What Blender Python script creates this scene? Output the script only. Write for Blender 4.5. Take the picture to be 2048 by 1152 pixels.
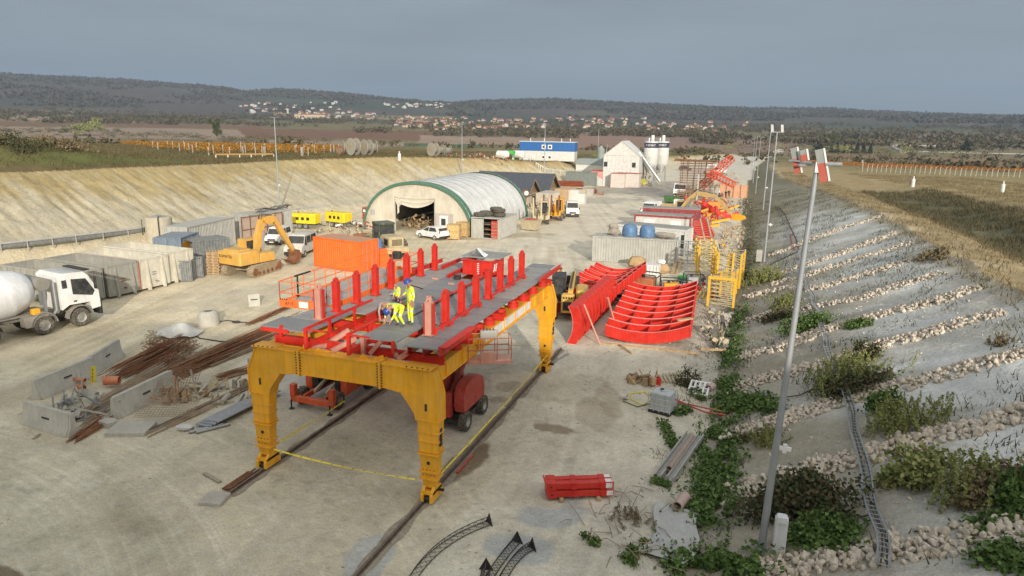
import bpy, math, random
import numpy as np
from mathutils import Vector, Matrix, Quaternion
for o in list(bpy.data.objects): bpy.data.objects.remove(o)
random.seed(7); rng = np.random.default_rng(7)
HAZE = 1.15e-4
S = bpy.context.scene; COL = S.collection; R_ = math.radians
# ------------------------------------------------------------ camera
CF, PITCH, ROLL, AZ, H = 1376.0, R_(13.1), R_(1.0), R_(18.9), 14.0
fw = Vector((-math.sin(AZ)*math.cos(PITCH), math.cos(AZ)*math.cos(PITCH), -math.sin(PITCH)))
r0 = Vector((math.cos(AZ), math.sin(AZ), 0)); u0 = r0.cross(fw)
RV = r0*math.cos(ROLL)+u0*math.sin(ROLL); UV = -r0*math.sin(ROLL)+u0*math.cos(ROLL)
cd = bpy.data.cameras.new('camera'); cam = bpy.data.objects.new('camera', cd); COL.objects.link(cam)
cam.matrix_world = Matrix(((RV.x,UV.x,-fw.x,0),(RV.y,UV.y,-fw.y,0),(RV.z,UV.z,-fw.z,H),(0,0,0,1)))
cd.sensor_width = 36; cd.lens = CF/2048*36; cd.clip_end = 30000; cd.clip_start = .2
S.camera = cam
def G(x, y, z=0.0):                       # ground position (survey of the site)
    d = fw*CF+RV*(x-1024)+UV*(576-y); t = (z-H)/d.z
    return Vector((d.x*t, d.y*t, z))
# ------------------------------------------------------------ world and sun
SUN_AZ, SUN_EL = R_(148), R_(17)
S.view_settings.view_transform = 'Standard'; S.view_settings.look = 'None'
S.view_settings.exposure = 0.40; S.view_settings.gamma = 1
w = bpy.data.worlds.new('World'); S.world = w; w.use_nodes = True
nt = w.node_tree; N = nt.nodes; L = nt.links; N.clear()
def nd(t, **k):
    n = N.new(t)
    for a, b in k.items(): setattr(n, a, b)
    return n
sky = nd('ShaderNodeTexSky', sky_type='NISHITA', sun_disc=False, sun_elevation=SUN_EL, sun_rotation=SUN_AZ)
sky.air_density = 1.5; sky.dust_density = 3
tc = nd('ShaderNodeTexCoord'); sep = nd('ShaderNodeSeparateXYZ'); L.new(tc.outputs['Generated'], sep.inputs[0])
dot = nd('ShaderNodeVectorMath', operation='DOT_PRODUCT'); L.new(tc.outputs['Generated'], dot.inputs[0])
dot.inputs[1].default_value = (math.sin(SUN_AZ)*.8, math.cos(SUN_AZ)*.8, .6)
rp = nd('ShaderNodeValToRGB'); L.new(dot.outputs['Value'], rp.inputs[0])
e = rp.color_ramp.elements
e[0].position = 0.0; e[0].color = (.212,.256,.296,1); e[1].position = 1.0; e[1].color = (1.3,1.22,1.08,1)
x = e.new(.22); x.color = (.30,.35,.395,1); x = e.new(.5); x.color = (.60,.63,.66,1)
mp = nd('ShaderNodeMapping'); mp.inputs['Scale'].default_value = (1.0,1.0,7); L.new(tc.outputs['Generated'], mp.inputs[0])
nz = nd('ShaderNodeTexNoise'); nz.inputs['Scale'].default_value = 1.7; nz.inputs['Detail'].default_value = 7; nz.inputs['Roughness'].default_value = .55
L.new(mp.outputs[0], nz.inputs['Vector'])
mr = nd('ShaderNodeMapRange'); mr.inputs[1].default_value=.3; mr.inputs[2].default_value=.72; mr.inputs[3].default_value=.86; mr.inputs[4].default_value=1.24
L.new(nz.outputs[0], mr.inputs[0])
cm = nd('ShaderNodeVectorMath', operation='SCALE'); L.new(rp.outputs[0], cm.inputs[0]); L.new(mr.outputs[0], cm.inputs['Scale'])
b1 = nd('ShaderNodeBackground'); L.new(sky.outputs[0], b1.inputs[0]); b1.inputs[1].default_value = .05
b2 = nd('ShaderNodeBackground'); L.new(cm.outputs[0], b2.inputs[0]); b2.inputs[1].default_value = 1
mx = nd('ShaderNodeMixShader'); mx.inputs[0].default_value = .9
L.new(b1.outputs[0], mx.inputs[1]); L.new(b2.outputs[0], mx.inputs[2])
out = nd('ShaderNodeOutputWorld'); L.new(mx.outputs[0], out.inputs[0])
sd = bpy.data.lights.new('sun', 'SUN'); sd.energy = 3.9; sd.angle = R_(.8); sd.color = (1,.91,.78)
so = bpy.data.objects.new('sun', sd); COL.objects.link(so)
sv = Vector((math.sin(SUN_AZ)*math.cos(SUN_EL), math.cos(SUN_AZ)*math.cos(SUN_EL), math.sin(SUN_EL)))
so.rotation_euler = sv.to_track_quat('Z', 'Y').to_euler(); so.location = (0,0,60)
# ------------------------------------------------------------ materials
MT = {}
def mat(name, col, rough=.6, metal=0, dirt=.25, dcol=(.42,.37,.28), var=.12, sc=1.5, bump=0, bsc=20, attr=None, island=None, wave=None):
    if name in MT: return MT[name]
    m = bpy.data.materials.new(name); m.use_nodes = True; t = m.node_tree; n = t.nodes; l = t.links
    p = n['Principled BSDF']; p.inputs['Roughness'].default_value = rough; p.inputs['Metallic'].default_value = metal
    p.inputs['Specular IOR Level'].default_value = .35 if rough < .7 else .15
    tc = n.new('ShaderNodeTexCoord')
    def noise(s, d=5, r=.6):
        q = n.new('ShaderNodeTexNoise'); q.inputs['Scale'].default_value = s; q.inputs['Detail'].default_value = d
        q.inputs['Roughness'].default_value = r; l.new(tc.outputs['Object'], q.inputs['Vector']); return q
    def mixc(fac, a, b, typ='MIX'):
        q = n.new('ShaderNodeMix'); q.data_type = 'RGBA'; q.blend_type = typ
        for s, i in ((fac, 0), (a, 6), (b, 7)):
            if isinstance(s, (float, int)): q.inputs[i].default_value = s
            elif isinstance(s, tuple): q.inputs[i].default_value = (*s, 1)
            else: l.new(s, q.inputs[i])
        return q.outputs[2]
    def rng_(src, a, b, c, d):
        q = n.new('ShaderNodeMapRange')
        for i, v in ((1,a),(2,b),(3,c),(4,d)): q.inputs[i].default_value = v
        l.new(src, q.inputs[0]); return q.outputs[0]
    if attr:
        a = n.new('ShaderNodeAttribute'); a.attribute_name = attr; base = a.outputs['Color']
    elif island:
        g = n.new('ShaderNodeNewGeometry'); c = n.new('ShaderNodeValToRGB'); l.new(g.outputs['Random Per Island'], c.inputs[0])
        el = c.color_ramp.elements; el[0].color = (*island[0],1); el[1].color = (*island[-1],1)
        for i in range(1, len(island)-1): el.new(i/(len(island)-1)).color = (*island[i],1)
        base = c.outputs[0]
    else: base = tuple(col)
    n1 = noise(sc); f1 = rng_(n1.outputs[0], .3, .7, 1-var, 1+var)
    sc_ = n.new('ShaderNodeVectorMath'); sc_.operation = 'SCALE'
    if isinstance(base, tuple): sc_.inputs[0].default_value = base
    else: l.new(base, sc_.inputs[0])
    l.new(f1, sc_.inputs['Scale']); c = sc_.outputs[0]
    if dirt > 0:
        n2 = noise(sc*2.3, 8, .7); f = rng_(n2.outputs[0], .42, .72, 0, dirt*1.6)
        c = mixc(f, c, dcol)
        g2 = n.new('ShaderNodeNewGeometry'); s2 = n.new('ShaderNodeSeparateXYZ'); l.new(g2.outputs['Normal'], s2.inputs[0])
        f2 = rng_(s2.outputs[2], .6, 1, 0, dirt*.7); c = mixc(f2, c, dcol)
    mpp = n.new('ShaderNodeMapping'); mpp.inputs['Scale'].default_value = (5,5,.55); l.new(tc.outputs['Object'], mpp.inputs[0])
    if not attr and not island:
        q3 = n.new('ShaderNodeTexNoise'); q3.inputs['Scale'].default_value = 1.3; q3.inputs['Detail'].default_value = 6; l.new(mpp.outputs[0], q3.inputs['Vector'])
        v3 = n.new('ShaderNodeVectorMath'); v3.operation = 'SCALE'; l.new(c, v3.inputs[0]); l.new(rng_(q3.outputs[0], .33, .62, .90, 1.03), v3.inputs['Scale']); c = v3.outputs[0]
    l.new(c, p.inputs['Base Color'])
    if bump:
        n3 = noise(bsc, 4); b = n.new('ShaderNodeBump'); b.inputs['Strength'].default_value = bump; b.inputs['Distance'].default_value = .05
        l.new(n3.outputs[0], b.inputs['Height']); l.new(b.outputs[0], p.inputs['Normal'])
    m['x'] = 1; MT[name] = m; return m
# ------------------------------------------------------------ mesh builder
def rotm(rx=0, ry=0, rz=0): return Matrix.Rotation(R_(rz),4,'Z') @ Matrix.Rotation(R_(ry),4,'Y') @ Matrix.Rotation(R_(rx),4,'X')
class MB:
    def __init__(s, m=None): s.v=[]; s.f=[]; s.mi=[]; s.ms=[]; s.T=Matrix.Identity(4); s.cur=0; s.use(m) if m else None
    def use(s, m):
        if m not in s.ms: s.ms.append(m)
        s.cur = s.ms.index(m); return s
    def at(s, loc=(0,0,0), rx=0, ry=0, rz=0): s.T = Matrix.Translation(Vector(loc)) @ rotm(rx,ry,rz); return s
    def add(s, vs, fs):
        b = len(s.v); T = s.T
        s.v += [tuple(T @ Vector(v)) for v in vs]; s.f += [tuple(i+b for i in f) for f in fs]; s.mi += [s.cur]*len(fs); return s
    def box(s, x0,y0,z0,x1,y1,z1):
        return s.add([(x0,y0,z0),(x1,y0,z0),(x1,y1,z0),(x0,y1,z0),(x0,y0,z1),(x1,y0,z1),(x1,y1,z1),(x0,y1,z1)],
                     [(0,3,2,1),(4,5,6,7),(0,1,5,4),(1,2,6,5),(2,3,7,6),(3,0,4,7)])
    def cb(s, c, d): return s.box(c[0]-d[0]/2,c[1]-d[1]/2,c[2]-d[2]/2,c[0]+d[0]/2,c[1]+d[1]/2,c[2]+d[2]/2)
    def hexa(s, lo, hi):  # two quads, each counter-clockwise seen from above
        return s.add(list(lo)+list(hi), [(0,3,2,1),(4,5,6,7),(0,1,5,4),(1,2,6,5),(2,3,7,6),(3,0,4,7)])
    def rbox(s, x0,y0,z0,x1,y1,z1,r=.05):  # chamfered vertical and top edges
        a = [(x0+r,y0),(x1-r,y0),(x1,y0+r),(x1,y1-r),(x1-r,y1),(x0+r,y1),(x0,y1-r),(x0,y0+r)]
        b = [(x0+2*r,y0+r),(x1-2*r,y0+r),(x1-r,y0+2*r),(x1-r,y1-2*r),(x1-2*r,y1-r),(x0+2*r,y1-r),(x0+r,y1-2*r),(x0+r,y0+2*r)]
        vs = [(*p,z0) for p in a]+[(*p,z1-r) for p in a]+[(*p,z1) for p in b]
        fs = [tuple(range(7,-1,-1)), tuple(range(16,24))]
        for k in (0,8):
            for i in range(8): j=(i+1)%8; fs.append((k+i,k+j,k+8+j,k+8+i))
        return s.add(vs, fs)
    def beam(s, p, q, w, h=None, up=(0,0,1)):
        p=Vector(p); q=Vector(q); h=h or w; d=(q-p).normalized(); u=Vector(up)
        if abs(d.dot(u))>.98: u=Vector((0,1,0))
        a=d.cross(u).normalized()*w/2; b=a.cross(d).normalized()*h/2
        vs=[p-a-b,p+a-b,p+a+b,p-a+b,q-a-b,q+a-b,q+a+b,q-a+b]
        return s.add(vs,[(0,1,2,3),(7,6,5,4),(4,5,1,0),(5,6,2,1),(6,7,3,2),(7,4,0,3)])
    def ibeam(s, p, q, w, h, t=.03):
        p=Vector(p); q=Vector(q); d=(q-p).normalized(); a=d.cross(Vector((0,0,1))).normalized(); b=a.cross(d)
        s.beam(p+b*(h-t)/2,q+b*(h-t)/2,w,t); s.beam(p-b*(h-t)/2,q-b*(h-t)/2,w,t); return s.beam(p,q,t,h-2*t)
    def cyl(s, p, q, r, r2=None, n=12, caps=True):
        p=Vector(p); q=Vector(q); r2=r if r2 is None else r2; d=(q-p).normalized(); u=Vector((0,0,1)) if abs(d.z)<.95 else Vector((1,0,0))
        a=d.cross(u).normalized(); b=d.cross(a); vs=[]
        for c,rr in ((p,r),(q,r2)):
            for i in range(n): t=2*math.pi*i/n; vs.append(c+a*math.cos(t)*rr+b*math.sin(t)*rr)
        fs=[(i,(i+1)%n,n+(i+1)%n,n+i) for i in range(n)]
        if caps: fs+=[tuple(range(n-1,-1,-1)),tuple(range(n,2*n))]
        return s.add(vs,fs)
    def ring(s, p, q, ro, ri, n=20):  # hollow cylinder
        p=Vector(p); q=Vector(q); d=(q-p).normalized(); u=Vector((0,0,1)) if abs(d.z)<.95 else Vector((1,0,0))
        a=d.cross(u).normalized(); b=d.cross(a); vs=[]
        for c,rr in ((p,ro),(q,ro),(q,ri),(p,ri)):
            for i in range(n): t=2*math.pi*i/n; vs.append(c+a*math.cos(t)*rr+b*math.sin(t)*rr)
        fs=[]
        for k in range(4):
            for i in range(n): j=(i+1)%n; kk=(k+1)%4; fs.append((k*n+i,k*n+j,kk*n+j,kk*n+i))
        return s.add(vs,fs)
    def tube(s, pts, r, n=5):
        pts=[Vector(p) for p in pts]; vs=[]; fs=[]; m=len(pts)
        rr = r if isinstance(r,(list,tuple)) else [r]*m
        for k,p in enumerate(pts):
            d=(pts[min(k+1,m-1)]-pts[max(k-1,0)]).normalized(); u=Vector((0,0,1)) if abs(d.z)<.93 else Vector((1,0,0))
            a=d.cross(u).normalized(); b=d.cross(a)
            for i in range(n): t=2*math.pi*i/n; vs.append(p+a*math.cos(t)*rr[k]+b*math.sin(t)*rr[k])
        for k in range(m-1):
            for i in range(n): j=(i+1)%n; fs.append((k*n+i,k*n+j,(k+1)*n+j,(k+1)*n+i))
        fs+=[tuple(range(n-1,-1,-1)),tuple(range((m-1)*n,m*n))]
        return s.add(vs,fs)
    def prism(s, pts, axis, a, b):   # 2D outline extruded; axis 'x': pts=(y,z), 'y': (x,z), 'z': (x,y)
        n=len(pts); F={'x':lambda p,c:(c,p[0],p[1]),'y':lambda p,c:(p[0],c,p[1]),'z':lambda p,c:(p[0],p[1],c)}[axis]
        vs=[F(p,a) for p in pts]+[F(p,b) for p in pts]
        return s.add(vs,[tuple(range(n)),tuple(range(2*n-1,n-1,-1))]+[(i,n+i,n+(i+1)%n,(i+1)%n) for i in range(n)])
    def lathe(s, prof, n=20, c=(0,0,0)):
        vs=[];fs=[];m=len(prof)
        for r,z in prof:
            for i in range(n): t=2*math.pi*i/n; vs.append((c[0]+r*math.cos(t),c[1]+r*math.sin(t),c[2]+z))
        for k in range(m-1):
            for i in range(n): j=(i+1)%n; fs.append((k*n+i,k*n+j,(k+1)*n+j,(k+1)*n+i))
        return s.add(vs,fs)
    def sheet(s, fn, nu, nv):  # fn(u,v)->point
        vs=[fn(i/nu,j/nv) for j in range(nv+1) for i in range(nu+1)]
        return s.add(vs,[(j*(nu+1)+i,j*(nu+1)+i+1,(j+1)*(nu+1)+i+1,(j+1)*(nu+1)+i) for j in range(nv) for i in range(nu)])
    def blob(s, c, r, n=8, m=5, jit=.15):
        vs=[(c[0],c[1],c[2]-r[2])];fs=[]
        for k in range(1,m):
            ph=math.pi*k/m
            for i in range(n):
                t=2*math.pi*i/n; q=1+random.uniform(-jit,jit)
                vs.append((c[0]+r[0]*math.sin(ph)*math.cos(t)*q,c[1]+r[1]*math.sin(ph)*math.sin(t)*q,c[2]-r[2]*math.cos(ph)*q))
        vs.append((c[0],c[1],c[2]+r[2])); e=len(vs)-1
        for i in range(n): j=(i+1)%n; fs.append((0,1+j,1+i)); fs.append((e,e-n+i,e-n+j))
        for k in range(m-2):
            for i in range(n): j=(i+1)%n; b=1+k*n; fs.append((b+i,b+j,b+n+j,b+n+i))
        return s.add(vs,fs)
    def obj(s, name, parent=None, loc=None, rz=0, angle=35, smooth=True, **props):
        me=bpy.data.meshes.new(name); me.from_pydata(s.v,[],s.f)
        for m in s.ms: me.materials.append(m)
        if len(s.ms)>1: me.polygons.foreach_set('material_index', s.mi)
        if smooth:
            me.polygons.foreach_set('use_smooth',[True]*len(s.f)); me.set_sharp_from_angle(angle=R_(angle))
        me.update(); o=bpy.data.objects.new(name,me); COL.objects.link(o)
        if parent: o.parent=parent
        if loc is not None: o.location=loc; o.rotation_euler=(0,0,R_(rz))
        for k,v in props.items(): o[k]=v
        return o
def thing(name, label, cat, loc=(0,0,0), rz=0, group=None):
    o=bpy.data.objects.new(name,None); COL.objects.link(o); o.location=loc; o.rotation_euler=(0,0,R_(rz)); o.empty_display_size=.2
    o['label']=label; o['category']=cat
    if group: o['group']=group
    return o
def single(mb, name, label, cat, loc=(0,0,0), rz=0, group=None, **k):
    o=mb.obj(name, None, loc, rz, **k); o['label']=label; o['category']=cat
    if group: o['group']=group
    return o
KIDS={}
def dup(root, loc, rz=0, label=None, group=None, scale=None):
    def cp(o,par):
        c=o.copy(); COL.objects.link(c)
        if par: c.parent=par
        for k in [q for q in ALLCH(o)]: cp(k,c)
        return c
    r=cp(root,None); r.location=loc; r.rotation_euler=(0,0,R_(rz))
    if label: r['label']=label
    if group: r['group']=group
    if scale: r.scale=(scale,)*3
    return r
def ALLCH(o): return list(o.children)
def npmesh(name, V, F, m, **props):   # F: (n,k) array
    me=bpy.data.meshes.new(name); k=F.shape[1]; me.vertices.add(len(V)); me.vertices.foreach_set('co',V.astype(np.float32).ravel())
    me.loops.add(F.size); me.loops.foreach_set('vertex_index',F.astype(np.int32).ravel())
    me.polygons.add(len(F)); me.polygons.foreach_set('loop_start',np.arange(0,F.size,k,dtype=np.int32))
    me.polygons.foreach_set('loop_total',np.full(len(F),k,dtype=np.int32)); me.materials.append(m); me.update(calc_edges=True)
    o=bpy.data.objects.new(name,me); COL.objects.link(o)
    for a,b in props.items(): o[a]=b
    return o
# ------------------------------------------------------------ numpy noise
_P=rng.random((256,256)).astype(np.float64)
def vn(x,y):
    xi=np.floor(x).astype(np.int64); yi=np.floor(y).astype(np.int64); fx=x-xi; fy=y-yi; fx=fx*fx*(3-2*fx); fy=fy*fy*(3-2*fy)
    a=_P[xi&255,yi&255]; b=_P[(xi+1)&255,yi&255]; c=_P[xi&255,(yi+1)&255]; d=_P[(xi+1)&255,(yi+1)&255]
    return (a*(1-fx)+b*fx)*(1-fy)+(c*(1-fx)+d*fx)*fy
def fbm(x,y,o=4):
    s=0;a=.5;t=0
    for i in range(o): s=s+a*vn(x*2**i+i*17.3,y*2**i+i*9.1); t+=a; a*=.5
    return s/t
def ss(a,b,x): t=np.clip((x-a)/(b-a),0,1); return t*t*(3-2*t)
# ------------------------------------------------------------ terrain
I=np.interp
YT=[-50,110,140,170,220,300,450,900]
def XL(y): return I(y,YT,[-64,-64,-56,-46,-40,-34,-14,20])           # toe of left cutting
def WL(y): return I(y,YT,[20,20,16,9,9,8,4,4])
def ZP(y): return I(y,[30,43,110,140,170],[2.9,2.6,.4,.5,.3])          # pipe ledge
def ZE(y): return I(y,[40,60,100,135,160,180,220,300,450,900],[8.3,7.8,7.3,7.5,6.8,5.2,4.9,3.2,.4,-6])
RP=[4,300,450,600,720,1000,1500,2000,2800,3600]; RZ=[3,1.5,-3,-6,-8,-4,9,24,66,104]
AZT=np.degrees(np.arctan2(np.array([0,250,450,490,560,700,830,900,950,1100,1250,1500,1650,1800,2048])-1024,1412))-18.9
TOPS=np.array([88,81,67,60,66,60,46,43,49,54,48,44,45,40,38.])
def height(x,y):
    x=np.asarray(x,float); y=np.asarray(y,float); r=np.hypot(x,y); az=np.degrees(np.arctan2(x,y))
    far=I(r,RP,RZ)
    top=14+I(az,AZT,TOPS/np.hypot(1412,np.array([0,250,450,490,560,700,830,900,950,1100,1250,1500,1650,1800,2048])-1024))*5000-14; rid=ss(2400,5000,r)*(1-.5*ss(5000,8500,r))
    far=far*(1-rid)+(top)*rid
    far=far+ (fbm(x/900,y/900)-.5)*60*ss(2200,3400,r)*(1-ss(4200,4900,r))+(fbm(x/60,y/60,3)-.5)*14*ss(3000,4500,r)
    # near site
    n1=fbm(x/3.1,y/3.1,4)-.5; n2=fbm(x/11,y/11,3)-.5
    floor=np.where(y>300,(y-300)*-.003,0)+n1*.05+n2*.08*(1-ss(-26,-20,x)*(1-ss(-8,-3,x)))
    xl=XL(y); W=WL(y); zp=ZP(y); ze=ZE(y)
    t=np.clip((xl-x)/W,0,1); ledge=ss(-2.5,0.2,xl-x)*zp
    rill=(np.abs(fbm((y+.33*x)/1.1,x/9,4)-.5))*-.8+(fbm((y+.33*x)/.6,x/5,3)-.5)*.4
    left=ledge+(ze-zp)*t**.92+np.where(t>0,rill*np.sin(np.pi*np.clip(t,0,1))**.5,0)+ (n1*.5)*ss(-3,-1,xl-x)*(t<=0)
    pl=ze+(fbm(x/25,y/25)-.5)*1.6*ss(0,12,xl-W-x)+n1*.3
    mound=5.6*np.exp(-((x+106)/15)**2-((y-74)/17)**2)*ss(3,10,xl-W-x)
    pl=pl+mound*.62
    bl=ss(120,420,-x-64+(y-100)*.1*(y>100))*ss(150,420,r)
    pl=pl*(1-bl)+I(r,RP,RZ)*bl
    left=np.where(xl-x>W,pl,left)
    # right slope
    XR=I(y,[-50,100,200,300,450,900],[-.6,-.6,-1,1,9,30]); cw=I(y,[0,90,130,200,300,450],[15.5,15.5,14,8,5,4]); ch=I(y,[0,20,60,100,150,200,260,400],[6.4,6.0,5.3,4.7,3.6,2.6,1.6,.6])
    u=(x-XR)/cw; sl=ch*(np.sqrt((np.clip(u,0,1)+.02)**2+.004)-.066) + (fbm(x/2.3,y/2.3,4)-.5)*.28*ss(0,.15,u)-.3*np.exp(-((x-XR+.6)/1.1)**2)*(1-ss(80,130,y))
    dip=np.exp(-((x-XR-cw-13)/6.5)**2)*I(y,[0,30,60,110,140,170],[4.4,4.4,3.8,2.6,1.2,0])
    cr=ch-dip+ (fbm(x/4,y/4)-.5)*.7+I(y,[0,120,170,260],[.3,.3,.6,0])*ss(8,25,x-XR-cw)
    bl=ss(180,450,r)*ss(cw,cw+30,x-XR); cr=cr*(1-bl)+I(r,RP,RZ)*bl
    right=np.where(u>1,cr,sl)
    z=np.where(x<xl+2.6,left,np.where(x>XR-2.5,right,0))+np.where((x>=xl+2.6),floor,0)
    endb=ss(430,560,y)*ss(-1,1,x-xl)
    z=z*(1-endb)+I(r,RP,RZ)*endb
    f=ss(480,620,r); z=z*(1-f)+far*f
    # hill behind the drone (tunnel portal side)
    cz=I(x,[-60,-30,-15,0,20,60,90],[6,14.5,18.0,19.2,20.8,23,23])+(fbm(x/5,y/5+3,3)-.5)*2.5
    b=ss(-7,-17,y)*(1-ss(-70,-110,y)); z=z*(1-b)+np.maximum(z,cz)*b
    return z
# ------------------------------------------------------------ ground and hills
def AZP(px): return math.degrees(math.atan2(px-1024,1412))-18.9
def mixa(a,b,t): return a*(1-t[:,None])+np.array(b)[None,:]*t[:,None]
STAINS=[(925,930,.75,2.2,-10,(.17,.125,.075),.9),(1110,858,1.1,.5,0,(.2,.16,.11),.8),(1020,770,.8,1.0,0,(.26,.22,.16),.6),(1000,800,.6,.5,0,(.26,.22,.16),.6),(1190,830,1.0,2.4,20,(.30,.25,.19),.55),(1215,790,.8,3.0,20,(.31,.26,.19),.6),
 (1100,1030,1.4,.9,30,(.30,.32,.33),.7),(1040,1090,1.5,1.0,0,(.29,.31,.32),.7),(1130,990,1.0,.7,0,(.31,.33,.34),.6),(740,1110,.8,1.6,20,(.32,.34,.35),.65),(10,1152,1.0,.35,-20,(.16,.12,.08),.9),(40,655,2.2,1.3,0,(.24,.19,.12),.8),
 (1370,500,6,1.6,0,(.3,.26,.2),.5),(1240,380,9,14,-20,(.27,.25,.22),.75),(1330,380,8,26,0,(.25,.23,.21),.7),(1200,400,6,9,-30,(.30,.28,.24),.5),(950,475,4,1.6,40,(.33,.27,.18),.6),(800,478,3,1.2,20,(.33,.28,.2),.5),(1040,470,5,2.5,30,(.34,.28,.19),.6),
 (1400,640,2.2,9,0,(.33,.30,.25),.6),(1420,720,1.4,6,0,(.33,.31,.27),.5),(1300,1030,2.2,3.5,0,(.36,.34,.29),.5),(700,760,4,5,0,(.40,.40,.37),.6),(300,790,4,3,-30,(.33,.30,.24),.4),(520,590,3,6,-20,(.47,.42,.33),.5),(150,760,2,5,-15,(.33,.28,.19),.5)]
FIELDS=[(-400,620,640,905,(.17,.135,.07)),(-400,500,905,1280,(.26,.195,.15)),(430,640,820,930,(.15,.11,.06)),(500,840,680,900,(.27,.20,.15)),(480,880,960,1340,(.165,.095,.06)),(-400,520,1330,1500,(.17,.10,.065)),(-400,330,1600,1850,(.28,.22,.16)),
 (-400,140,1980,2250,(.26,.21,.16)),(800,960,600,860,(.09,.13,.065)),(960,1110,620,720,(.10,.13,.06)),(830,1140,860,1150,(.27,.20,.15)),(1100,1330,560,1450,(.24,.155,.115)),(1330,1560,470,700,(.17,.14,.07)),(1330,1600,760,1300,(.21,.145,.11)),(1600,2300,640,780,(.20,.14,.08)),
 (1600,2300,780,1150,(.17,.14,.08)),(540,900,2150,2500,(.22,.18,.11)),(1480,1650,2100,2500,(.23,.19,.13)),(1650,2300,1500,1800,(.20,.15,.11))]
def ground_color(x,y,z):
    n=len(x); r=np.hypot(x,y); az=np.degrees(np.arctan2(x,y))
    nA=fbm(x/7,y/7,4); nB=fbm(x/1.2,y/1.2,3); nC=fbm(x/40,y/40,4)
    c=np.tile(np.array([.51,.455,.35]),(n,1))
    # dusty travelled road versus grey trampled ground
    c=mixa(c,(.51,.475,.38),ss(-31,-22,x+(nA-.5)*10)*(1-ss(50,80,y)))
    c=mixa(c,(.58,.50,.345),(1-ss(-36,-27,x+(nA-.5)*6))*.9)
    c=mixa(c,(.55,.50,.395),ss(55,75,y)*(x>-30)*.9)
    tr=fbm((x+y*.33)/.55,y/22,3)   # tyre tracks along the site road
    c=mixa(c,(.33,.29,.22),np.clip((tr-.55)*4,0,1)*.45*ss(40,70,y))
    tr=fbm((x+.27*y)/.45,y/16,3); c=mixa(c,(.36,.31,.21),np.clip((tr-.54)*5,0,1)*.5*(x<-19)*(y<80)*ss(20,28,y)); c=mixa(c,(.63,.57,.44),np.clip((.40-tr)*6,0,1)*.5*(x<-19)*(y<80)*ss(20,28,y))
    rr=np.hypot(x+30,y+3); arc=fbm(rr/.16,np.arctan2(y+3,x+30)*3,3); m=ss(28,24,y)*(x<-9)*1.0
    c=mixa(c,(.47,.43,.31),m*.85); c=mixa(c,(.60,.56,.45),m*np.clip((arc-.58)*8,0,1)*.55)
    tr2=fbm((x+y*.1)/.6,y/9,3); c=mixa(c,(.36,.33,.27),np.clip((tr2-.55)*4,0,1)*.35*(y<60))
    c=mixa(c,(.34,.31,.24),np.clip((nA*.6+nB*.4-.52)*6,0,1)*.35*(y<50))
    nD=fbm(x/.45,y/.45,3); c=mixa(c,(.27,.25,.20),np.clip((nD-.62)*7,0,1)*np.clip((nA-.42)*5,0,1)*.45*(y<70)); c=mixa(c,(.56,.54,.47),np.clip((.34-nD)*7,0,1)*.35*(y<70))
    for off in (-.9,.9):
        for x0_,k_ in ((-14.6,.0),(-7.6,.35)): d_=np.abs(x-x0_-off-.9*np.sin(y/17+k_*9)); c=mixa(c,(.35,.32,.26),np.exp(-(d_/.22)**2)*.35*np.clip((fbm(x/3,y/1.1,2)-.3)*3,0,1)*(y<75))
    ed=np.abs((y-17.2)+.62*(x+21)-1.5*(nA-.5)*4); c=mixa(c,(.27,.235,.165),np.exp(-(ed/1.0)**2)*.6*(x<-15)*(x>-34)*np.clip((nB-.25)*2.5,0,1))
    for px,py,a,b,rot,col,k in STAINS:
        p=G(px,py); dx=x-p.x; dy=y-p.y; q=R_(rot); u=dx*math.cos(q)+dy*math.sin(q); v=-dx*math.sin(q)+dy*math.cos(q)
        d=(u/a)**2+(v/b)**2+(nB-.5)*1.6+(nA-.5)*1.2; c=mixa(c,col,(1-ss(.75,1.15,d))*k)
    # left cutting
    xl=XL(y); W=WL(y); t=(xl-x)/W
    lc=np.tile(np.array([.45,.40,.29]),(n,1)); st=fbm((y+.33*x)/.8,x/8,5); s2=fbm((y+.33*x)/.36,x/4.5+7,4)
    lc=mixa(lc,(.36,.275,.12),np.clip(ss(.35,.8,t+(nA-.5)*.5+(st-.5)*.9),0,1)*.85)
    lc=mixa(lc,(.22,.175,.10),np.clip((st-.52)*4,0,1)*.24); lc=mixa(lc,(.17,.13,.07),np.clip((s2-.62)*7,0,1)*.45); lc=mixa(lc,(.52,.47,.36),np.clip((.36-s2)*7,0,1)*.5)
    lc=mixa(lc,(.30,.20,.10),ss(.72,1,t)*ss(110,170,y)*.6)
    pc=np.tile(np.array([.095,.10,.035]),(n,1)); g=fbm(x/4,y/9,4); d2=xl-x-W
    pc=mixa(pc,(.17,.125,.06),np.clip((g-.45)*4,0,1)*.8); pc=mixa(pc,(.15,.11,.055),(1-ss(2,7,d2+(nA-.5)*4))*.9)
    pc=mixa(pc,(.11,.125,.04),ss(5,8,d2)*(1-ss(14,18,d2))*.7); pc=mixa(pc,(.15,.12,.06),ss(120,260,r)*.8)
    lc=np.where((t>1)[:,None],pc,lc); c=np.where((x<xl-.2)[:,None],lc,c); 
    k=ss(2.6,-.5,x-xl); c=mixa(c,(.36,.30,.19),k*(1-(t>0))*np.clip((nB-.3)*2,0,1))
    # right slope
    XR=I(y,[-50,100,200,300,450,900],[-.6,-.6,-1,1,9,30]); cw=I(y,[0,90,130,200,300,450],[15.5,15.5,14,8,5,4])
    u=(x-XR)/cw; sc=np.tile(np.array([.50,.50,.475]),(n,1)); st=fbm(y/1.6,x/7,4)
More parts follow.
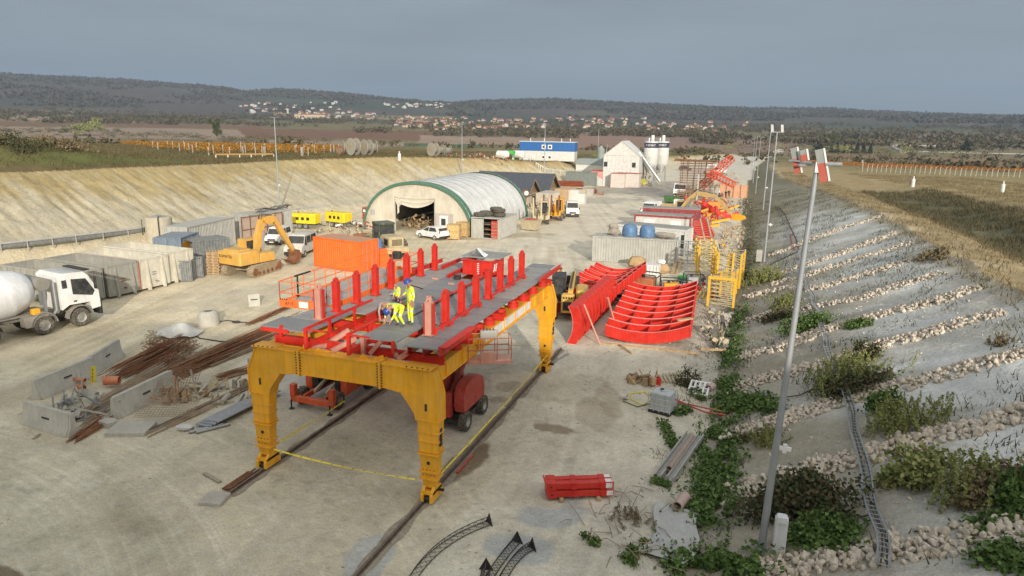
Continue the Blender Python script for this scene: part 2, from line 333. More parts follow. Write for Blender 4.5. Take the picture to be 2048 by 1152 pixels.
    sc=mixa(sc,(.27,.25,.18),np.clip((st-.45)*4,0,1)*.5); sc=mixa(sc,(.20,.17,.11),(1-ss(.1,.62,u+(nA-.5)*.5))*.72)
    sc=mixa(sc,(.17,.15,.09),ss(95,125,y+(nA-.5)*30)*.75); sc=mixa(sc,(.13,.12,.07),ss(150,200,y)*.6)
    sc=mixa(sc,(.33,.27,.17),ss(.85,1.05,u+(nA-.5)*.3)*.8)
    uc=np.tile(np.array([.30,.235,.13]),(n,1)); d3=x-XR-cw
    uc=mixa(uc,(.095,.095,.055),ss(5,9,d3+(nA-.5)*5)*(1-ss(17,22,d3))*(1-ss(130,165,y))*.9); uc=mixa(uc,(.25,.205,.10),ss(18,26,d3)*.8)
    uc=mixa(uc,(.45,.38,.27),(1-ss(0,3.5,d3+(nA-.5)*4))*ss(.45,.6,nA)*.8)
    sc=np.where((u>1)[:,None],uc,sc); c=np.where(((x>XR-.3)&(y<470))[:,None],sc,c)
    # road out of the cutting keeps light, everything beyond the site is countryside
    road=np.abs(x-I(y,[200,300,450,600,900],[-14,-9,-1,6,30]))<I(y,[200,300,450,600],[14,9,7,5])
    fc=np.tile(np.array([.19,.155,.085]),(n,1)); fc=mixa(fc,(.105,.105,.05),np.clip((fbm(x/18,y/18,4)-.45)*5,0,1)*.8)
    w1=(fbm(x/120,y/120,3)-.5)*130
    for a,b,r0_,r1_,col in FIELDS:
        m=(az>AZP(a)+(fbm(x/200,y/200)-.5)*.8)&(az<AZP(b))&(r+w1*.5>r0_)&(r+w1*.5<r1_); fc[m]=np.array(col)*(.9+.25*nC[m][:,None])
    hill=np.tile(np.array([.085,.075,.062]),(n,1)); hn=fbm(x/420,y/420,4); hill=mixa(hill,(.055,.072,.052),np.clip((hn-.47)*8,0,1)*.85)
    hill=mixa(hill,(.12,.11,.08),np.clip((fbm(x/300+9,y/500,3)-.6)*9,0,1)*(1-ss(3300,3900,r))*.7); hill=hill*(.85+.3*fbm(x/26,y/26,3))[:,None]
    k=ss(1500,2300,r+w1*3); k=np.where(((az<AZP(900))&(az>AZP(540))&(r<2500)&(r>2150))|((az<AZP(140))&(r<2250)),0,k); fc=fc*(1-k[:,None])+hill*k[:,None]
    k=ss(300,420,r)*(1-ss(-3,2,x-xl+W)*(x<0)*(y<470)*0); out=(x<xl-W)|(x>XR+cw)
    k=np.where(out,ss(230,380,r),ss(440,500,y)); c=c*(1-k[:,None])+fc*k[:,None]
    c[road&(y>220)&(y<900)]=(.50,.47,.40)
    b=ss(-5,-9,y); c=mixa(c,(.33,.29,.2),b)
    c*=(1.10+.10*nB)[:,None]
    return c
TH=np.radians(np.concatenate([np.arange(-180,-78,3),np.arange(-78,42,.16),np.arange(42,180.1,3)])); TH[-1]=math.pi
RR=np.concatenate([np.geomspace(3,9.9,12),np.geomspace(10,600,608),np.geomspace(600,9500,200)[1:]])
def polar(name,i0,i1,m):
    rr=RR[i0:i1]; tt,rg=np.meshgrid(TH,rr); x=(rg*np.sin(tt)).ravel(); y=(rg*np.cos(tt)).ravel(); z=height(x,y)
    a=len(TH); b=len(rr); idx=np.arange(a*b).reshape(b,a)
    F=np.stack([idx[:-1,:-1].ravel(),idx[:-1,1:].ravel(),idx[1:,1:].ravel(),idx[1:,:-1].ravel()],1)[:,::-1]
    o=npmesh(name,np.stack([x,y,z],1),F,m,kind='structure'); me=o.data
    at=me.color_attributes.new('tone','FLOAT_COLOR','POINT'); c=np.ones((a*b,4),np.float32); c[:,:3]=ground_color(x,y,z); at.data.foreach_set('color',c.ravel())
    me.polygons.foreach_set('use_smooth',np.ones(len(F),bool)); return o
gm=mat('earth',(0,0,0),.95,attr='tone',dirt=0,var=.16,sc=.35,bump=.9,bsc=3.2)
t=gm.node_tree; n=t.nodes; l=t.links; p=n['Principled BSDF']; tcn=[q for q in n if q.type=='TEX_COORD'][0]
src=p.inputs['Base Color'].links[0].from_socket
for s,lo,hi,d in ((1.1,.95,1.04,5),(4.0,.90,1.09,6),(15,.82,1.14,3)):
    q=n.new('ShaderNodeTexNoise'); q.inputs['Scale'].default_value=s; q.inputs['Detail'].default_value=d; q.inputs['Roughness'].default_value=.7; l.new(tcn.outputs['Object'],q.inputs['Vector'])
    m_=n.new('ShaderNodeMapRange'); m_.inputs[1].default_value=.33; m_.inputs[2].default_value=.67; m_.inputs[3].default_value=lo; m_.inputs[4].default_value=hi; l.new(q.outputs[0],m_.inputs[0])
    v=n.new('ShaderNodeVectorMath'); v.operation='SCALE'; l.new(src,v.inputs[0]); l.new(m_.outputs[0],v.inputs['Scale']); src=v.outputs[0]
# dark pebbles and clods
q=n.new('ShaderNodeTexVoronoi'); q.inputs['Scale'].default_value=5; l.new(tcn.outputs['Object'],q.inputs['Vector'])
m_=n.new('ShaderNodeMapRange'); m_.inputs[1].default_value=.05; m_.inputs[2].default_value=.13; m_.inputs[3].default_value=.8; m_.inputs[4].default_value=1; l.new(q.outputs['Distance'],m_.inputs[0])
v=n.new('ShaderNodeVectorMath'); v.operation='SCALE'; l.new(src,v.inputs[0]); l.new(m_.outputs[0],v.inputs['Scale']); src=v.outputs[0]
l.new(src,p.inputs['Base Color'])
bn=[q for q in n if q.type=='BUMP'][0]; bn.inputs['Distance'].default_value=.12
split=620
polar('ground',0,split,gm); polar('hills',split-1,len(RR),gm)
def hz(x,y): return float(height(np.array([x]),np.array([y]))[0])
_TG=np.geomspace(.0055,6.5,4200)
def GT(px,py,z0=0):        # where the sight line of a survey mark meets the terrain
    d=fw*CF+RV*(px-1024)+UV*(576-py); X_=d.x*_TG; Y_=d.y*_TG; Z_=H+d.z*_TG
    below=np.nonzero((Z_<height(X_,Y_))&(_TG*d.length>8))[0]; i=below[0] if len(below) else len(_TG)-1
    return Vector((X_[i],Y_[i],hz(X_[i],Y_[i])))
# ------------------------------------------------------------ paints
DUST=(.42,.37,.28)
YEL=mat('yellow_paint',(.80,.385,.014),.45,dirt=.16,dcol=(.45,.33,.18),sc=.9,var=.14,bump=.1,bsc=4)
RED=mat('red_paint',(.57,.024,.014),.42,dirt=.10,dcol=(.45,.2,.15),sc=1.2,var=.16)
REDU=mat('dusty_red_paint',(.42,.035,.02),.5,dirt=.22,sc=.8)
PINK=mat('primed_steel',(.55,.25,.19),.6,dirt=.2)
DECK=mat('deck_plate',(.235,.25,.265),.55,.2,dirt=.14,sc=.5,bump=.3,bsc=18)
DECK2=mat('worn_deck_plate',(.29,.30,.30),.6,.1,dirt=.25,sc=.9,bump=.3,bsc=18)
BLK=mat('black_rubber',(.025,.025,.025),.8,dirt=.2,bump=.3)
BLKM=mat('black_steel',(.02,.02,.022),.5,dirt=.08)
STEEL=mat('galvanised_steel',(.38,.40,.41),.45,.6,dirt=.12)
RUST=mat('rusty_steel',(.20,.075,.03),.85,dirt=.2,sc=3,var=.35,bump=.3)
ORA=mat('orange_paint',(.78,.13,.01),.5,dirt=.14)
WHT=mat('white_paint',(.74,.74,.72),.4,dirt=.12)
GLS=mat('dark_glass',(.03,.035,.04),.08,dirt=.12)
CONC=mat('concrete',(.42,.41,.37),.9,dirt=.3,sc=2,bump=.4,bsc=12)
WOOD=mat('weathered_wood',(.38,.27,.15),.85,dirt=.3,sc=4,var=.25)
TAPE=mat('yellow_tape',(.75,.62,.04),.5,dirt=.05)
GREY=mat('grey_paint',(.38,.38,.36),.55,dirt=.25)
def text(txt, size, m, parent, loc, rot, name='lettering', ext=.004, align='CENTER'):
    c=bpy.data.curves.new(name,'FONT'); c.body=txt; c.size=size; c.extrude=ext; c.align_x=align; c.align_y='CENTER'; c.resolution_u=2
    tmp=bpy.data.objects.new('tmp',c); COL.objects.link(tmp); dg=bpy.context.evaluated_depsgraph_get(); me=bpy.data.meshes.new_from_object(tmp.evaluated_get(dg))
    bpy.data.objects.remove(tmp); me.materials.clear(); me.materials.append(m)
    o=bpy.data.objects.new(name,me); COL.objects.link(o); o.parent=parent; o.location=loc; o.rotation_euler=[R_(a) for a in rot]; return o
# ------------------------------------------------------------ yellow gantry
gx0,gx1=-18.5,-10.2; gcx=(gx0+gx1)/2
ga=thing('yellow_gantry','big yellow four-legged steel gantry straddling the two rails in the foreground','gantry',(gcx,21.75,0))
def portal():
    b=MB(YEL); w=(gx1-gx0)/2
    out=[(-w-.08,3.35),(-w-.08,4.35),(-w+.32,5.25),(-w+.5,5.33),(w-.5,5.33),(w-.15,5.2),(w+.08,4.35),(w+.08,3.35)]
    inn=[(w-.84,3.35),(w-.90,3.6),(w-1.45,4.34),(w-2.3,4.44),(-w+2.3,4.44),(-w+1.45,4.36),(-w+.90,3.6),(-w+.84,3.35)]
    b.prism(out+inn,'y',-.25,.25)
    for y in (-.28,.25):   # flange strips standing proud on the edges
        for P_ in (out,inn):
            for i in range(len(P_)-1):
                p,q=P_[i],P_[i+1]; b.beam((p[0],y+.015,p[1]),(q[0],y+.015,q[1]),.045,.06)
    for x in (-w+2.35,w-2.35):
        b.box(x-.05,-.30,4.34,x+.05,.30,5.42)
        b.prism([(x-.05,5.33),(x+.55*(1 if x<0 else -1),5.34),(x+.05,5.55)] if x<0 else [(x-.55,5.34),(x+.05,5.33),(x-.05,5.55)],'y',.05,.12)
    for x in (-1.0,1.0): b.prism([(x-.22,5.33),(x+.22,5.33),(x+.05,5.52),(x-.05,5.52)],'y',-.06,-.02)
    for x in (-w+.75,w-.75): b.box(x-.55,-.36,5.335,x+.55,.36,5.37)
    b.use(BLKM)
    for x in (-w+2.35,w-2.35):
        for k in range(9):
            for s in (-.09,.09): b.cyl((x+s,-.32,4.46+k*.11),(x+s,-.25,4.46+k*.11),.02,n=6)
    for x in (-w+.75,w-.75):
        for k in range(5): b.cyl((x-.45+k*.22,-.30,5.37),(x-.45+k*.22,-.30,5.40),.03,n=6)
    for x in (-w+.45,w-.45): b.rbox(x-.05,-.27,3.72,x+.05,-.25,4.0,.01)
    return b
def leg(sx):
    b=MB(YEL); a=.44
    b.hexa([(-.30,-.22,.95),(.30,-.22,.95),(.30,.22,.95),(-.30,.22,.95)],[(-a,-.25,3.35),(a,-.25,3.35),(a,.25,3.35),(-a,.25,3.35)])
    for z,e in ((3.33,.05),(2.85,.04),(2.5,.04),(2.1,.04),(1.98,.07),(1.25,.05),(.97,.07)):
        w=I(z,[.95,3.35],[.30,.44])+e; b.box(-w,-.24-e,z-.025,w,.24+e,z+.025)
    b.box(-.25,-.22,.72,.25,.22,.94)
    b.use(BLKM)
    for z in (1.62,): b.cyl((0,-.25,z),(0,-.22,z),.07,n=12)
    for i in range(4):
        for k in range(2): b.cyl((-.22+i*.15,-.25,1.12+k*.22),(-.22+i*.15,-.22,1.12+k*.22),.018,n=6)
    b.box(sx*.42-.02,-.09,2.3,sx*.42+.02,.09,3.0)
    return b
def bogie(sx):
    b=MB(YEL)
    b.cyl((0,0,.62),(0,0,.74),.26,n=14)
    b.prism([(-.48,.10),(.48,.10),(.46,.38),(.22,.66),(-.22,.66),(-.46,.38)],'x',-.24,-.12); b.prism([(-.48,.10),(.48,.10),(.46,.38),(.22,.66),(-.22,.66),(-.46,.38)],'x',.14,.26)
    b.box(-.26,-.42,.40,.26,.42,.5)
    b.use(BLKM).cyl((-.12,0,.2),(.12,0,.2),.14,n=16); b.cyl((-.12,.3,.17),(.12,.3,.17),.12,n=14).cyl((-.12,-.3,.17),(.12,-.3,.17),.12,n=14)
    b.cyl((sx*.26,.1,.42),(sx*.48,.1,.42),.06,n=10)
    return b
for y in (0,15.5):
    portal().obj('portal_beam',ga).location=(0,y,0)
    for sx in (-1,1):
        lg=leg(sx).obj('leg',ga); lg.location=(sx*(4.15-.38),y,0); bogie(sx).obj('wheel_bogie',lg)
for x in (gx0+.55-gcx,gx1-.55-gcx):
    b=MB(YEL); b.box(x-.22,.3,4.62,x+.22,15.2,5.22); b.box(x-.3,.3,5.222,x+.3,15.2,5.26); b.box(x-.3,.3,4.58,x+.3,15.2,4.618)
    for k in range(9): b.box(x-.29,1.2+k*1.65,4.62,x+.29,1.24+k*1.65,5.22)
    b.obj('side_beam',ga)
    b=MB(WHT); b.box(x+.225,5.5,4.7,x+.24,12,5.1); b.obj('side_panel',ga) if x>0 else None
for y in (5.2,10.3):
    b=MB(YEL); b.box(-3.4,y-.15,4.65,3.4,y+.15,5.15); b.obj('cross_beam',ga)
# ------------------------------------------------------------ platform on the gantry
pf=thing('work_platform','red platform with grey deck plates and two rows of red posts on the gantry','platform',(gcx,22,0))
X=lambda v:v-gcx
Y=lambda v:v-22
Zd=6.1
def plate(x0,x1,y0,y1,z=Zd,m=DECK,t=.05,tilt=0):
    b=MB(m); b.box(X(x0),Y(y0),z-t,X(x1),Y(y1),z)
    for k in range(1,int((y1-y0)/1.25)+1): b.use(BLKM).box(X(x0),Y(y0)+k*1.25-.006,z-.001,X(x1),Y(y0)+k*1.25+.006,z+.003) if (y1-y0)-k*1.25>.3 else None
    return b.obj('deck_plate',pf)
plate(-18.15,-16.75,21.9,23.3,6.10); plate(-17.75,-16.9,23.35,25.4,6.1,DECK2); plate(-16.7,-15.75,21.7,24.9,6.13); plate(-16.85,-15.2,25.0,37.2,6.10,DECK2)
plate(-15.15,-13.6,26.3,33.2,6.09); plate(-13.6,-12.0,21.9,24.8,6.14); plate(-13.55,-11.65,24.9,34.2,6.1); plate(-11.6,-10.25,21.7,30,6.1); plate(-11.6,-10.2,30.05,37.4,6.1,DECK2)
plate(-12.2,-11.65,34.3,37.3,6.1); plate(-15.0,-14.4,33.3,37.6,6.1,DECK2); plate(-17.9,-17.0,35.0,36.2,6.1); plate(-16.6,-15.2,38.0,39.8,6.1); plate(-15.6,-14.9,27.5,29.2,6.17,DECK2); plate(-12,-10.6,37.6,38.8,6.1)
for x in (-16.95,-15.17,-13.58,-11.63,-11.0): b=MB(RED); b.ibeam((X(x),Y(22.0 if x in(-11.0,-11.63) else 25),5.83),(X(x),Y(37.3),5.83),.16,.40,.02); b.obj('long_beam',pf)
for y in (22.4,25.2,29.0,33.0,37.0): b=MB(RED); b.ibeam((X(-17.9 if y<26 else -17.0),Y(y),5.45),(X(-10.3),Y(y),5.45),.18,.34,.02); b.obj('cross_beam',pf)
b=MB(RED)
for x in (-15.75,-13.85):   # projecting front channels with end frames
    b.beam((X(x),Y(21.5),5.62),(X(x),Y(28),5.62),.08,.22); b.beam((X(x),Y(21.5),6.32),(X(x),Y(26.5),6.32),.07,.10)
    for y in (21.5,23.1,25.0): b.beam((X(x),Y(y),5.5),(X(x),Y(y),6.36),.12)
    b.beam((X(x),Y(21.5),6.3),(X(x)+.9,Y(21.5),6.3),.06); b.beam((X(x),Y(23.1),5.62),(X(x)+1.1,Y(23.1),5.62),.08,.2)
for x,yy in ((-17.2,21.8),(-12.1,21.6)): b.box(X(x),Y(yy),5.75,X(x)+.09,Y(yy)+.12,6.22)
b.beam((X(-18.1),Y(21.85),5.98),(X(-16.8),Y(21.85),5.98),.08,.14)
b.obj('front_channels',pf)
b=MB(PINK)
for p,q in (((-15.6,22.3,5.35),(-14.9,23.2,5.9)),((-15.9,22.0,5.4),(-15.2,22.9,5.36)),((-13.4,22.3,5.36),(-12.9,22.3,5.95)),((-13.1,23.4,5.95),(-12.2,22.2,5.38)),((-12.1,22.1,5.36),(-11.4,22.6,5.9)),((-13.7,22.3,5.3),(-13.7,22.3,6.0)),((-14.9,21.9,5.4),(-14.2,22.6,5.8))):
    b.beam((X(p[0]),Y(p[1]),p[2]),(X(q[0]),Y(q[1]),q[2]),.16,.16)
b.obj('diagonal_braces',pf)
b=MB(RED); b.beam((X(-10.12),Y(21.6),6.05),(X(-10.12),Y(24.6),6.05),.10,.34); b.beam((X(-10.02),Y(21.6),6.22),(X(-10.02),Y(24.6),6.22),.3,.03); b.obj('edge_beam',pf)
for x,y0,y1,z in ((-9.95,33.6,37.6,6.3),(-16.2,34.9,37.6,6.22),(-17.1,33.0,37.0,6.22),(-14.95,33.0,35.1,6.2),(-13.15,26.8,34.0,6.12)):
    b=MB(RED); b.ibeam((X(x),Y(y0),z),(X(x),Y(y1),z),.14,.2,.02); b.obj('rail_beam',pf)
for y in (24.4,26.9,28.2,29.7,31.5,33.1,34.8,36.6):
    b=MB(RED); b.cyl((X(-10.72),Y(y),5.26),(X(-10.72),Y(y),5.50),.27,n=18); b.cyl((X(-10.72),Y(y),5.5),(X(-10.72),Y(y),5.66),.2,n=14); b.obj('bearing_disc',pf)
def post(m=RED):
    b=MB(m); 
    for s in (-1,1): b.box(-.13,s*.12-.015,0,.13,s*.12+.015,1.28); b.box(s*.09-.015,-.105,0,s*.09+.015,.105,1.28)
    b.box(-.15,-.15,1.28,.15,.15,1.31); b.box(-.22,-.22,0,.22,.22,.02)
    b.prism([(.11*math.cos(t),1.31+.17*math.sin(t)*1.1) for t in [math.pi*i/8 for i in range(9)]],'y',-.08,.08)
    if m is PINK: b.use(RED).box(-.21,-.1,0,-.18,.1,1.25); b.box(.18,-.1,0,.21,.1,1.25)
    b.use(BLKM).cyl((0,-.085,1.36),(0,.085,1.36),.03,n=8)
    return b
pm=post(); first=None; pq=None
for i in range(8):
    for x in (-16.5,-11.3):
        y=[23.2,24.7,26.35,28.0,29.55,31.2,32.8,34.55][i]
        if x<-12: y+=.35 if i==0 else .1
        if i==0:
            if pq is None: o=post(PINK).obj('post',pf); pq=o
            else: o=pq.copy(); COL.objects.link(o)
            o['label']='post with a pale unpainted front face'
        elif first is None: o=first=pm.obj('post',pf)
        else: o=first.copy(); COL.objects.link(o)
        o.location=(X(x),Y(y),Zd+.03)
b=MB(RED)
for x,ys in ((-11.05,((23.3,24.6),(24.9,28.0),(29.5,34.4))),):
    for y0,y1 in ys: b.beam((X(x),Y(y0),6.32),(X(x),Y(y1),6.32),.07,.1); [b.beam((X(x),Y(q),6.1),(X(x),Y(q),6.34),.06) for q in (y0,(y0+y1)/2,y1)]
b.obj('kick_rail',pf)
b=MB(RED)
b.box(X(-14.6),Y(34.2),6.12,X(-12.9),Y(34.26),6.92); b.box(X(-14.6),Y(34.27),6.12,X(-14.54),Y(36.2),6.92); b.box(X(-12.96),Y(34.27),6.12,X(-12.9),Y(36.2),6.92)
for x in (-14.0,-13.5): b.box(X(x),Y(34.14),6.12,X(x)+.05,Y(34.198),6.9)
b.box(X(-14.66),Y(34.1),6.92,X(-12.84),Y(34.24),6.96); cx_=b.obj('red_box_frame',pf)
for k in range(6): b=MB(WHT); b.box(X(-13.72),Y(34.135),6.2+k*.11,X(-13.62),Y(34.199),6.25+k*.11); b.obj('white_mark',cx_)
for k in range(3): b=MB(WHT); b.beam((X(-12.88),Y(34.5+k*.3),6.3),(X(-12.88),Y(34.7+k*.3),6.7),.03,.06); b.obj('white_mark',cx_)
plate(-15.0,-12.7,34.9,36.9,6.99,DECK2)
b=MB(BLKM)
for p,q in (((-15.9,30.6),(-15.0,30.1)),((-13.15,25.2),(-13.15,33.8))): b.beam((X(p[0]),Y(p[1]),6.125),(X(q[0]),Y(q[1]),6.125),.05,.03)
b.obj('deck_slot',pf)
for x,y in ((-14.9,27.2),(-14.1,28.6),(-13.8,30.1),(-14.6,25.9),(-14.3,31.6),(-15.6,32.4),(-12.7,26.1)): b=MB(PINK); b.box(X(x),Y(y),6.102,X(x)+.32,Y(y)+.14,6.175); b.obj('deck_bracket',pf)
# loose things on the deck
b=MB(mat('white_sheet',(.75,.76,.78),.7,dirt=.05)); b.sheet(lambda u,v:((u-.5)*.9,(v-.5)*.7,.5*max(0,1-abs(u-.5)*2.2)*(1-.4*v)+.03*math.sin(9*u+5*v)+.03),10,8)
single(b,'plastic_sheet','white plastic sheet heaped on the raised plate at the back of the red platform','sheet',(-14.05,35.2,6.99))
b=MB(BLKM); b.rbox(-.16,-.14,0,.16,.14,.22,.02); b.beam((-.16,0,.22),(-.16,0,.34),.03); b.beam((.16,0,.22),(.16,0,.34),.03); b.beam((-.16,0,.34),(.16,0,.34),.03)
single(b,'tool_box','small black toolbox on the grey deck in front of the red box','toolbox',(-14.35,32.9,6.11))
b=MB(mat('paper',(.7,.72,.74),.8,dirt=.05)); b.sheet(lambda u,v:(u*.6,v*.45,.012+.02*math.sin(6*u)),6,3); single(b,'paper_sheet','pale sheet lying flat on the deck beside the left post row','sheet',(-15.9,28.3,6.105),20)
# ------------------------------------------------------------ rails
for nm,x,y0,y1,lab in (('a',-18.0,19.2,39.5,'left crane rail running under the gantry from the concrete end block'),('b',-10.75,13.0,41.5,'right crane rail running under the gantry to the bottom edge of the picture')):
    t=thing('crane_rail',lab,'rail',(x,y0,0))
    b=MB(mat('rail_steel',(.12,.085,.07),.7,.3,dirt=.2)); b.box(-.09,0,.01,.09,y1-y0,.03); b.box(-.02,0,.03,.02,y1-y0,.10); b.box(-.045,0,.10,.045,y1-y0,.13); b.obj('rail_profile',t)
    b=MB(mat('dark_grout',(.17,.15,.13),.95,dirt=.5,var=.3)); b.sheet(lambda u,v:((u-.5)*(.55+.12*math.sin(v*37)+.1*math.sin(v*91)),v*(y1-y0),.014),1,80); b.obj('grout_bed',t)
b=MB(CONC); b.rbox(-.5,-.42,0,.38,.42,.16,.03); single(b,'end_block','flat concrete block at the near end of the left crane rail','concrete block',(-18.15,18.75,0),12)
b=MB(RUST)
for k in range(4): b.box(-.16+k*.09,0,.03,-.12+k*.09,1.5+.3*(k%2),.10)
single(b,'loose_bars','rusty steel bars lying along the left rail behind its end block','steel bars',(-18.3,19.4,0.02))
b=MB(REDU); b.beam((0,0,.05),(0,1.7,.05),.10,.08); single(b,'red_bar','thin dark red bar lying beside the right rail at the brown stain','bar',(-10.45,23.9,0),0)
b=MB(STEEL); b.cyl((0,0,.06),(.35,2.1,.06),.05,n=8); single(b,'steel_bar','grey round bar beyond the far right gantry leg','bar',(-10.55,38.6,0),-4)
# barrier tapes between the legs
def tape(p,q,sag,label):
    p=Vector(p); q=Vector(q); b=MB(TAPE); d=(q-p).normalized()
    def f(u,v): c=p.lerp(q,u); tw=math.sin(u*7); return c+Vector((0,0,(v-.5)*.05*(.55+.45*tw)-sag*4*u*(1-u)))+Vector((-d.y,d.x,0))*(v-.5)*.05
    b.sheet(f,40,1)
    b.use(BLKM)
    for k in range(2,40,3):
        a=f(k/40,.25);c=f((k+.35)/40,.75); b.beam(a+Vector((0,0,0)),c,.012,.03)
    single(b,'barrier_tape',label,'barrier tape')
tape((-17.6,21.5,.95),(-11.15,21.5,.85),.12,'yellow barrier tape stretched between the two near gantry legs')
tape((-10.3,21.6,1.0),(-10.4,37.1,1.1),.1,'yellow barrier tape along the right side from near leg to far leg')
tape((-17.7,22.0,1.05),(-17.8,27.1,.9),.05,'yellow barrier tape running from the near left leg to the scissor lift')
tape((-11.2,37.2,1.5),(-16.6,35.5,1.6),.05,'yellow barrier tape between the far gantry legs')
# ------------------------------------------------------------ wheels, vehicles, machines  (local frame: front = +Y)
TYR=mat('dusty_tyre',(.05,.048,.045),.85,dirt=.35,sc=6,bump=.4,bsc=25)
RIMG=mat('grey_rim',(.33,.33,.31),.5,.3,dirt=.3); RIMY=mat('yellow_rim',(.62,.36,.05),.6,dirt=.3)
_WC={}
def wheel(par, x, y, r, w, rim=None, lug=0, name='wheel'):
    rim=rim or RIMG; k=(round(r,3),round(w,3),rim.name,lug)
    if k not in _WC:
        b=MB(TYR); ri=r*.56; h=w/2
        prof=[(ri,-h*.9),(r*.9,-h),(r*.98,-h*.75),(r,-h*.3),(r,h*.3),(r*.98,h*.75),(r*.9,h),(ri,h*.9)]
        n=24; vs=[];fs=[]
        for rr,xx in prof:
            for i in range(n): t=2*math.pi*i/n; vs.append((xx,rr*math.cos(t),rr*math.sin(t)))
        for a in range(len(prof)-1):
            for i in range(n): j=(i+1)%n; fs.append((a*n+i,a*n+j,(a+1)*n+j,(a+1)*n+i))
        b.add(vs,fs)
        if lug:
            for i in range(lug):
                t=2*math.pi*i/lug; c,s=math.cos(t),math.sin(t); t2=t+.16; c2,s2=math.cos(t2),math.sin(t2)
                b.beam((-h*.95,r*c,r*s),(0,r*1.01*c2,r*1.01*s2),r*.09,r*.11); t+=math.pi/lug; c,s=math.cos(t),math.sin(t); t2=t+.16; c2,s2=math.cos(t2),math.sin(t2); b.beam((h*.95,r*c,r*s),(0,r*1.01*c2,r*1.01*s2),r*.09,r*.11)
        m=MB(rim); m.lathe([(0.01,h*.35),(r*.2,h*.4),(r*.22,h*.2),(r*.46,h*.15),(r*.56,h*.75),(r*.6,h*.85)],20); m.lathe([(r*.6,-h*.85),(r*.56,-h*.75),(r*.46,-h*.15),(.01,-h*.2)],20)
        m.use(BLKM)
        for i in range(8): t=2*math.pi*i/8; m.cyl((r*.34*math.cos(t),r*.34*math.sin(t),h*.16),(r*.34*math.cos(t),r*.34*math.sin(t),h*.28),r*.035,n=5)
        o=b.obj('tyre_src'); q=m.obj('rim_src'); _WC[k]=(o.data,q.data); bpy.data.objects.remove(o); bpy.data.objects.remove(q)
    d=_WC[k]; o=bpy.data.objects.new(name,d[0]); COL.objects.link(o); o.parent=par; o.location=(x,y,r)
    q=bpy.data.objects.new('rim',d[1]); COL.objects.link(q); q.parent=o; q.rotation_euler=(0,R_(90 if x>0 else -90),0); return o
def shell(b, prof, wf, n=None):      # closed body: side outline (y,z) with half-width wf(z)
    n=len(prof); vs=[(-wf(z,y),y,z) for y,z in prof]+[(wf(z,y),y,z) for y,z in prof]
    return b.add(vs,[tuple(range(n-1,-1,-1)),tuple(range(n,2*n))]+[(i,(i+1)%n,n+(i+1)%n,n+i) for i in range(n)])
def sidepoly(b, pts, wf, e=.012):
    for s in (-1,1):
        vs=[(s*(wf(z,y)+e),y,z) for y,z in pts]+[(s*(wf(z,y)-.02),y,z) for y,z in pts]; n=len(pts)
        f=[tuple(range(n)),tuple(range(2*n-1,n-1,-1))]+[(i,n+i,n+(i+1)%n,(i+1)%n) for i in range(n)]
        b.add(vs,f if s<0 else [tuple(reversed(q)) for q in f])
def crossq(b, y0,z0,y1,z1, w0,w1, e=.012):   # glass lying across the body on the slope (y0,z0)-(y1,z1)
    d=Vector((0,y1-y0,z1-z0)).normalized(); nrm=Vector((0,d.z,-d.y)); nrm = nrm if (nrm.y>0)==(e>0) else -nrm; q=nrm*abs(e)
    vs=[Vector(p)+q for p in ((-w0,y0,z0),(w0,y0,z0),(w1,y1,z1),(-w1,y1,z1))]; vs+=[v-q*3 for v in vs]
    b.add(vs,[(0,1,2,3),(7,6,5,4),(0,4,5,1),(1,5,6,2),(2,6,7,3),(3,7,4,0)])
def wfun(w0,w1,zb,zt): return lambda z,y=0: w0 if z<=zb else w0+(w1-w0)*min(1,(z-zb)/(zt-zb))
LAMP=mat('lamp_glass',(.75,.75,.7),.15,dirt=.05); LREDL=mat('tail_lamp',(.35,.01,.01),.2,dirt=.05)
def lamps(t,w,y,z,m,nm,s=(.22,.05,.13)):
    for q in (-1,1): b=MB(m); b.rbox(-s[0]/2,-s[1]/2,-s[2]/2,s[0]/2,s[1]/2,s[2]/2,.015); o=b.obj(nm,t); o.location=(q*w,y,z)
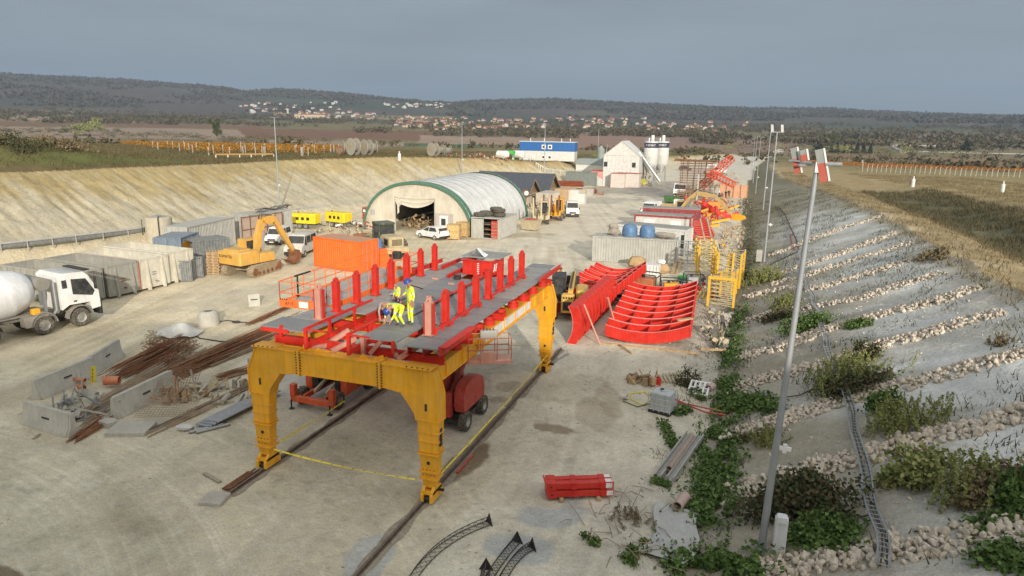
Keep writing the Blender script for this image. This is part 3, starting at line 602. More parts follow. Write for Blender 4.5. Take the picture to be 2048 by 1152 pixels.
def van(label, loc, rz, kind='van', paint=None, scale=1, cat='van', name='van', group=None, old=False):
    paint=paint or WHT; t=thing(name,label,cat,loc,rz,group)
    if kind=='van':
        prof=[(-2.6,.42),(-2.62,2.0),(-2.4,2.32),(.95,2.36),(1.35,2.2),(2.05,1.35),(2.55,1.12),(2.68,.85),(2.68,.42)]; wf=wfun(.98,.82,1.1,2.35)
        if old: prof=[(-2.2,.42),(-2.25,1.2),(-2.1,2.0),(-1.9,2.08),(.75,2.1),(1.0,2.0),(1.45,1.25),(2.1,1.05),(2.25,.8),(2.25,.42)]; wf=wfun(.88,.76,1.1,2.1)
    elif kind=='pickup':
        prof=[(-.25,.45),(-.28,2.1),(-.1,2.3),(1.0,2.33),(1.35,2.2),(2.0,1.35),(2.5,1.15),(2.64,.85),(2.64,.42)]; wf=wfun(.98,.84,1.15,2.35)
    else:
        prof=[(-1.9,.35),(-1.95,.8),(-1.85,1.0),(-1.5,1.38),(-1.1,1.47),(-.1,1.48),(.3,1.38),(1.05,.98),(1.75,.82),(1.93,.62),(1.93,.32)]; wf=wfun(.85,.62,.85,1.48)
    b=MB(paint); shell(b,prof,wf); b.obj('body',t,angle=50)
    g=MB(GLS)
    if kind=='van' and not old:
        sidepoly(g,[(1.25,1.35),(1.9,1.38),(1.35,2.08),(1.2,2.08)],wf); sidepoly(g,[(.45,1.35),(1.15,1.35),(1.1,2.1),(.45,2.1)],wf); crossq(g,2.0,1.43,1.40,2.15,.86,.80); 
    elif old:
        sidepoly(g,[(.75,1.25),(1.3,1.27),(.95,1.9),(.75,1.9)],wf); sidepoly(g,[(-.35,1.25),(.65,1.25),(.65,1.9),(-.35,1.9)],wf); sidepoly(g,[(-1.9,1.25),(-.5,1.25),(-.5,1.9),(-1.85,1.9)],wf); crossq(g,1.42,1.32,1.03,1.95,.80,.74)
    elif kind=='pickup':
        sidepoly(g,[(.35,1.4),(1.9,1.42),(1.35,2.1),(.4,2.12)],wf); crossq(g,1.96,1.43,1.40,2.14,.87,.8)
    else:
        sidepoly(g,[(-1.45,1.0),(-.2,.95),(-.2,1.38),(-1.1,1.38)],wf); sidepoly(g,[(-.1,.95),(.85,1.0),(.25,1.33),(-.1,1.38)],wf); crossq(g,.98,1.03,.36,1.36,.74,.66); crossq(g,-1.80,1.07,-1.52,1.34,.66,.62,-.012)
    g.obj('windows',t)
    r=.34 if kind!='car' else .3; yy={'van':(-1.7,1.75),'pickup':(-2.0,1.75),'car':(-1.2,1.25)}[kind]
    if old: yy=(-1.3,1.4)
    for y in yy:
        for s in (-1,1): wheel(t,s*(wf(.3)-.06),y,r,.22)
    yf=max(p[0] for p in prof); yb=min(p[0] for p in prof)
    b=MB(BLKM); b.rbox(-wf(.4)+.02,yf-.08,.28,wf(.4)-.02,yf+.05,.62,.03); b.rbox(-.5,yf-.02,.66,.5,yf+.035,.86,.02); b.rbox(-wf(.4)+.03,yb-.05,.3,wf(.4)-.03,yb+.1,.5,.03)
    for s in (-1,1): b.rbox(s*(wf(1.3)+.13)-.09,yf-.95,1.2,s*(wf(1.3)+.13)+.09,yf-.83,1.45,.02)
    b.obj('bumpers_and_trim',t); lamps(t,wf(.5)-.2,yf-.04,.85 if kind!='car' else .68,LAMP,'headlight'); lamps(t,wf(.5)-.1,yb+.02,.95,LREDL,'tail_light',(.12,.06,.3))
    b=MB(LAMP); b.box(-.26,yf+.05,.42,.26,yf+.062,.53); b.obj('number_plate',t)
    if kind=='pickup':
        b=MB(GREY); b.box(-.98,-3.3,.75,.98,-.42,.85)
        for s in (-1,1): b.box(s*.98-.025,-3.3,.85,s*.98+.025,-.42,1.3)
        b.box(-.955,-3.3,.85,.955,-3.25,1.3); b.box(-.955,-.47,.85,.955,-.42,2.35); b.box(-.3,-3.2,.5,.3,-.3,.75); b.obj('flatbed',t)
    t.scale=(scale,)*3; return t
def drum_prof(b,pts,n=24):   # lathe around the local Y axis: (y, r)
    vs=[];fs=[]
    for y,r in pts:
        for i in range(n): a=2*math.pi*i/n; vs.append((r*math.cos(a),y,r*math.sin(a)))
    for k in range(len(pts)-1):
        for i in range(n): j=(i+1)%n; fs.append((k*n+i,(k+1)*n+i,(k+1)*n+j,k*n+j))
    return b.add(vs,fs)
def mixer(loc,rz,scale):
    t=thing('mixer_truck','white concrete mixer truck with a large pale drum at the left edge','truck',loc,rz)
    b=MB(mat('truck_chassis',(.22,.21,.19),.7,dirt=.4)); 
    for s in (-1,1): b.box(s*.42-.05,-5.2,.85,s*.42+.05,3.2,1.12)
    b.box(-1.15,-.55,.55,-.55,.65,1.15); b.box(.55,-.55,.55,1.15,.65,1.15); b.box(-.8,-5,1.12,.8,.9,1.2)
    for s in (-1,1):
        for y in (2.3,.35,-2.3,-3.65):
            b.at((s*1.03,y,.55)); pts=[(.72*math.cos(a),.72*math.sin(a)) for a in [R_(q) for q in range(5,180,17)]]; inner=[(.66*math.cos(a),.66*math.sin(a)) for a in [R_(q) for q in range(175,0,-17)]]
            b.prism(pts+inner,'x',-.2,.2)
    b.at(); b.obj('chassis',t)
    # cab
    prof=[(1.35,1.15),(1.32,3.0),(1.55,3.18),(2.7,3.12),(2.95,2.9),(3.42,1.9),(3.45,.95),(2.95,.9),(2.85,1.35),(1.75,1.38)]; wf=wfun(1.2,1.08,1.9,3.15)
    c=MB(WHT); shell(c,prof,wf); cab=c.obj('cab',t,angle=40)
    g=MB(GLS); sidepoly(g,[(2.0,1.95),(3.05,1.7),(3.2,1.95),(2.8,2.72),(2.0,2.8)],wf); crossq(g,3.41,2.0,2.98,2.86,1.08,1.02); sidepoly(g,[(1.5,2.35),(1.75,2.35),(1.75,2.8),(1.5,2.8)],wf); g.obj('cab_window',cab)
    k=MB(BLKM); k.rbox(-1.15,3.40,.5,1.15,3.58,1.35,.05); k.box(-1.05,2.75,3.15,1.05,3.12,3.22); k.box(-1.0,3.44,1.4,1.0,3.47,1.8)
    for s in (-1,1): k.rbox(s*1.42-.1,3.1,2.1,s*1.42+.1,3.2,2.8,.03); k.beam((s*1.15,3.05,2.75),(s*1.4,3.15,2.75),.05); k.box(s*1.2-.015 if s>0 else -1.215,2.0,1.5,s*1.2+.015,2.16,1.58)
    k.obj('cab_trim',cab); lamps(t,.9,3.585,.8,LAMP,'headlight',(.35,.06,.2))
    for y in (2.3,.35,-2.3,-3.65):
        for s in (-1,1): wheel(t,s*1.02,y,.54,.34)
    d=MB(mat('mixer_drum',(.66,.67,.68),.4,dirt=.12,sc=.8)); dd=d; drum_prof(dd,[(-4.6,.55),(-3.6,1.05),(-2.2,1.28),(-.4,1.30)],28); d.use(mat('mixer_drum_light',(.76,.77,.78),.4,dirt=.08)); drum_prof(d,[(-.4,1.302),(.3,1.12),(.75,.85),(.95,.55),(.96,.02)],28)
    o=d.obj('drum',t); o.location=(0,-.55,2.42); o.rotation_euler=(R_(8),0,0)
    b=MB(mat('dusty_silver',(.33,.31,.28),.45,.3,dirt=.3)); b.cyl((-.9,.65,2.72),(.9,.65,2.72),.36,n=18); b.obj('water_tank',t)
    b=MB(STEEL); b.cyl((1.0,1.15,1.2),(1.0,1.15,2.75),.09,n=10); b.tube([(1.0,1.15,1.2),(1.02,.9,.95),(1.0,.3,1.25)],.09,8); b.obj('exhaust_pipe',t); b=MB(STEEL); b.beam((.95,.62,1.15),(.95,.62,2.4),.12); b.beam((-.95,.62,1.15),(-.95,.62,2.4),.12); b.obj('stands',t)
    b=MB(YEL); b.rbox(.75,-.1,1.2,1.1,.3,1.5,.04); b.obj('yellow_box',t)
    b=MB(BLKM); b.sheet(lambda u,v:(-.5+u,-5.3-.8*v,3.1+.4*v),4,4); b.beam((-.6,-5,1.1),(-.5,-5.3,3.1),.1); b.beam((.6,-5,1.1),(.5,-5.3,3.1),.1); b.obj('hopper',t)
    t.scale=(scale,)*3
def excavator(label, loc, rz, turn, boom, paint=YEL, scale=1, name='excavator', logo=None, long_arm=False, white=False):
    t=thing(name,label,'excavator',loc,rz)
    MUD=mat('muddy_track',(.30,.24,.15),.95,dirt=.5,sc=4,var=.3,bump=.6,bsc=10)
    for s in (-1,1):
        b=MB(MUD); out=[(-2.1,.45),(-1.9,.12),(-1.6,0),(1.6,0),(1.9,.12),(2.1,.45),(1.9,.82),(1.6,.92),(-1.6,.92),(-1.9,.82)]
        b.prism(out,'x',s*1.25-.28,s*1.25+.28)
        L_=[Vector((0,*p)) for p in out+out[:1]]
        for a,c in zip(L_,L_[1:]):
            n=max(1,int((c-a).length/.2))
            for i in range(n): p=a.lerp(c,(i+.5)/n); d=(c-a).normalized(); nr=Vector((0,d.z,-d.y)); nr=nr if nr.dot(p-Vector((0,0,.46)))>0 else -nr; q=p+nr*.02; b.beam((s*1.25-.3,q.y,q.z),(s*1.25+.3,q.y,q.z),.07,.05)
        tr=b.obj('track',t)
        b=MB(RUST)
        for y in (-1.2,-.6,0,.6,1.2): b.cyl((s*1.25+s*.26,y,.28),(s*1.25+s*.34,y,.28),.16,n=10)
        for y in (-1.7,1.7): b.cyl((s*1.25+s*.26,y,.46),(s*1.25+s*.34,y,.46),.32,n=14)
        b.obj('rollers',tr)
    b=MB(MUD); b.box(-.97,-.9,.35,.97,.9,.8); b.cyl((0,0,.8),(0,0,1.05),.7,n=20); b.obj('undercarriage',t)
    h=bpy.data.objects.new('upper_body',None)
    b=MB(paint); b.rbox(-1.35,-2.3,1.06,1.35,-.2,2.15,.12); b.rbox(-1.35,-.2,1.06,-.35,1.5,1.75,.06); b.rbox(.45,-.2,1.06,1.35,1.4,1.8,.06); b.rbox(-.9,-2.1,2.15,.9,-.8,2.3,.05)
    b.use(BLKM).box(-1.33,-2.29,1.0,1.33,-.25,1.058); b.box(-.8,-2.31,1.85,.3,-2.295,2.0) if not logo else None
    u=b.obj('upper_body',t); u.rotation_euler=(0,0,R_(turn))
    wf=wfun(.5,.46,1.8,2.9); c=MB(paint if not white else WHT); c.at((-.85,.6,0)); shell(c,[(-.85,1.3),(-.85,2.85),(.55,2.85),(.85,1.9),(.85,1.3)],wf)
    c.use(GLS); sidepoly(c,[(-.7,1.9),(.65,1.9),(.42,2.7),(-.7,2.7)],wf); crossq(c,.84,1.98,.58,2.75,.42,.4); c.obj('cab',u)
    pts=[Vector(p) for p in boom]   # boom foot, knee, tip, stick end
    b=MB(paint)
    def link(p,q,w,h0,h1):
        d=(q-p).normalized(); n=Vector((0,-d.z,d.y)); m=p.lerp(q,.5)
        vs=[]
        for c_,hh in ((p,h0*.6),(m,max(h0,h1)),(q,h1*.6)):
            for sx in (-w/2,w/2):
                for sn in (-.5,.5): vs.append(c_+Vector((sx,0,0))+n*hh*sn)
        f=[]
        for a in (0,4): f+=[(a,a+4,a+5,a+1),(a+2,a+3,a+7,a+6),(a,a+2,a+6,a+4),(a+1,a+5,a+7,a+3)]
        b.add(vs,f+[(0,1,3,2),(8,10,11,9)])
    link(pts[0],pts[1],.42,.5,.75); link(pts[1],pts[2],.42,.75,.5); b.obj('boom',u)
    b=MB(paint); link(pts[2]-(pts[3]-pts[2]).normalized()*.5,pts[3],.32,.5,.35); b.obj('stick',u)
    b=MB(STEEL)
    for s in (-.32,.32): b.cyl((s,pts[0].y+.5,pts[0].z-.3),(s,*(pts[1]*.8+pts[0]*.2-Vector((0,0,.3))).yz),.09,n=8)
    b.cyl((0,*(pts[1]+Vector((0,0,.5))).yz),(0,*(pts[2]+Vector((0,.1,.4))).yz),.09,n=8); b.obj('hydraulic_rams',u)
    b=MB(BLKM)
    for s in (-.12,.12): b.tube([(s,*(pts[0]+Vector((0,0,.3))).yz),(s,*(pts[1]+Vector((0,0,.55))).yz),(s,*(pts[2]+Vector((0,.1,.35))).yz)],.03,5)
    b.obj('hoses',u)
    b=MB(RUST if not long_arm else YEL); e=pts[3]; b.at((0,e.y,e.z))
    if long_arm: b.prism([(-.3,.3),(.5,.45),(1.5,.2),(1.7,-.2),(.9,-.5),(0,-.4)],'x',-.35,.35)
    else:
        b.prism([(-.1,.15),(.35,.1),(.55,-.5),(.2,-1.0),(-.5,-1.05),(-.75,-.7),(-.35,-.75),(-.1,-.5)],'x',-.5,.5)
        for k in range(5): b.beam((-.45+k*.22,-.7,-.72),(-.45+k*.22,-1.0,-.62),.07)
    b.at(); b.obj('bucket',u)
    if logo: text(logo,.34,BLKM,u,(-.35,-2.32,1.72),(90,0,0))
    t.scale=(scale,)*3; return t
CRM=mat('dusty_beige_paint',(.50,.40,.22),.7,dirt=.45,sc=2)
def loader(loc,rz,s):
    t=thing('wheel_loader','dust-covered beige wheel loader with a dark green cab behind the orange container','wheel loader',loc,rz)
    b=MB(CRM); b.rbox(-.75,-2.9,1.0,.75,-.6,2.15,.12); b.rbox(-1.2,-3.15,.65,1.2,-2.6,1.2,.08); b.box(-1.25,-2.2,.9,1.25,-.9,1.05); b.box(-.5,-.6,.9,.5,2.2,1.3); b.use(BLKM)
    for k in range(6): b.box(-.5,-2.93,1.35+k*.1,.5,-2.905,1.4+k*.1)
    for s_ in (-1,1): b.box(s_*.752-.01,-2.5,1.3,s_*.752+.01,-1.6,1.9)
    b.obj('engine_body',t)
    dg=mat('dark_green_paint',(.045,.07,.045),.6,dirt=.25); c=MB(dg)
    for x in (-.8,.8):
        for y in (-.5,1.0): c.beam((x,y,1.3),(x*.92,y,3.0),.12)
    c.rbox(-.85,-.6,3.0,.85,1.1,3.2,.06); c.box(-.8,-.5,1.3,.8,1.0,1.9); c.use(GLS).box(-.74,-.45,1.9,.74,.95,2.98); c.obj('cab',t)
    for y in (-1.5,1.9):
        for q in (-1,1): wheel(t,q*1.15,y,.82,.6,RIMY,14)
    b=MB(CRM)
    for q in (-1,1): b.prism([(1.0,1.6),(2.6,2.0),(4.1,.9),(4.0,.6),(2.6,1.5),(1.0,1.2)],'x',q*.5-.09,q*.5+.09)
    b.obj('lift_arms',t); b=MB(RUST); b.prism([(3.9,.15),(5.3,.1),(5.35,.16),(4.2,.35),(4.1,1.0),(4.7,1.5),(4.6,1.55),(3.9,1.1)],'x',-1.45,1.45); b.obj('bucket',t)
    b=MB(STEEL); b.beam((.85,-.6,1.0),(.85,-.6,2.0),.05); b.beam((.85,-1.1,1.0),(.85,-1.1,2.0),.05); 
    for k in range(5): b.beam((.85,-.6,1.1+k*.2),(.85,-1.1,1.1+k*.2),.04)
    b.obj('ladder',t); t.scale=(s,)*3
def scissor(loc):
    OR2=mat('lift_orange',(.62,.085,.018),.5,dirt=.15); AR=mat('lift_arm_cream',(.50,.46,.32),.5,dirt=.2)
    t=thing('scissor_lift','orange-red scissor lift under the gantry with its long railed platform raised beside the deck','scissor lift',loc)
    b=MB(OR2); b.rbox(-1.25,-2.2,.35,1.25,-1.95,.65,.03)
    for s in (-1,1): b.rbox(s*1.13-.14,-2.2,.6,s*1.13+.14,-1.9,1.25,.02); b.rbox(s*1.05-.2,-.9,.55,s*1.05+.2,.1,1.5,.03); b.rbox(s*1.05-.2,.3,.55,s*1.05+.2,.95,1.45,.03); b.box(s*.6-.06,-1.95,.45,s*.6+.06,2.2,.7)
    b.rbox(-1.25,2.0,.4,1.25,2.2,.9,.03)
    b.use(BLKM); b.box(-.83,-.85,.6,-.5,.9,1.42); b.box(.5,-.85,.6,.83,.9,1.42); b.use(GREY); b.box(-.83,-.9,1.422,-.3,.9,1.47); b.box(.3,-.9,1.422,.83,.9,1.47)
    b.obj('chassis',t)
    for s in (-1,1):
        for y in (-1.45,1.6): wheel(t,s*1.02,y,.44,.36,None,12)
        b=MB(BLKM); b.cyl((0,0,.02),(0,0,.5),.04,n=8); b.cyl((0,0,0),(0,0,.04),.14,n=12); o=b.obj('outrigger',t); o.location=(s*1.12,-2.3,0); o=o.copy(); COL.objects.link(o); o.location=(s*1.12,2.35,0)
    for k,(za,zb) in enumerate(((.75,1.75),(1.75,2.75),(2.75,3.75),(3.75,5.2))):
        for s in (-1,1):
            b=MB(AR); y0,y1=(-1.5,1.9) if (k+(s>0))%2 else (1.9,-1.5)
            for x in (s*.42,): b.beam((x,y0,za),(x,y1,zb),.11,.16)
            b.obj('scissor_arm',t)
            b=MB(AR); b.beam((s*.28,y1,za),(s*.28,y0,zb),.11,.16); b.obj('scissor_arm',t)
        for y_ in (-1.5,1.9): b=MB(AR); b.cyl((-.5,y_,zb),(.5,y_,zb),.07,n=8); b.obj('cross_tube',t)
    # raised platform: floor, toe boards, rails
    pz=5.5; x0,x1,y0,y1=-1.35,1.3,-2.4,7.2; OB=mat('lift_rail_orange',(.80,.16,.03),.5,dirt=.1)
    p=MB(OB); p.box(x0,y0,pz-.14,x1,y1,pz); 
    p.box(x0-.03,y0-.03,pz-.16,x1+.03,y0,pz+.26); p.box(x1,y0,pz-.16,x1+.03,y1,pz+.12); p.box(x0-.03,y0,pz-.16,x0,y1,pz+.12); p.box(x0,y1,pz-.16,x1,y1+.03,pz+.2)
    p.use(GREY).box(x0+.02,y0+.02,pz+.002,x1-.02,y1-.02,pz+.02); pl=p.obj('platform_floor',t)
    q=MB(BLKM)
    for a in (x0,x1-.5):
        for i in range(4): q.prism([(a+i*.12,pz+.19),(a+.06+i*.12,pz+.19),(a+.11+i*.12,pz+.26),(a+.05+i*.12,pz+.26)],'y',y0-.036,y0-.031)
    q.obj('hazard_stripes',pl); text('4715',.24,BLKM,pl,(x0+.55,y0-.034,pz+.03),(90,0,0))
    q=MB(WHT); q.box(x0+1.1,y0-.038,pz-.1,x0+1.62,y0-.031,pz+.2); q.obj('white_plate',pl)
    def rails(pts,nm,zt=1.1):
        r=MB(OB); n=len(pts)
        for a,c in zip(pts,pts[1:]):
            for z in (zt,zt*.5): r.cyl((*a,pz+z),(*c,pz+z),.025,n=6)
            L_=math.dist(a,c); k=max(1,round(L_/1.0))
            for i in range(k+1): f=i/k; x=a[0]+(c[0]-a[0])*f; y=a[1]+(c[1]-a[1])*f; r.cyl((x,y,pz),(x,y,pz+zt),.025,n=6)
        r.obj(nm,t)
    rails([(x0,y0),(x1,y0)],'front_rail'); rails([(x1,y0),(x1,y1)],'right_rail'); rails([(x0,y0),(x0,y1)],'left_rail'); rails([(x0,y1),(x1,y1)],'rear_rail')
    b=MB(BLKM); b.cyl((x0,-1.2,pz+1.1),(x0,.1,pz+1.1),.05,n=8); b.beam((x0+.1,-1.1,pz),(x0+.1,-1.1,pz+1.1),.06); b.rbox(-.25,y1-.4,pz+.7,.25,y1-.1,pz+1.15,.04); b.obj('control_box',t)
def boomlift(loc,rz):
    DR=mat('faded_red_paint',(.42,.045,.03),.5,dirt=.12)
    t=thing('boom_lift','dark red boom lift standing beneath the right side of the gantry','boom lift',loc)
    b=MB(BLKM); b.box(-.7,-1.1,.35,.7,1.2,.75); b.box(-1.0,-1.35,.3,1.0,-1.1,.55); b.cyl((0,0,.75),(0,0,.95),.5,n=18); b.obj('chassis',t)
    for s in (-1,1):
        for y in (-1.05,1.1): wheel(t,s*.95,y,.46,.38,None,14)
    b=MB(DR)
    for s,(xa,xb) in ((-1,(-1.08,-.2)),(1,(.55,1.05))):
        w=xb-xa; vs=[];n=9; out=[(-1.3,.98),(-1.42,1.3),(-1.38,1.9),(-1.15,2.22),(-.6,2.38),(.4,2.32),(1.0,2.0),(1.2,1.5),(1.15,.98)]; b.prism(out,'x',xa,xb)
    b.obj('turntable_covers',t,angle=50)
    b=MB(BLKM); b.box(-.5,-1.415,1.2,-.3,-1.395,1.6); b.use(WHT).box(-.7,-1.42,1.15,-.6,-1.40,1.28); b.box(-.1,-1.40,1.55,-.02,-1.385,1.7); b.obj('decals',t)
    b=MB(DR); b.box(-.16,-.9,1.0,.5,.9,1.3); b.beam((.12,-1.0,1.5),(.12,.9,2.7),.16,.22); b.beam((.28,-1.5,.75),(.28,-1.3,1.9),.3,.34); b.beam((.05,1.0,1.4),(.1,.2,2.7),.2,.24); b.obj('tower_boom',t)
    b=MB(mat('dark_red_boom',(.22,.03,.025),.5,dirt=.1)); b.beam((.3,-.9,1.3),(.05,.6,3.1),.2,.26); b.beam((.05,.7,3.0),(.9,-1.2,3.55),.24,.28); b.beam((.9,-1.2,3.55),(2.3,-2.6,4.2),.18,.2); b.obj('main_boom',t)
    b=MB(STEEL); b.cyl((.2,-.6,1.7),(.1,.3,2.8),.06,n=8); b.obj('hydraulic_ram',t)
    c=bpy.data.objects.new('basket',None); PK=mat('dusty_pink_basket',(.58,.25,.19),.6,dirt=.35)
    b=MB(PK); b.rbox(-.95,-.42,-.06,.95,.42,.12,.05); b.rbox(-.4,-.52,.0,.2,-.43,.5,.02)
    bk=b.obj('basket_floor',t); bk.location=(2.9,-3.1,4.42); bk.rotation_euler=(0,0,R_(28))
    r=MB(mat('dusty_red_rail',(.50,.14,.09),.6,dirt=.2))
    for z in (.55,1.05):
        r.tube([(-.9,-.38,z),(.9,-.38,z),(.9,.38,z),(-.9,.38,z),(-.9,-.38,z)],.025,6)
    for x,y in ((-.9,-.38),(-.3,-.38),(.3,-.38),(.9,-.38),(.9,.38),(.3,.38),(-.3,.38),(-.9,.38)): r.cyl((x,y,.1),(x,y,1.05),.022,n=6)
    r.obj('basket_rail',bk); b=MB(GREY); b.rbox(-.35,.25,.85,.4,.5,1.2,.04); b.use(BLKM)
    for k in range(4): b.cyl((-.2+k*.14,.3,1.2),(-.2+k*.14,.3,1.3),.02,n=6)
    b.obj('control_panel',bk); b=MB(BLKM); b.tube([(-.6,.5,1.3),(-.9,.6,1.25),(-1.1,.5,1.28),(-.9,.4,1.3),(-.3,.45,1.28)],.02,5); b.obj('cable_loop',bk)
def telehandler(loc,rz,s):
    t=thing('telehandler','yellow and black telehandler parked left of the red curved segments','telehandler',loc,rz); CY=mat('machine_yellow',(.62,.38,.07),.5,dirt=.15)
    b=MB(CY); b.rbox(-.55,-2.35,.6,.25,-1.7,1.75,.08); b.rbox(-.5,-1.7,.6,.2,1.9,1.0,.05); b.rbox(.35,-1.6,1.3,1.15,.5,1.85,.1); b.use(BLKM)
    for k in range(4): b.box(-.45+k*.16,-2.365,1.5,-.35+k*.16,-2.345,1.62)
    b.box(-.45,-2.36,.75,.15,-2.345,1.3); b.rbox(.35,-1.0,.7,1.1,.5,1.3,.05); b.obj('body',t)
    c=MB(BLKM)
    for x in (-1.15,-.35):
        for y in (-.7,.75): c.beam((x,y,1.0),(x,y,2.45),.09)
    c.rbox(-1.2,-.8,2.42,-.3,.85,2.55,.04); c.rbox(-1.15,-.75,.85,-.35,.8,1.35,.03); c.use(GLS).box(-1.12,-.7,1.35,-.38,.72,2.42); c.obj('cab',t)
    b=MB(CY); b.beam((.0,-1.9,1.75),(.2,2.6,2.05),.3,.36); b.use(BLKM).beam((.0,-1.5,1.99),(.18,2.2,2.26),.1,.08); b.obj('telescopic_boom',t)
    b=MB(BLKM); b.box(-.3,2.6,.9,.6,2.75,1.9); b.beam((-.1,2.75,.95),(-.1,3.7,.95),.1,.05); b.beam((.4,2.75,.95),(.4,3.7,.95),.1,.05); b.obj('forks',t)
    for y in (-1.45,1.4):
        for q in (-1,1): wheel(t,q*.98,y,.6,.42,RIMY,16)
    t.scale=(s,)*3
def dumper(loc,rz,s=1):
    t=thing('dump_truck','white truck with a dusty cab parked beside the tall rusty rebar cage','truck',loc,rz)
    wf=wfun(1.2,1.1,1.8,2.9); c=MB(WHT); shell(c,[(1.4,.9),(1.4,2.9),(1.6,3.0),(2.8,2.95),(3.2,1.8),(3.25,.7),(2.0,.8)],wf); cb_=c.obj('cab',t); g=MB(GLS); sidepoly(g,[(2.0,1.8),(3.05,1.7),(2.75,2.65),(2.0,2.7)],wf); crossq(g,3.17,1.95,2.87,2.78,1.05,1.0); g.obj('cab_window',cb_)
    b=MB(BLKM); b.rbox(-1.15,3.2,.45,1.15,3.38,1.1,.04); b.box(-.6,-3,.75,.6,2.5,1.0); b.obj('chassis',t)
    b=MB(mat('dusty_tipper',(.42,.36,.25),.7,dirt=.4)); b.hexa([(-1.1,-3.2,1.1),(1.1,-3.2,1.1),(1.1,1.1,1.1),(-1.1,1.1,1.1)],[(-1.25,-3.4,2.2),(1.25,-3.4,2.2),(1.25,1.2,2.2),(-1.25,1.2,2.2)]); b.obj('tipper_body',t)
    for y in (2.3,-1.3,-2.5):
        for q in (-1,1): wheel(t,q*1.02,y,.52,.34)
    lamps(t,.9,3.385,.75,LAMP,'headlight'); t.scale=(s,)*3
def along(a,b): d=b-a; return math.degrees(math.atan2(-d.x,d.y))   # rz so that local +Y points from a to b
mixer(G(112,662)+Vector((-1.3,-1.0,0)),along(G(30,680),G(170,648)),1.22)
scissor((-19.8,29.4,0)); boomlift((-12.75,29.0,0),0); telehandler(G(1150,640)+Vector((-.9,1.9,0)),14,1.2)
van('white hatchback car parked outside the hangar entrance',G(866,477),68,'car',scale=1.12,cat='car',name='parked_car')
van('old dusty white minivan parked behind the yellow excavator',G(590,512)+Vector((0,1.2,0)),-165,'van',mat('dusty_white',(.60,.58,.53),.5,dirt=.35),1.12,old=True)
van('white van mostly hidden behind the excavator boom and minivan',G(558,486),-165,'van',scale=.95,old=True)
van('white flatbed pickup facing the camera beside the drilling machines',G(1143,431),-162,'pickup',cat='pickup truck',name='pickup_truck',scale=1.05)
van('white van facing the camera behind the red-trimmed site office',G(1295,440)+Vector((0,4,0)),172,'van',scale=1.1)
van('small dark car parked on the light ground beyond the silos',G(1370,341),-100,'car',mat('dark_blue_paint',(.05,.06,.09),.4,dirt=.2),1.1,'car','parked_car')
dumper(G(1362,396),180,1.1)
BM=[(0,.6,1.6),(0,1.9,4.1),(0,3.9,3.0),(0,4.6,.9)]
excavator('yellow tracked excavator with a folded muddy boom beside the pallets',G(505,545),4,-14,[(0,.5,1.6),(0,1.3,4.4),(0,2.7,4.3),(0,4.7,1.2)],mat('machine_yellow_muddy',(.66,.36,.05),.55,dirt=.32),scale=1.12,logo='KOMATSU')
excavator('yellow excavator with a long arm and yellow bucket reaching toward the ditch',G(1352,440),-90,-14,[(0,.7,1.9),(0,2.8,4.2),(0,5.6,3.9),(0,8.4,1.2)],mat('mud_yellow_paint',(.50,.33,.12),.6,dirt=.3),scale=1.08,long_arm=True)
excavator('small white excavator standing far off on the road beyond the rebar cage',G(1437,351),70,10,[(0,.6,1.6),(0,1.4,3.6),(0,3.4,3.2),(0,4.4,1.2)],WHT,1.0,white=True)
loader(G(772,516)+Vector((-1.0,1.6,0)),52,1.15)
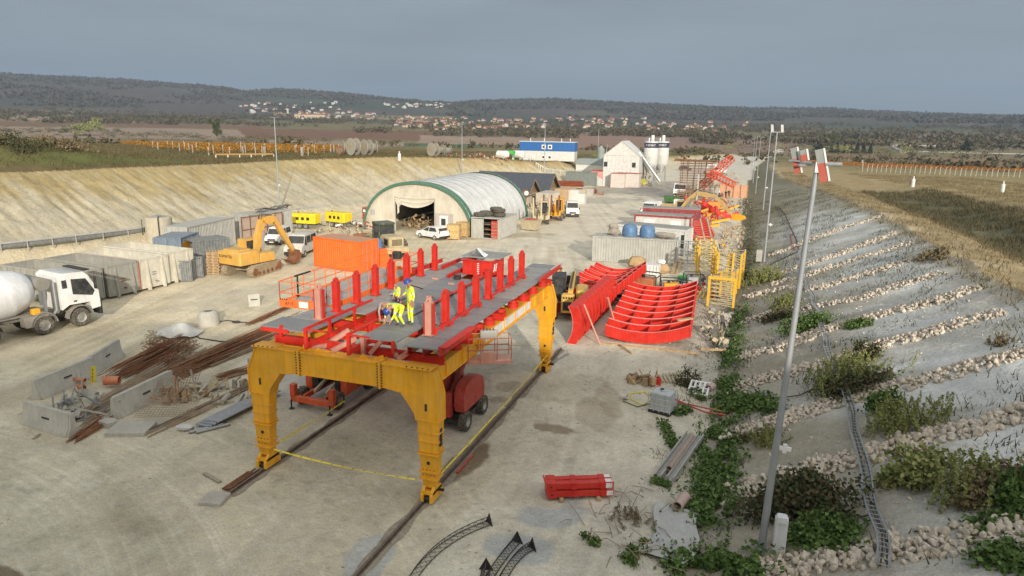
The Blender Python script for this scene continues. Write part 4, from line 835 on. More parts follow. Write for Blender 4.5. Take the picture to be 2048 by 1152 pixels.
# ------------------------------------------------------------ containers, hangar, buildings
def container(name,label,loc,rz,L=6.06,W=2.44,Hh=2.6,m=None,doors=True,roofm=None,group=None,frame=None,cat='container',doorend=-1,sx=1):
    t=thing(name,label,cat,loc,rz,group); m=m or GREY; fr=frame or m
    def corr(p0,p1,h0,h1,nrm,n):   # corrugated wall between two plan points
        b=MB(m); d=(Vector(p1)-Vector(p0)); nr=Vector(nrm)
        pts=[]
        for i in range(n):
            for f,o in ((0,0),(.25,0),(.38,.045),(.87,.045)): pts.append(Vector(p0)+d*((i+f)/n)-nr*o)
        pts.append(Vector(p1)); vs=[(p.x,p.y,h0) for p in pts]+[(p.x,p.y,h1) for p in pts]; k=len(pts)
        b.add(vs,[(i,i+1,k+i+1,k+i) for i in range(k-1)]); return b
    w,l=W/2,L/2; n=max(4,int(L/.28))
    corr((-w,l),(-w,-l),.12,Hh-.1,(-1,0),n).obj('side_wall',t,angle=20); corr((w,-l),(w,l),.12,Hh-.1,(1,0),n).obj('side_wall',t,angle=20)
    corr((w,l*-doorend),(-w,l*-doorend),.12,Hh-.1,(0,-doorend),8).obj('end_wall',t,angle=20)
    b=MB(fr)
    for x in (-w,w):
        for y in (-l,l): b.box(x-.08,y-.08,0,x+.08,y+.08,Hh)
    for x in (-w,w): b.box(x-.05,-l+.08,.02,x+.05,l-.08,.14); b.box(x-.05,-l+.08,Hh-.12,x+.05,l-.08,Hh-.003)
    for y in (-l,l): b.box(-w+.08,y-.05,.02,w-.08,y+.05,.14); b.box(-w+.08,y-.05,Hh-.12,w-.08,y+.05,Hh-.003)
    b.obj('corner_frame',t)
    b=MB(roofm or m); nr=int(L/.6)
    b.sheet(lambda u,v:((u-.5)*(W-.1),(v-.5)*(L-.1),Hh-.03+.03*(int(v*nr*2+.5)%2)),1,nr*2); b.obj('roof',t,angle=10)
    if doors:
        y=l*doorend
        for s in (-1,1):
            b=MB(m); b.box(min(s*.02,s*(w-.08)),y-.03,.15,max(s*.02,s*(w-.08)),y+.03,Hh-.13); d=b.obj('door',t)
            b=MB(STEEL)
            for q in (.3,.75): b.cyl((s*w*q,y+doorend*.06,.18),(s*w*q,y+doorend*.06,Hh-.16),.022,n=6)
            b.box(s*w*.5-.2,y+doorend*.05-.01,1.1,s*w*.5+.2,y+doorend*.05+.01,1.15); b.obj('lock_rod',d)
    return t
OCON=mat('orange_container_paint',(.80,.15,.02),.5,dirt=.06); CGR=mat('pale_grey_container_paint',(.40,.40,.37),.6,dirt=.2); CWH=mat('white_container_paint',(.60,.60,.57),.5,dirt=.12)
# orange container (long side toward the camera)
a,c=G(620,531),G(733,548); rz=along(a,c); mid=(a+c)/2; n_=Vector((-(c-a).y,(c-a).x,0)).normalized()
container('shipping_container','bright orange shipping container behind the scissor lift platform',mid+n_*1.3,rz,6.0,2.6,3.05,OCON,doorend=1,roofm=mat('dusty_orange_roof',(.50,.24,.15),.7,dirt=.35))
b=MB(OCON); b.hexa([(-.6,-1.4,0),(.6,-1.4,0),(.6,1.4,0),(-.6,1.4,0)],[(-.6,-1.3,2.0),(.5,-1.3,2.0),(.5,.6,2.0),(-.6,.6,2.0)]); b.use(BLKM).rbox(.55,-.9,1.1,.62,-.5,1.8,.02)
t=thing('orange_hopper','orange steel hopper beside the right end of the orange container','hopper',G(752,540)+Vector((-.3,1,0)),rz); b.obj('hopper_body',t)
b=MB(mat('blue_plastic',(.05,.18,.42),.4,dirt=.15)); b.cyl((0,0,0),(0,0,.9),.42,n=16); b.cyl((0,0,.9),(0,0,1.0),.2,n=10); single(b,'blue_drum','blue plastic drum standing on the orange hopper','drum',G(752,540)+Vector((-.35,1.1,2.02)))
# long pale container row behind the excavator
container('shipping_container','long pale grey container with corrugated side behind the yellow excavator',G(432,512)+Vector((-3.6,2,0)),along(G(395,520),G(480,494))+0,9,2.6,3.3,CGR)
container('shipping_container','pale grey container with a rusty door leaning on it behind the minivan',G(560,482)+Vector((-3.6,1.6,0)),-8,7,2.6,3.3,CGR)
t=thing('rusty_gate','rusty steel gate frame with pinkish panels leaning against the pale grey container','gate',G(545,485)+Vector((-1.7,.5,0)),-8)
b=MB(mat('pinkish_panel',(.42,.32,.26),.8,dirt=.3)); b.box(-.02,-3.2,.2,.02,3.2,3.2); b.obj('panel',t); b=MB(RUST)
for y in (-3.2,-1.9,-.6,.7,2,3.2): b.beam((.06,y,.1),(.06,y,3.3),.09)
for z in (.2,1.7,3.2): b.beam((.10,-3.2,z),(.10,3.2,z),.08)
b.obj('steel_bars',t)
# cable mess on top of that container
b=MB(mat('grey_hose',(.16,.15,.14),.7,dirt=.3))
for k in range(5): b.tube([(random.uniform(-.2,.2)+math.sin(i*.7+k)*.25,-3+i*.45,.08+.09*k+.08*math.sin(i*1.3+k)) for i in range(16)],.06,6)
single(b,'hose_bundle','bundle of grey hoses lying on the pale container below the left lamp pole','hoses',G(570,484)+Vector((-4.0,3.0,3.32)),0)
# fenced cages, blue/yellow box, pallets
SG=mat('slate_grey',(.15,.17,.18),.6,dirt=.3)
t=container('storage_box','blue grey storage box with a yellow front panel beside the round tank',G(372,545)+Vector((-4.2,3.4,0)),20,4,2.6,2.9,mat('faded_blue',(.13,.19,.27),.6,dirt=.3)); b=MB(YEL); b.box(1.26,-1.6,.9,1.30,.6,2.4); b.obj('yellow_panel',t)
container('storage_box','dark framed box container with open end left of the pallet stack',G(410,540)+Vector((-2.2,2.8,0)),-24,3.6,2.6,2.6,SG,doors=False)
def cage(loc,rz,lab):
    t=thing('mesh_cage',lab,'cage',loc,rz,'steel mesh cages'); b=MB(SG)
    for x in (-1.2,1.2):
        for y in (-.9,.9): b.beam((x,y,0),(x,y,1.9),.07)
    for z in (.1,1.9): b.beam((-1.2,-.9,z),(1.2,-.9,z),.06); b.beam((-1.2,.9,z),(1.2,.9,z),.06); b.beam((-1.2,-.9,z),(-1.2,.9,z),.06); b.beam((1.2,-.9,z),(1.2,.9,z),.06)
    b.obj('frame',t); b=MB(STEEL)
    for i in range(12): b.beam((-1.1+i*.2,-.9,.1),(-1.1+i*.2,-.9,1.9),.03); 
    for i in range(8): b.beam((1.2,-.8+i*.22,.1),(1.2,-.8+i*.22,1.9),.03)
    b.obj('bars',t); b=MB(SG); b.box(-1.1,-.8,.12,1.1,.8,1.7); b.obj('contents',t)
cage(G(385,556)+Vector((-.8,.8,0)),30,'dark steel mesh cage beside the last white skip'); cage(G(352,566)+Vector((-.6,1.2,0)),30,'steel mesh cage nearest the white skips')
PAL=mat('pallet_wood',(.45,.31,.17),.85,dirt=.2,sc=3,var=.3)
def pallet_mesh():
    b=MB(PAL)
    for z in (0,.125):
        for i in range(5 if z else 3): x=-.5+i*(.25 if z else .5); b.box(x-.05,-.6,z,x+.05,.6,z+.022)
    for y in (-.55,0,.55): b.box(-.55,y-.05,.022,.55,y+.05,.1); b.box(-.55,y-.05,.1,.55,y+.05,.122)
    return b
pl0=None
def pallets(loc,rz,n,lab,grp):
    global pl0
    for k in range(n):
        p=loc+Vector((random.uniform(-.05,.05),random.uniform(-.05,.05),k*.15))
        if pl0 is None: pl0=single(pallet_mesh(),'pallet',lab,'pallet',p,rz,grp)
        else: dup(pl0,p,rz+random.uniform(-4,4),lab,grp)
pallets(G(420,548)+Vector((0,.6,0)),35,14,'wooden pallet in the tall left stack behind the excavator','pallets in the tall left stack')
pallets(G(436,546)+Vector((.2,.9,0)),30,13,'wooden pallet in the right stack beside the excavator tracks','pallets in the right stack')
# cylindrical tank
t=thing('water_tank','tall round beige tank standing beside the pipe above the skips','tank',G(305,502)+Vector((0,1.2,0))); b=MB(mat('tank_beige',(.46,.42,.33),.75,dirt=.25)); b.lathe([(1.4,0),(1.4,3.6),(1.3,3.68),(.01,3.75)],28); b.obj('tank_shell',t)
b=MB(BLKM); b.tube([(1.2,-1.2,0),(1.2,-1.2,3.7),(.6,-.5,3.85)],.05,6); b.tube([(-1.3,-1.05,0),(-1.3,-1.05,3.4)],.04,6); b.obj('hose',t); b=MB(STEEL); b.box(-.5,-.4,3.72,.7,.4,3.8); b.obj('hatch',t)
# roll-off skips
SK=mat('skip_cream',(.60,.57,.48),.6,dirt=.2); SKG=mat('skip_grey',(.30,.30,.27),.65,dirt=.25)
def skip(label,loc,rz,L,Hh,m,red=False):
    t=thing('roll_off_skip',label,'skip',loc,rz,'roll-off skips'); w=1.3; l=L/2; b=MB(m)
    for s in (-1,1): b.hexa([(s*w-.04,-l,.2),(s*w+.04,-l,.2),(s*w+.04,l,.2),(s*w-.04,l,.2)],[(s*w-.04,-l,Hh),(s*w+.04,-l,Hh),(s*w+.04,l,Hh),(s*w-.04,l,Hh)])
    b.box(-w,-l-.04,.2,w,-l+.04,Hh); b.box(-w,l-.04,.2,w,l+.04,Hh); b.box(-w,-l,.18,w,l,.24)
    b.box(-w-.1,-l-.08,Hh,-w+.06,l+.08,Hh+.12); b.box(w-.06,-l-.08,Hh,w+.1,l+.08,Hh+.12); b.box(-w,-l-.08,Hh+.002,w,-l+.06,Hh+.11); b.box(-w,l-.06,Hh+.002,w,l+.08,Hh+.11)
    b.obj('body',t); b=MB(m)
    k=int(L/.75)
    for i in range(k+1):
        for s in (-1,1): b.box(s*w-.13 if s<0 else s*w+.04,-l+i*L/k-.05,.2,s*w-.04 if s<0 else s*w+.13,-l+i*L/k+.05,Hh)
    for x in (-.75,.75): b.hexa([(x-.07,-l-.35,.05),(x+.07,-l-.35,.05),(x+.07,-l-.04,.05),(x-.07,-l-.04,.05)],[(x-.07,-l-.10,Hh),(x+.07,-l-.10,Hh),(x+.07,-l-.04,Hh),(x-.07,-l-.04,Hh)])
    b.obj('stiffening_ribs',t); b=MB(RUST if red else STEEL); b.cyl((0,-l-.25,.7),(0,-l-.05,.7),.08,n=8); b.box(-.3,-l-.08,1.25,.1,-l-.04,1.33); b.box(-.3,-l-.08,1.45,.1,-l-.04,1.53); b.obj('hook_bar',t)
    if red: b=MB(mat('faded_red_trim',(.45,.14,.09),.6,dirt=.2)); b.box(w+.1,-l,Hh+.0,w+.14,l,Hh+.13); b.box(w+.05,-l-.1,.3,w+.14,-l-.05,Hh); b.obj('red_trim',t)
    b=MB(mat('dusty_fill',(.38,.34,.24),.95,dirt=.3)); b.box(-w+.04,-l+.04,.9,w-.04,l-.04,.95); b.obj('skip_floor',t)
    return t
fd=(G(370,560)-G(330,575)).normalized()
skip('first grey-cream skip with a green-grey inside, half hidden by the mixer truck',(-52.3,38.9,0),86,8,2.5,SKG)
skip('grey skip with a faded red rim next to the mixer truck cab',(-51.6,41.9,0),86,7.5,2.6,SKG,True)
skip('cream skip in the middle of the row beside the red-rimmed one',(-51.6,44.9,0),86,7.8,2.6,SK)
skip('cream skip at the far end of the row beside the mesh cages',(-51.7,47.9,0),86,7.8,2.7,SK)
b=MB(BLKM); b.tube([G(190,596)+Vector((0,0,.5)),G(245,590)+Vector((0,0,.7)),G(300,574)+Vector((0,0,.8)),G(372,556)+Vector((0,0,.7)),G(412,545)+Vector((0,0,.8))],.07,6)
single(b,'black_hose','long black hose running along the ends of the skips','hose')
# yellow compressors
def compressor(loc,rz,lab):
    t=thing('compressor',lab,'compressor',loc,rz,'yellow compressors'); b=MB(mat('bright_yellow_paint',(.80,.60,.02),.45,dirt=.08)); b.rbox(-1.9,-.85,.75,1.9,.85,2.1,.12); b.obj('canopy',t); b=MB(BLKM)
    for x in (-1,-.2,.6): b.rbox(x,-.87,1.2,x+.45,-.852,1.6,.003)
    b.beam((1.9,0,.7),(3.0,0,.45),.1); b.box(-1.8,-.7,.55,1.8,.7,.75); b.cyl((-1,-.2,2.1),(-1,-.2,2.3),.06,n=8); b.obj('frame',t)
    for q in (-1,1):
        w_=wheel(t,q*.35,0,.4,.25); w_.location=(q*.45,-.75,.4); w_.rotation_euler=(0,0,R_(90))
compressor(G(622,462)+Vector((-2.2,2,0)),5,'nearer yellow compressor trailer with a grey window, beside the pale container'); compressor(G(660,462)+Vector((-1.2,4,0)),-12,'farther yellow compressor trailer next to the pile of machine parts')
# junk beside the hangar
def junk(name,lab,loc,n,sx,sy,cols,h=.8,cat='scrap pile',rz=0,group=None):   # a heap nobody could count
    b=MB()
    for ci,m in enumerate(cols):
        b.use(m)
        for k in range(n//len(cols)):
            x,y=random.uniform(-sx,sx),random.uniform(-sy,sy); z=random.uniform(0,h)*(1-.6*abs(x/sx)); s=random.uniform(.1,.4)
            b.at((x,y,z+s*.5),random.uniform(0,360),random.uniform(0,360),random.uniform(0,360))
            random.choice([lambda:b.cb((0,0,0),(s*2,s*.6,s*.4)),lambda:b.cyl((0,0,-s),(0,0,s),s*.35,n=8),lambda:b.cb((0,0,0),(s*1.2,s,s*.8)),lambda:b.tube([(-s,0,0),(0,s*.5,0),(s,0,.1)],.04,5),lambda:b.beam((-s*3,0,0),(s*3,0,0),s*.25,s*.12)])()
    b.at(); o=single(b,name,lab,cat,loc,rz,group); o['kind']='stuff'; return o
BRN=mat('brown_wood',(.26,.17,.09),.9,dirt=.3); DGR=mat('dark_grey_steel',(.09,.09,.09),.7,dirt=.3); BEI=mat('beige_paint',(.48,.41,.27),.8,dirt=.4)
junk('machine_parts','heap of dusty machine parts left of the hangar',G(715,460)+Vector((0,1,0)),46,3,2,[DGR,REDU,BEI,WHT],1.3)
b=MB(REDU); b.rbox(-1.1,-.6,.6,1.1,.6,2.3,.06); b.use(BLKM); b.box(-1.0,-.63,1.5,.9,-.605,2.1); b.use(WHT)
for x in (-.9,-.3,.3): b.box(x,-.66,1.6,x+.4,-.635,2.0)
b.use(BLKM).box(-1,-.5,0,1,.5,.6); single(b,'red_pump_unit','red pump unit with white panels against the left foot of the hangar','pump',G(735,447)+Vector((0,1,0)))
junk('crane_parts','low row of dusty frames and hoses behind the orange container',G(690,474)+Vector((0,2,0)),40,5,1.6,[BEI,BRN,DGR],.9)
# hangar
GRN=mat('green_canvas',(.05,.16,.105),.6,dirt=.15); CAN=mat('white_canvas',(.62,.63,.62),.55,dirt=.06,sc=.7,bump=.25,bsc=2); CANF=mat('cream_canvas',(.58,.53,.43),.65,dirt=.14,sc=.9,bump=.3,bsc=2)
hx0,hx1,hy0,hy1,hH=-50.3,-34.0,83.0,106.5,6.75
hg=thing('hangar','white barrel-roofed canvas hangar with dark green arched edges','hangar',((hx0+hx1)/2,hy0,0)); hw=(hx1-hx0)/2
def arch(u,r=0): a=math.pi*(1-u); return ((hw+r)*math.copysign(abs(math.cos(a))**.92,math.cos(a)),(hH+r)*abs(math.sin(a))**.92)
b=MB(CAN); NB=9; LL=hy1-hy0
def roof(u,v):
    x,z=arch(u); k=v*NB; f=abs((k%1)-.5)*2; q=-.10*(1-f**6); return (x*(1+q/hw),v*LL,z*(1+q/hH)+.02)
b.sheet(roof,40,NB*6); b.obj('canvas_roof',hg,angle=60)
for y0,y1 in ((-.05,1.0),(LL-.9,LL+.05)):
    b=MB(GRN); b.sheet(lambda u,v:(arch(u,.05)[0],y0+(y1-y0)*v,arch(u,.05)[1]+.03),40,1); b.sheet(lambda u,v:(arch(u,.05-v*.36)[0],y0 if y0<1 else y1,arch(u,.05-v*.36)[1]+.03),40,1); b.obj('green_edge_band',hg,angle=60)
b=MB(STEEL)
for k in range(NB+1): b.tube([(arch(i/24,.03)[0],k*LL/NB,arch(i/24,.03)[1]+.02) for i in range(25)],.05,5)
b.obj('roof_ribs',hg)
# front wall with a door opening
b=MB(CANF); dx0,dx1,dz=-3.3,2.5,4.7
def colz(x): u=math.acos(max(-1,min(1,abs(x)/hw)))/math.pi; return arch(.5+ (.5-u) if x>=0 else u)[1] if False else hH*(1-abs(x/hw)**2.17)**.46 if abs(x)<hw else 0
xs=[-hw+.1+i*(2*hw-.2)/44 for i in range(45)]
xs=sorted(xs+[dx0,dx1])
for x0,x1 in zip(xs,xs[1:]):
    if x1-x0<1e-4: continue
    z0=dz if (x0>=dx0-1e-6 and x1<=dx1+1e-6) else 0
    w0,w1=.04*math.sin(x0*2.2),.04*math.sin(x1*2.2)
    b.add([(x0,.35+w0,z0),(x1,.35+w1,z0),(x1,.35+w1,max(z0,colz(x1)-.1)),(x0,.35+w0,max(z0,colz(x0)-.1))],[(0,1,2,3)])
b.obj('front_wall',hg,angle=60)
b=MB(CANF); b.sheet(lambda u,v:((u-.5)*2*hw*.98,LL-.3,v*max(0,colz((u-.5)*2*hw*.98)-.1)),30,1); b.obj('rear_wall',hg)
b=MB(GREY); b.box(dx0-.12,.25,0,dx0,.33,dz); b.box(dx1,.25,0,dx1+.12,.33,dz); b.obj('door_frame',hg)
b=MB(CANF)   # bunched-up curtain
b.sheet(lambda u,v:(dx0+(dx1-dx0)*u,.28-.10*math.sin(v*14),dz+.05-v*(.5+.95*math.sin(math.pi*u)**.8)-.25*math.exp(-((u-.08)/.05)**2)*v*3),26,8); b.sheet(lambda u,v:(dx0+.3+.3*u,.2,dz-.4-v*2.0+.3*u),3,6); b.obj('rolled_curtain',hg,angle=70)
b=MB(WHT); b.rbox(3.3,.15,0,4.5,.33,2.5,.01); b.use(GLS).box(3.55,.135,1.2,4.2,.149,2.1); b.obj('side_door',hg)
b=MB(mat('pale_grey_panel',(.45,.42,.38),.7,dirt=.2)); b.box(2.75,.20,0,3.28,.33,2.75); b.box(4.52,.20,0,5.2,.33,2.75); b.box(3.28,.2,2.52,4.52,.33,2.75); b.obj('door_surround',hg)
b=MB(GREY); b.box(-7.2,.28,2.0,-6.5,.36,2.7); b.obj('vent',hg)
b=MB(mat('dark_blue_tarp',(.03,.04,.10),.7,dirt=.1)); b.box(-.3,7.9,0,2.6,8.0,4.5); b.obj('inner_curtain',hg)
junk('firewood_pile','heap of broken timber inside the hangar doorway',((hx0+hx1)/2-1.6,hy0+4.5,0),80,2.2,1.4,[PAL,WOOD,BRN],1.9,'wood pile')
# wooden crates in front, open container with tyres
def crate(loc,rz,lab):
    t=thing('wooden_crate',lab,'crate',loc,rz,'wooden crates by the hangar'); b=MB(mat('osb_board',(.55,.38,.16),.85,dirt=.12,sc=5,var=.3)); b.box(-.75,-.75,.12,.75,.75,1.9); b.obj('box_panels',t); b=MB(PAL)
    for s in (-1,1):
        for q in (-1,1): b.box(s*.75-.05,q*.75-.06,0,s*.75+.05,q*.75+.06,2.0)
    for z in (.1,1.0,1.85): b.box(-.72,-.79,z,.72,-.755,z+.09); b.box(.755,-.69,z,.79,.69,z+.09)
    b.obj('battens',t)
crate(G(903,480)+Vector((0,.9,0)),12,'wooden crate right behind the white hatchback'); crate(G(918,476)+Vector((.1,1.6,0)),-4,'wooden crate between the other crate and the green hangar edge')
tc_=container('tool_container','pale container with an open door and red shelves beside the hangar, tyres on top',G(972,478)+Vector((0,3.1,0)),0,6.2,3.9,2.75,CGR,doors=False,doorend=1)
for o in list(tc_.children):
    if o.name.startswith('end_wall'): bpy.data.objects.remove(o)
b=MB(CGR); b.box(-1.95,-3.13,.12,-.35,-3.05,2.55); b.box(1.55,-3.13,.12,1.87,-3.05,2.55); b.obj('front_panel',tc_)
b=MB(mat('dark_interior',(.05,.045,.04),.9,dirt=.2)); b.box(-1.9,-1.2,.12,1.9,-1.15,2.5); b.obj('dark_backing',tc_)  # near-black panel set back across the container as its dark inside
b=MB(BRN); 
for k in range(3): b.box(-.3,-2.9,.5+k*.65,.6,-1.3,.56+k*.65)
b.obj('shelves',tc_); b=MB(REDU); b.box(.75,-3.2,.15,1.6,-3.14,2.4); b.use(mat('shelf_grey',(.35,.33,.3),.7,dirt=.2))
for k in range(5): b.box(.75,-3.23,.35+k*.42,1.6,-3.205,.40+k*.42)
b.obj('open_door',tc_)
def tyre(loc,r,lab,w=.5,rz=0):
    b=MB(TYR); b.lathe([(r*.5,0),(r*.9,.02),(r,.12),(r,w-.12),(r*.9,w-.02),(r*.5,w),(r*.45,w*.5),(r*.5,0)],26)
    for i in range(22): t_=2*math.pi*i/22; b.beam((r*.98*math.cos(t_),r*.98*math.sin(t_),.08),(r*.98*math.cos(t_+.12),r*.98*math.sin(t_+.12),w-.08),.09,.09,(math.cos(t_),math.sin(t_),0))
    return single(b,'tyre',lab,'tyre',loc,rz,'big machine tyres on the container')
P0=G(972,478)+Vector((0,0,2.78)); r=.78
for x,y,z,l_ in ((-1.25,.9,0,'tyre lying at the front left corner of the container roof'),(-.45,1.9,0,'tyre lying behind the front left tyre on the container roof'),(-1.2,2.9,0,'tyre under the second one in the left group on the container roof'),(.1,3.3,0,'tyre under the top one of the middle stack on the container roof'),(.1,3.35,.52,'upper tyre of the middle stack on the container roof'),(1.15,1.8,0,'lower tyre of the right stack on the container roof'),(1.1,1.85,.52,'upper tyre of the right stack on the container roof')): tyre(P0+Vector((x,y,z)),r,l_)
# dark gabled sheds behind the hangar
DRF=mat('dark_roof_sheet',(.050,.062,.085),.5,dirt=.08)
def shed(loc,L,W,hw_,hr,lab):
    t=thing('gable_shed',lab,'shed',loc); b=MB(mat('shed_wall',(.48,.44,.36),.8,dirt=.2)); b.prism([(-W/2,0),(W/2,0),(W/2,hw_),(-W/2,hw_)],'x',-L/2,L/2-.6)
    for i in range(int(W/.35)): b.box(L/2-.6,-W/2+i*.35,0,L/2-.55,-W/2+i*.35+.12,hw_)
    b.obj('wall',t); b=MB(DRF)
    for s in (-1,1): b.hexa([(-L/2,0,hr-.0),(L/2,0,hr-.0),(L/2,s*(W/2+.4),hw_-.25),(-L/2,s*(W/2+.4),hw_-.25)][::s],[(-L/2,0,hr+.12),(L/2,0,hr+.12),(L/2,s*(W/2+.4),hw_-.13),(-L/2,s*(W/2+.4),hw_-.13)][::s])
    b.obj('roof',t,smooth=False); b=MB(BRN); b.prism([(-W/2,hw_),(W/2,hw_),(0,hr-.05)],'x',L/2-.9,L/2-.85)
    for s in (-1,1): b.beam((L/2-.05,0,hr-.1),(L/2-.05,s*(W/2),hw_-.1),.12,.25)
    b.beam((L/2-.1,-W/2,hw_),(L/2-.1,W/2,hw_),.12,.18); b.obj('gable',t)
shed(G(1046,425)+Vector((-8.5,10,0)),15,8,2.3,5.0,'nearer dark-roofed gable shed behind the hangar'); shed(G(1046,425)+Vector((-8.0,20,0)),16,8.5,2.4,5.3,'farther dark-roofed gable shed behind the nearer one')
for k in range(2): container('storage_container',['beige corrugated container under the nearer dark shed','brown beige container behind the drilling machines'][k],G([1085,1122][k],[418,408][k])+Vector((-.2,4,0)),0,6,2.6,2.7,[mat('beige_container',(.48,.44,.37),.7,dirt=.2),mat('tan_container',(.48,.33,.19),.7,dirt=.2)][k])
# batching house
bh=thing('batching_house','tall white gabled batching house on legs beside the silos','building',(-31.3,174,0)); W_=9.0; D_=9.5
b=MB(CWH); x0,x1=-W_/2,W_/2; b.prism([(x0,3.6),(x1,3.6),(x1,7.7),(0,11.2),(x0,7.7)],'y',0,D_); b.obj('wall',bh,smooth=False)
b=MB(CWH); b.box(x0,-.05,0,x0+3.8,D_,3.57); b.obj('lower_wall',bh)
b=MB(mat('white_roof_sheet',(.62,.63,.62),.5,dirt=.15))
for s in (-1,1): b.hexa([(0,-.2,11.22),(0,D_+.2,11.22),(s*(x1+.3),D_+.2,7.5),(s*(x1+.3),-.2,7.5)][::-s],[(0,-.2,11.32),(0,D_+.2,11.32),(s*(x1+.3),D_+.2,7.6),(s*(x1+.3),-.2,7.6)][::-s])
b.obj('roof',bh,smooth=False); b=MB(GREY)
for k in range(1,9): b.box(x0+k,-.025,3.6,x0+k+.03,-.003,7.9)
b.box(x0,-.03,7.68,x1,-.004,7.74); b.obj('wall_seams',bh)
for x in (-3.9,3.2): b=MB(GLS); b.box(x-.45,-.06,4.9,x+.45,-.01,6.1); b.obj('window',bh)
b=MB(mat('muddy_concrete',(.40,.35,.27),.9,dirt=.4)); b.box(-.6,1,0,4.4,8,2.2); b.prism([(x1-3.6,3.57),(x1-.6,3.57),(x1-1.6,2.3),(x1-2.6,2.3)],'y',1,4); b.obj('loading_base',bh)
b=MB(STEEL)
for y in (.2,D_-.2): b.beam((x1-.2,y,0),(x1-.2,y,3.6),.3)
b.obj('legs',bh)
b=MB(STEEL); b.cyl((0,0,0),(0,0,9),.35,n=10); o=single(b,'screw_conveyor','pale inclined screw conveyor pipe between the batching house and the silos','conveyor',(-22.0,178,1.5)); o.rotation_euler=(0,R_(-38),0)
# silos
def silo(loc,lab,mark):
    t=thing('cement_silo',lab,'silo',loc,0,'white cement silos'); b=MB(CWH); b.lathe([(.35,4.0),(1.75,6.6),(1.78,6.65),(1.78,13.6),(1.6,13.9),(.01,14.0)],28); b.obj('silo_body',t,angle=50)
    b=MB(mat('dark_blue_band',(.03,.035,.07),.5,dirt=.1)); b.lathe([(1.80,11.9),(1.80,13.5)],28); bd=b.obj('dark_band',t,angle=60)
    for k,ch in enumerate(mark): a=R_(-60+ (k-(len(mark)-1)/2)*17-30); text(ch,.85,WHT,bd,(1.83*math.cos(a),1.83*math.sin(a),12.7),(90,0,math.degrees(a)+90))
    b=MB(STEEL)
    for i in range(4): a=math.pi/4+i*math.pi/2; b.beam((1.6*math.cos(a),1.6*math.sin(a),0),(1.6*math.cos(a),1.6*math.sin(a),7.4),.16)
    for z in (1.5,4.0):
        for i in range(4): a=math.pi/4+i*math.pi/2; c_=a+math.pi/2; b.beam((1.6*math.cos(a),1.6*math.sin(a),z),(1.6*math.cos(c_),1.6*math.sin(c_),z+2.2),.08); b.beam((1.6*math.cos(a),1.6*math.sin(a),z),(1.6*math.cos(c_),1.6*math.sin(c_),z),.08)
    b.obj('legs',t); b=MB(STEEL)
    for i in range(12): a=i*math.pi/6; b.beam((1.7*math.cos(a),1.7*math.sin(a),13.9),(1.7*math.cos(a),1.7*math.sin(a),14.9),.05)
    for z in (14.4,14.9): b.tube([(1.7*math.cos(i*math.pi/8),1.7*math.sin(i*math.pi/8),z) for i in range(17)],.035,5)
    b.obj('top_railing',t); b=MB(WHT); b.cyl((.2,0,13.9),(.2,0,15.8),.42,n=12); b.cyl((-.7,.3,13.9),(-.7,.3,15),.2,n=8); b.obj('dust_filter',t)
    b=MB(STEEL)
    for s in (-.22,.22): b.beam((-1.84,s,0),(-1.84,s,14.8),.05)
    for k in range(40): b.beam((-1.84,-.22,.4+k*.36),(-1.84,.22,.4+k*.36),.03)
    b.obj('ladder',t); t.scale=(1,1,.81); return t
silo((-25.0,181,0),'left cement silo with a dark band and white letters, beside the batching house','PEMAT'); silo((-22.9,186,0),'right cement silo standing behind the left silo','PEMAT')
# low plant buildings left of it
t=thing('plant_building','low white plant building with a grey flat roof left of the batching house','building',(-42.3,192,0)); b=MB(CWH); b.box(-5,0,0,5.2,7,4.4); b.obj('wall',t); b=MB(mat('greenish_roof',(.20,.24,.24),.6,dirt=.2)); b.hexa([(-5.2,-.3,4.41),(5.4,-.3,4.41),(5.4,7.3,4.41),(-5.2,7.3,4.41)],[(-4.6,.6,5.9),(4.8,.6,5.9),(4.8,6.6,5.9),(-4.6,6.6,5.9)]); b.obj('roof',t); b=MB(STEEL); b.box(-5.02,-.04,2.6,5.22,-.01,2.7); b.cyl((3.5,-.5,0),(3.5,-.5,5),.1,n=6); b.obj('wall_trim',t)
b=MB(mat('grey_green_steel',(.22,.27,.26),.6,dirt=.3)); b.cyl((0,0,0),(0,0,2.6),1.1,n=14); b.cyl((0,0,2.6),(0,0,3.6),1.1,.3,n=14); b.box(-1.6,-.8,-.2,1.6,.8,.1); b.beam((1.4,0,0),(1.8,0,4),.2); single(b,'dust_collector','grey-green dust collector on the low plant building roof','dust collector',(-41.0,195,5.92))
container('storage_container','grey-green sided container left of the white and pink booth',G(1160,372)+Vector((-.2,3,0)),90,8,2.6,3.4,mat('grey_green_container',(.17,.20,.19),.6,dirt=.2),doors=False)
t=thing('site_booth','white booth with a pink triangle panel and red roof edge','booth',G(1198,373)+Vector((0,2,0))); b=MB(CWH); b.box(-2.6,0,0,2.6,4,3.6); b.obj('wall',t); b=MB(mat('pink_panel',(.65,.30,.26),.6,dirt=.1)); b.add([(-2.5,-.01,3.55),(2.55,-.01,3.55),(2.55,-.01,.1)],[(0,2,1)]); b.obj('pink_triangle',t); b=MB(REDU); b.box(-2.7,-.1,3.6,2.7,4.1,3.8); b.obj('roof',t)
for k,(px,lab) in enumerate(((1233,'pale booth in front of the batching house, left of a twin'),(1262,'pale booth in front of the batching house, right of a twin'))):
    t=thing('site_booth',lab,'booth',G(px,376)+Vector((0,1,0))); b=MB(mat('pinkish_white',(.58,.52,.48),.6,dirt=.15)); b.box(-1.75,0,0,1.7,3,3.4); b.obj('wall',t); b=MB(REDU); b.box(-1.8,-.05,3.4,1.75,3.05,3.5); b.box(-1.82,-.04,0,-1.74,0,3.4); b.obj('red_trim',t)
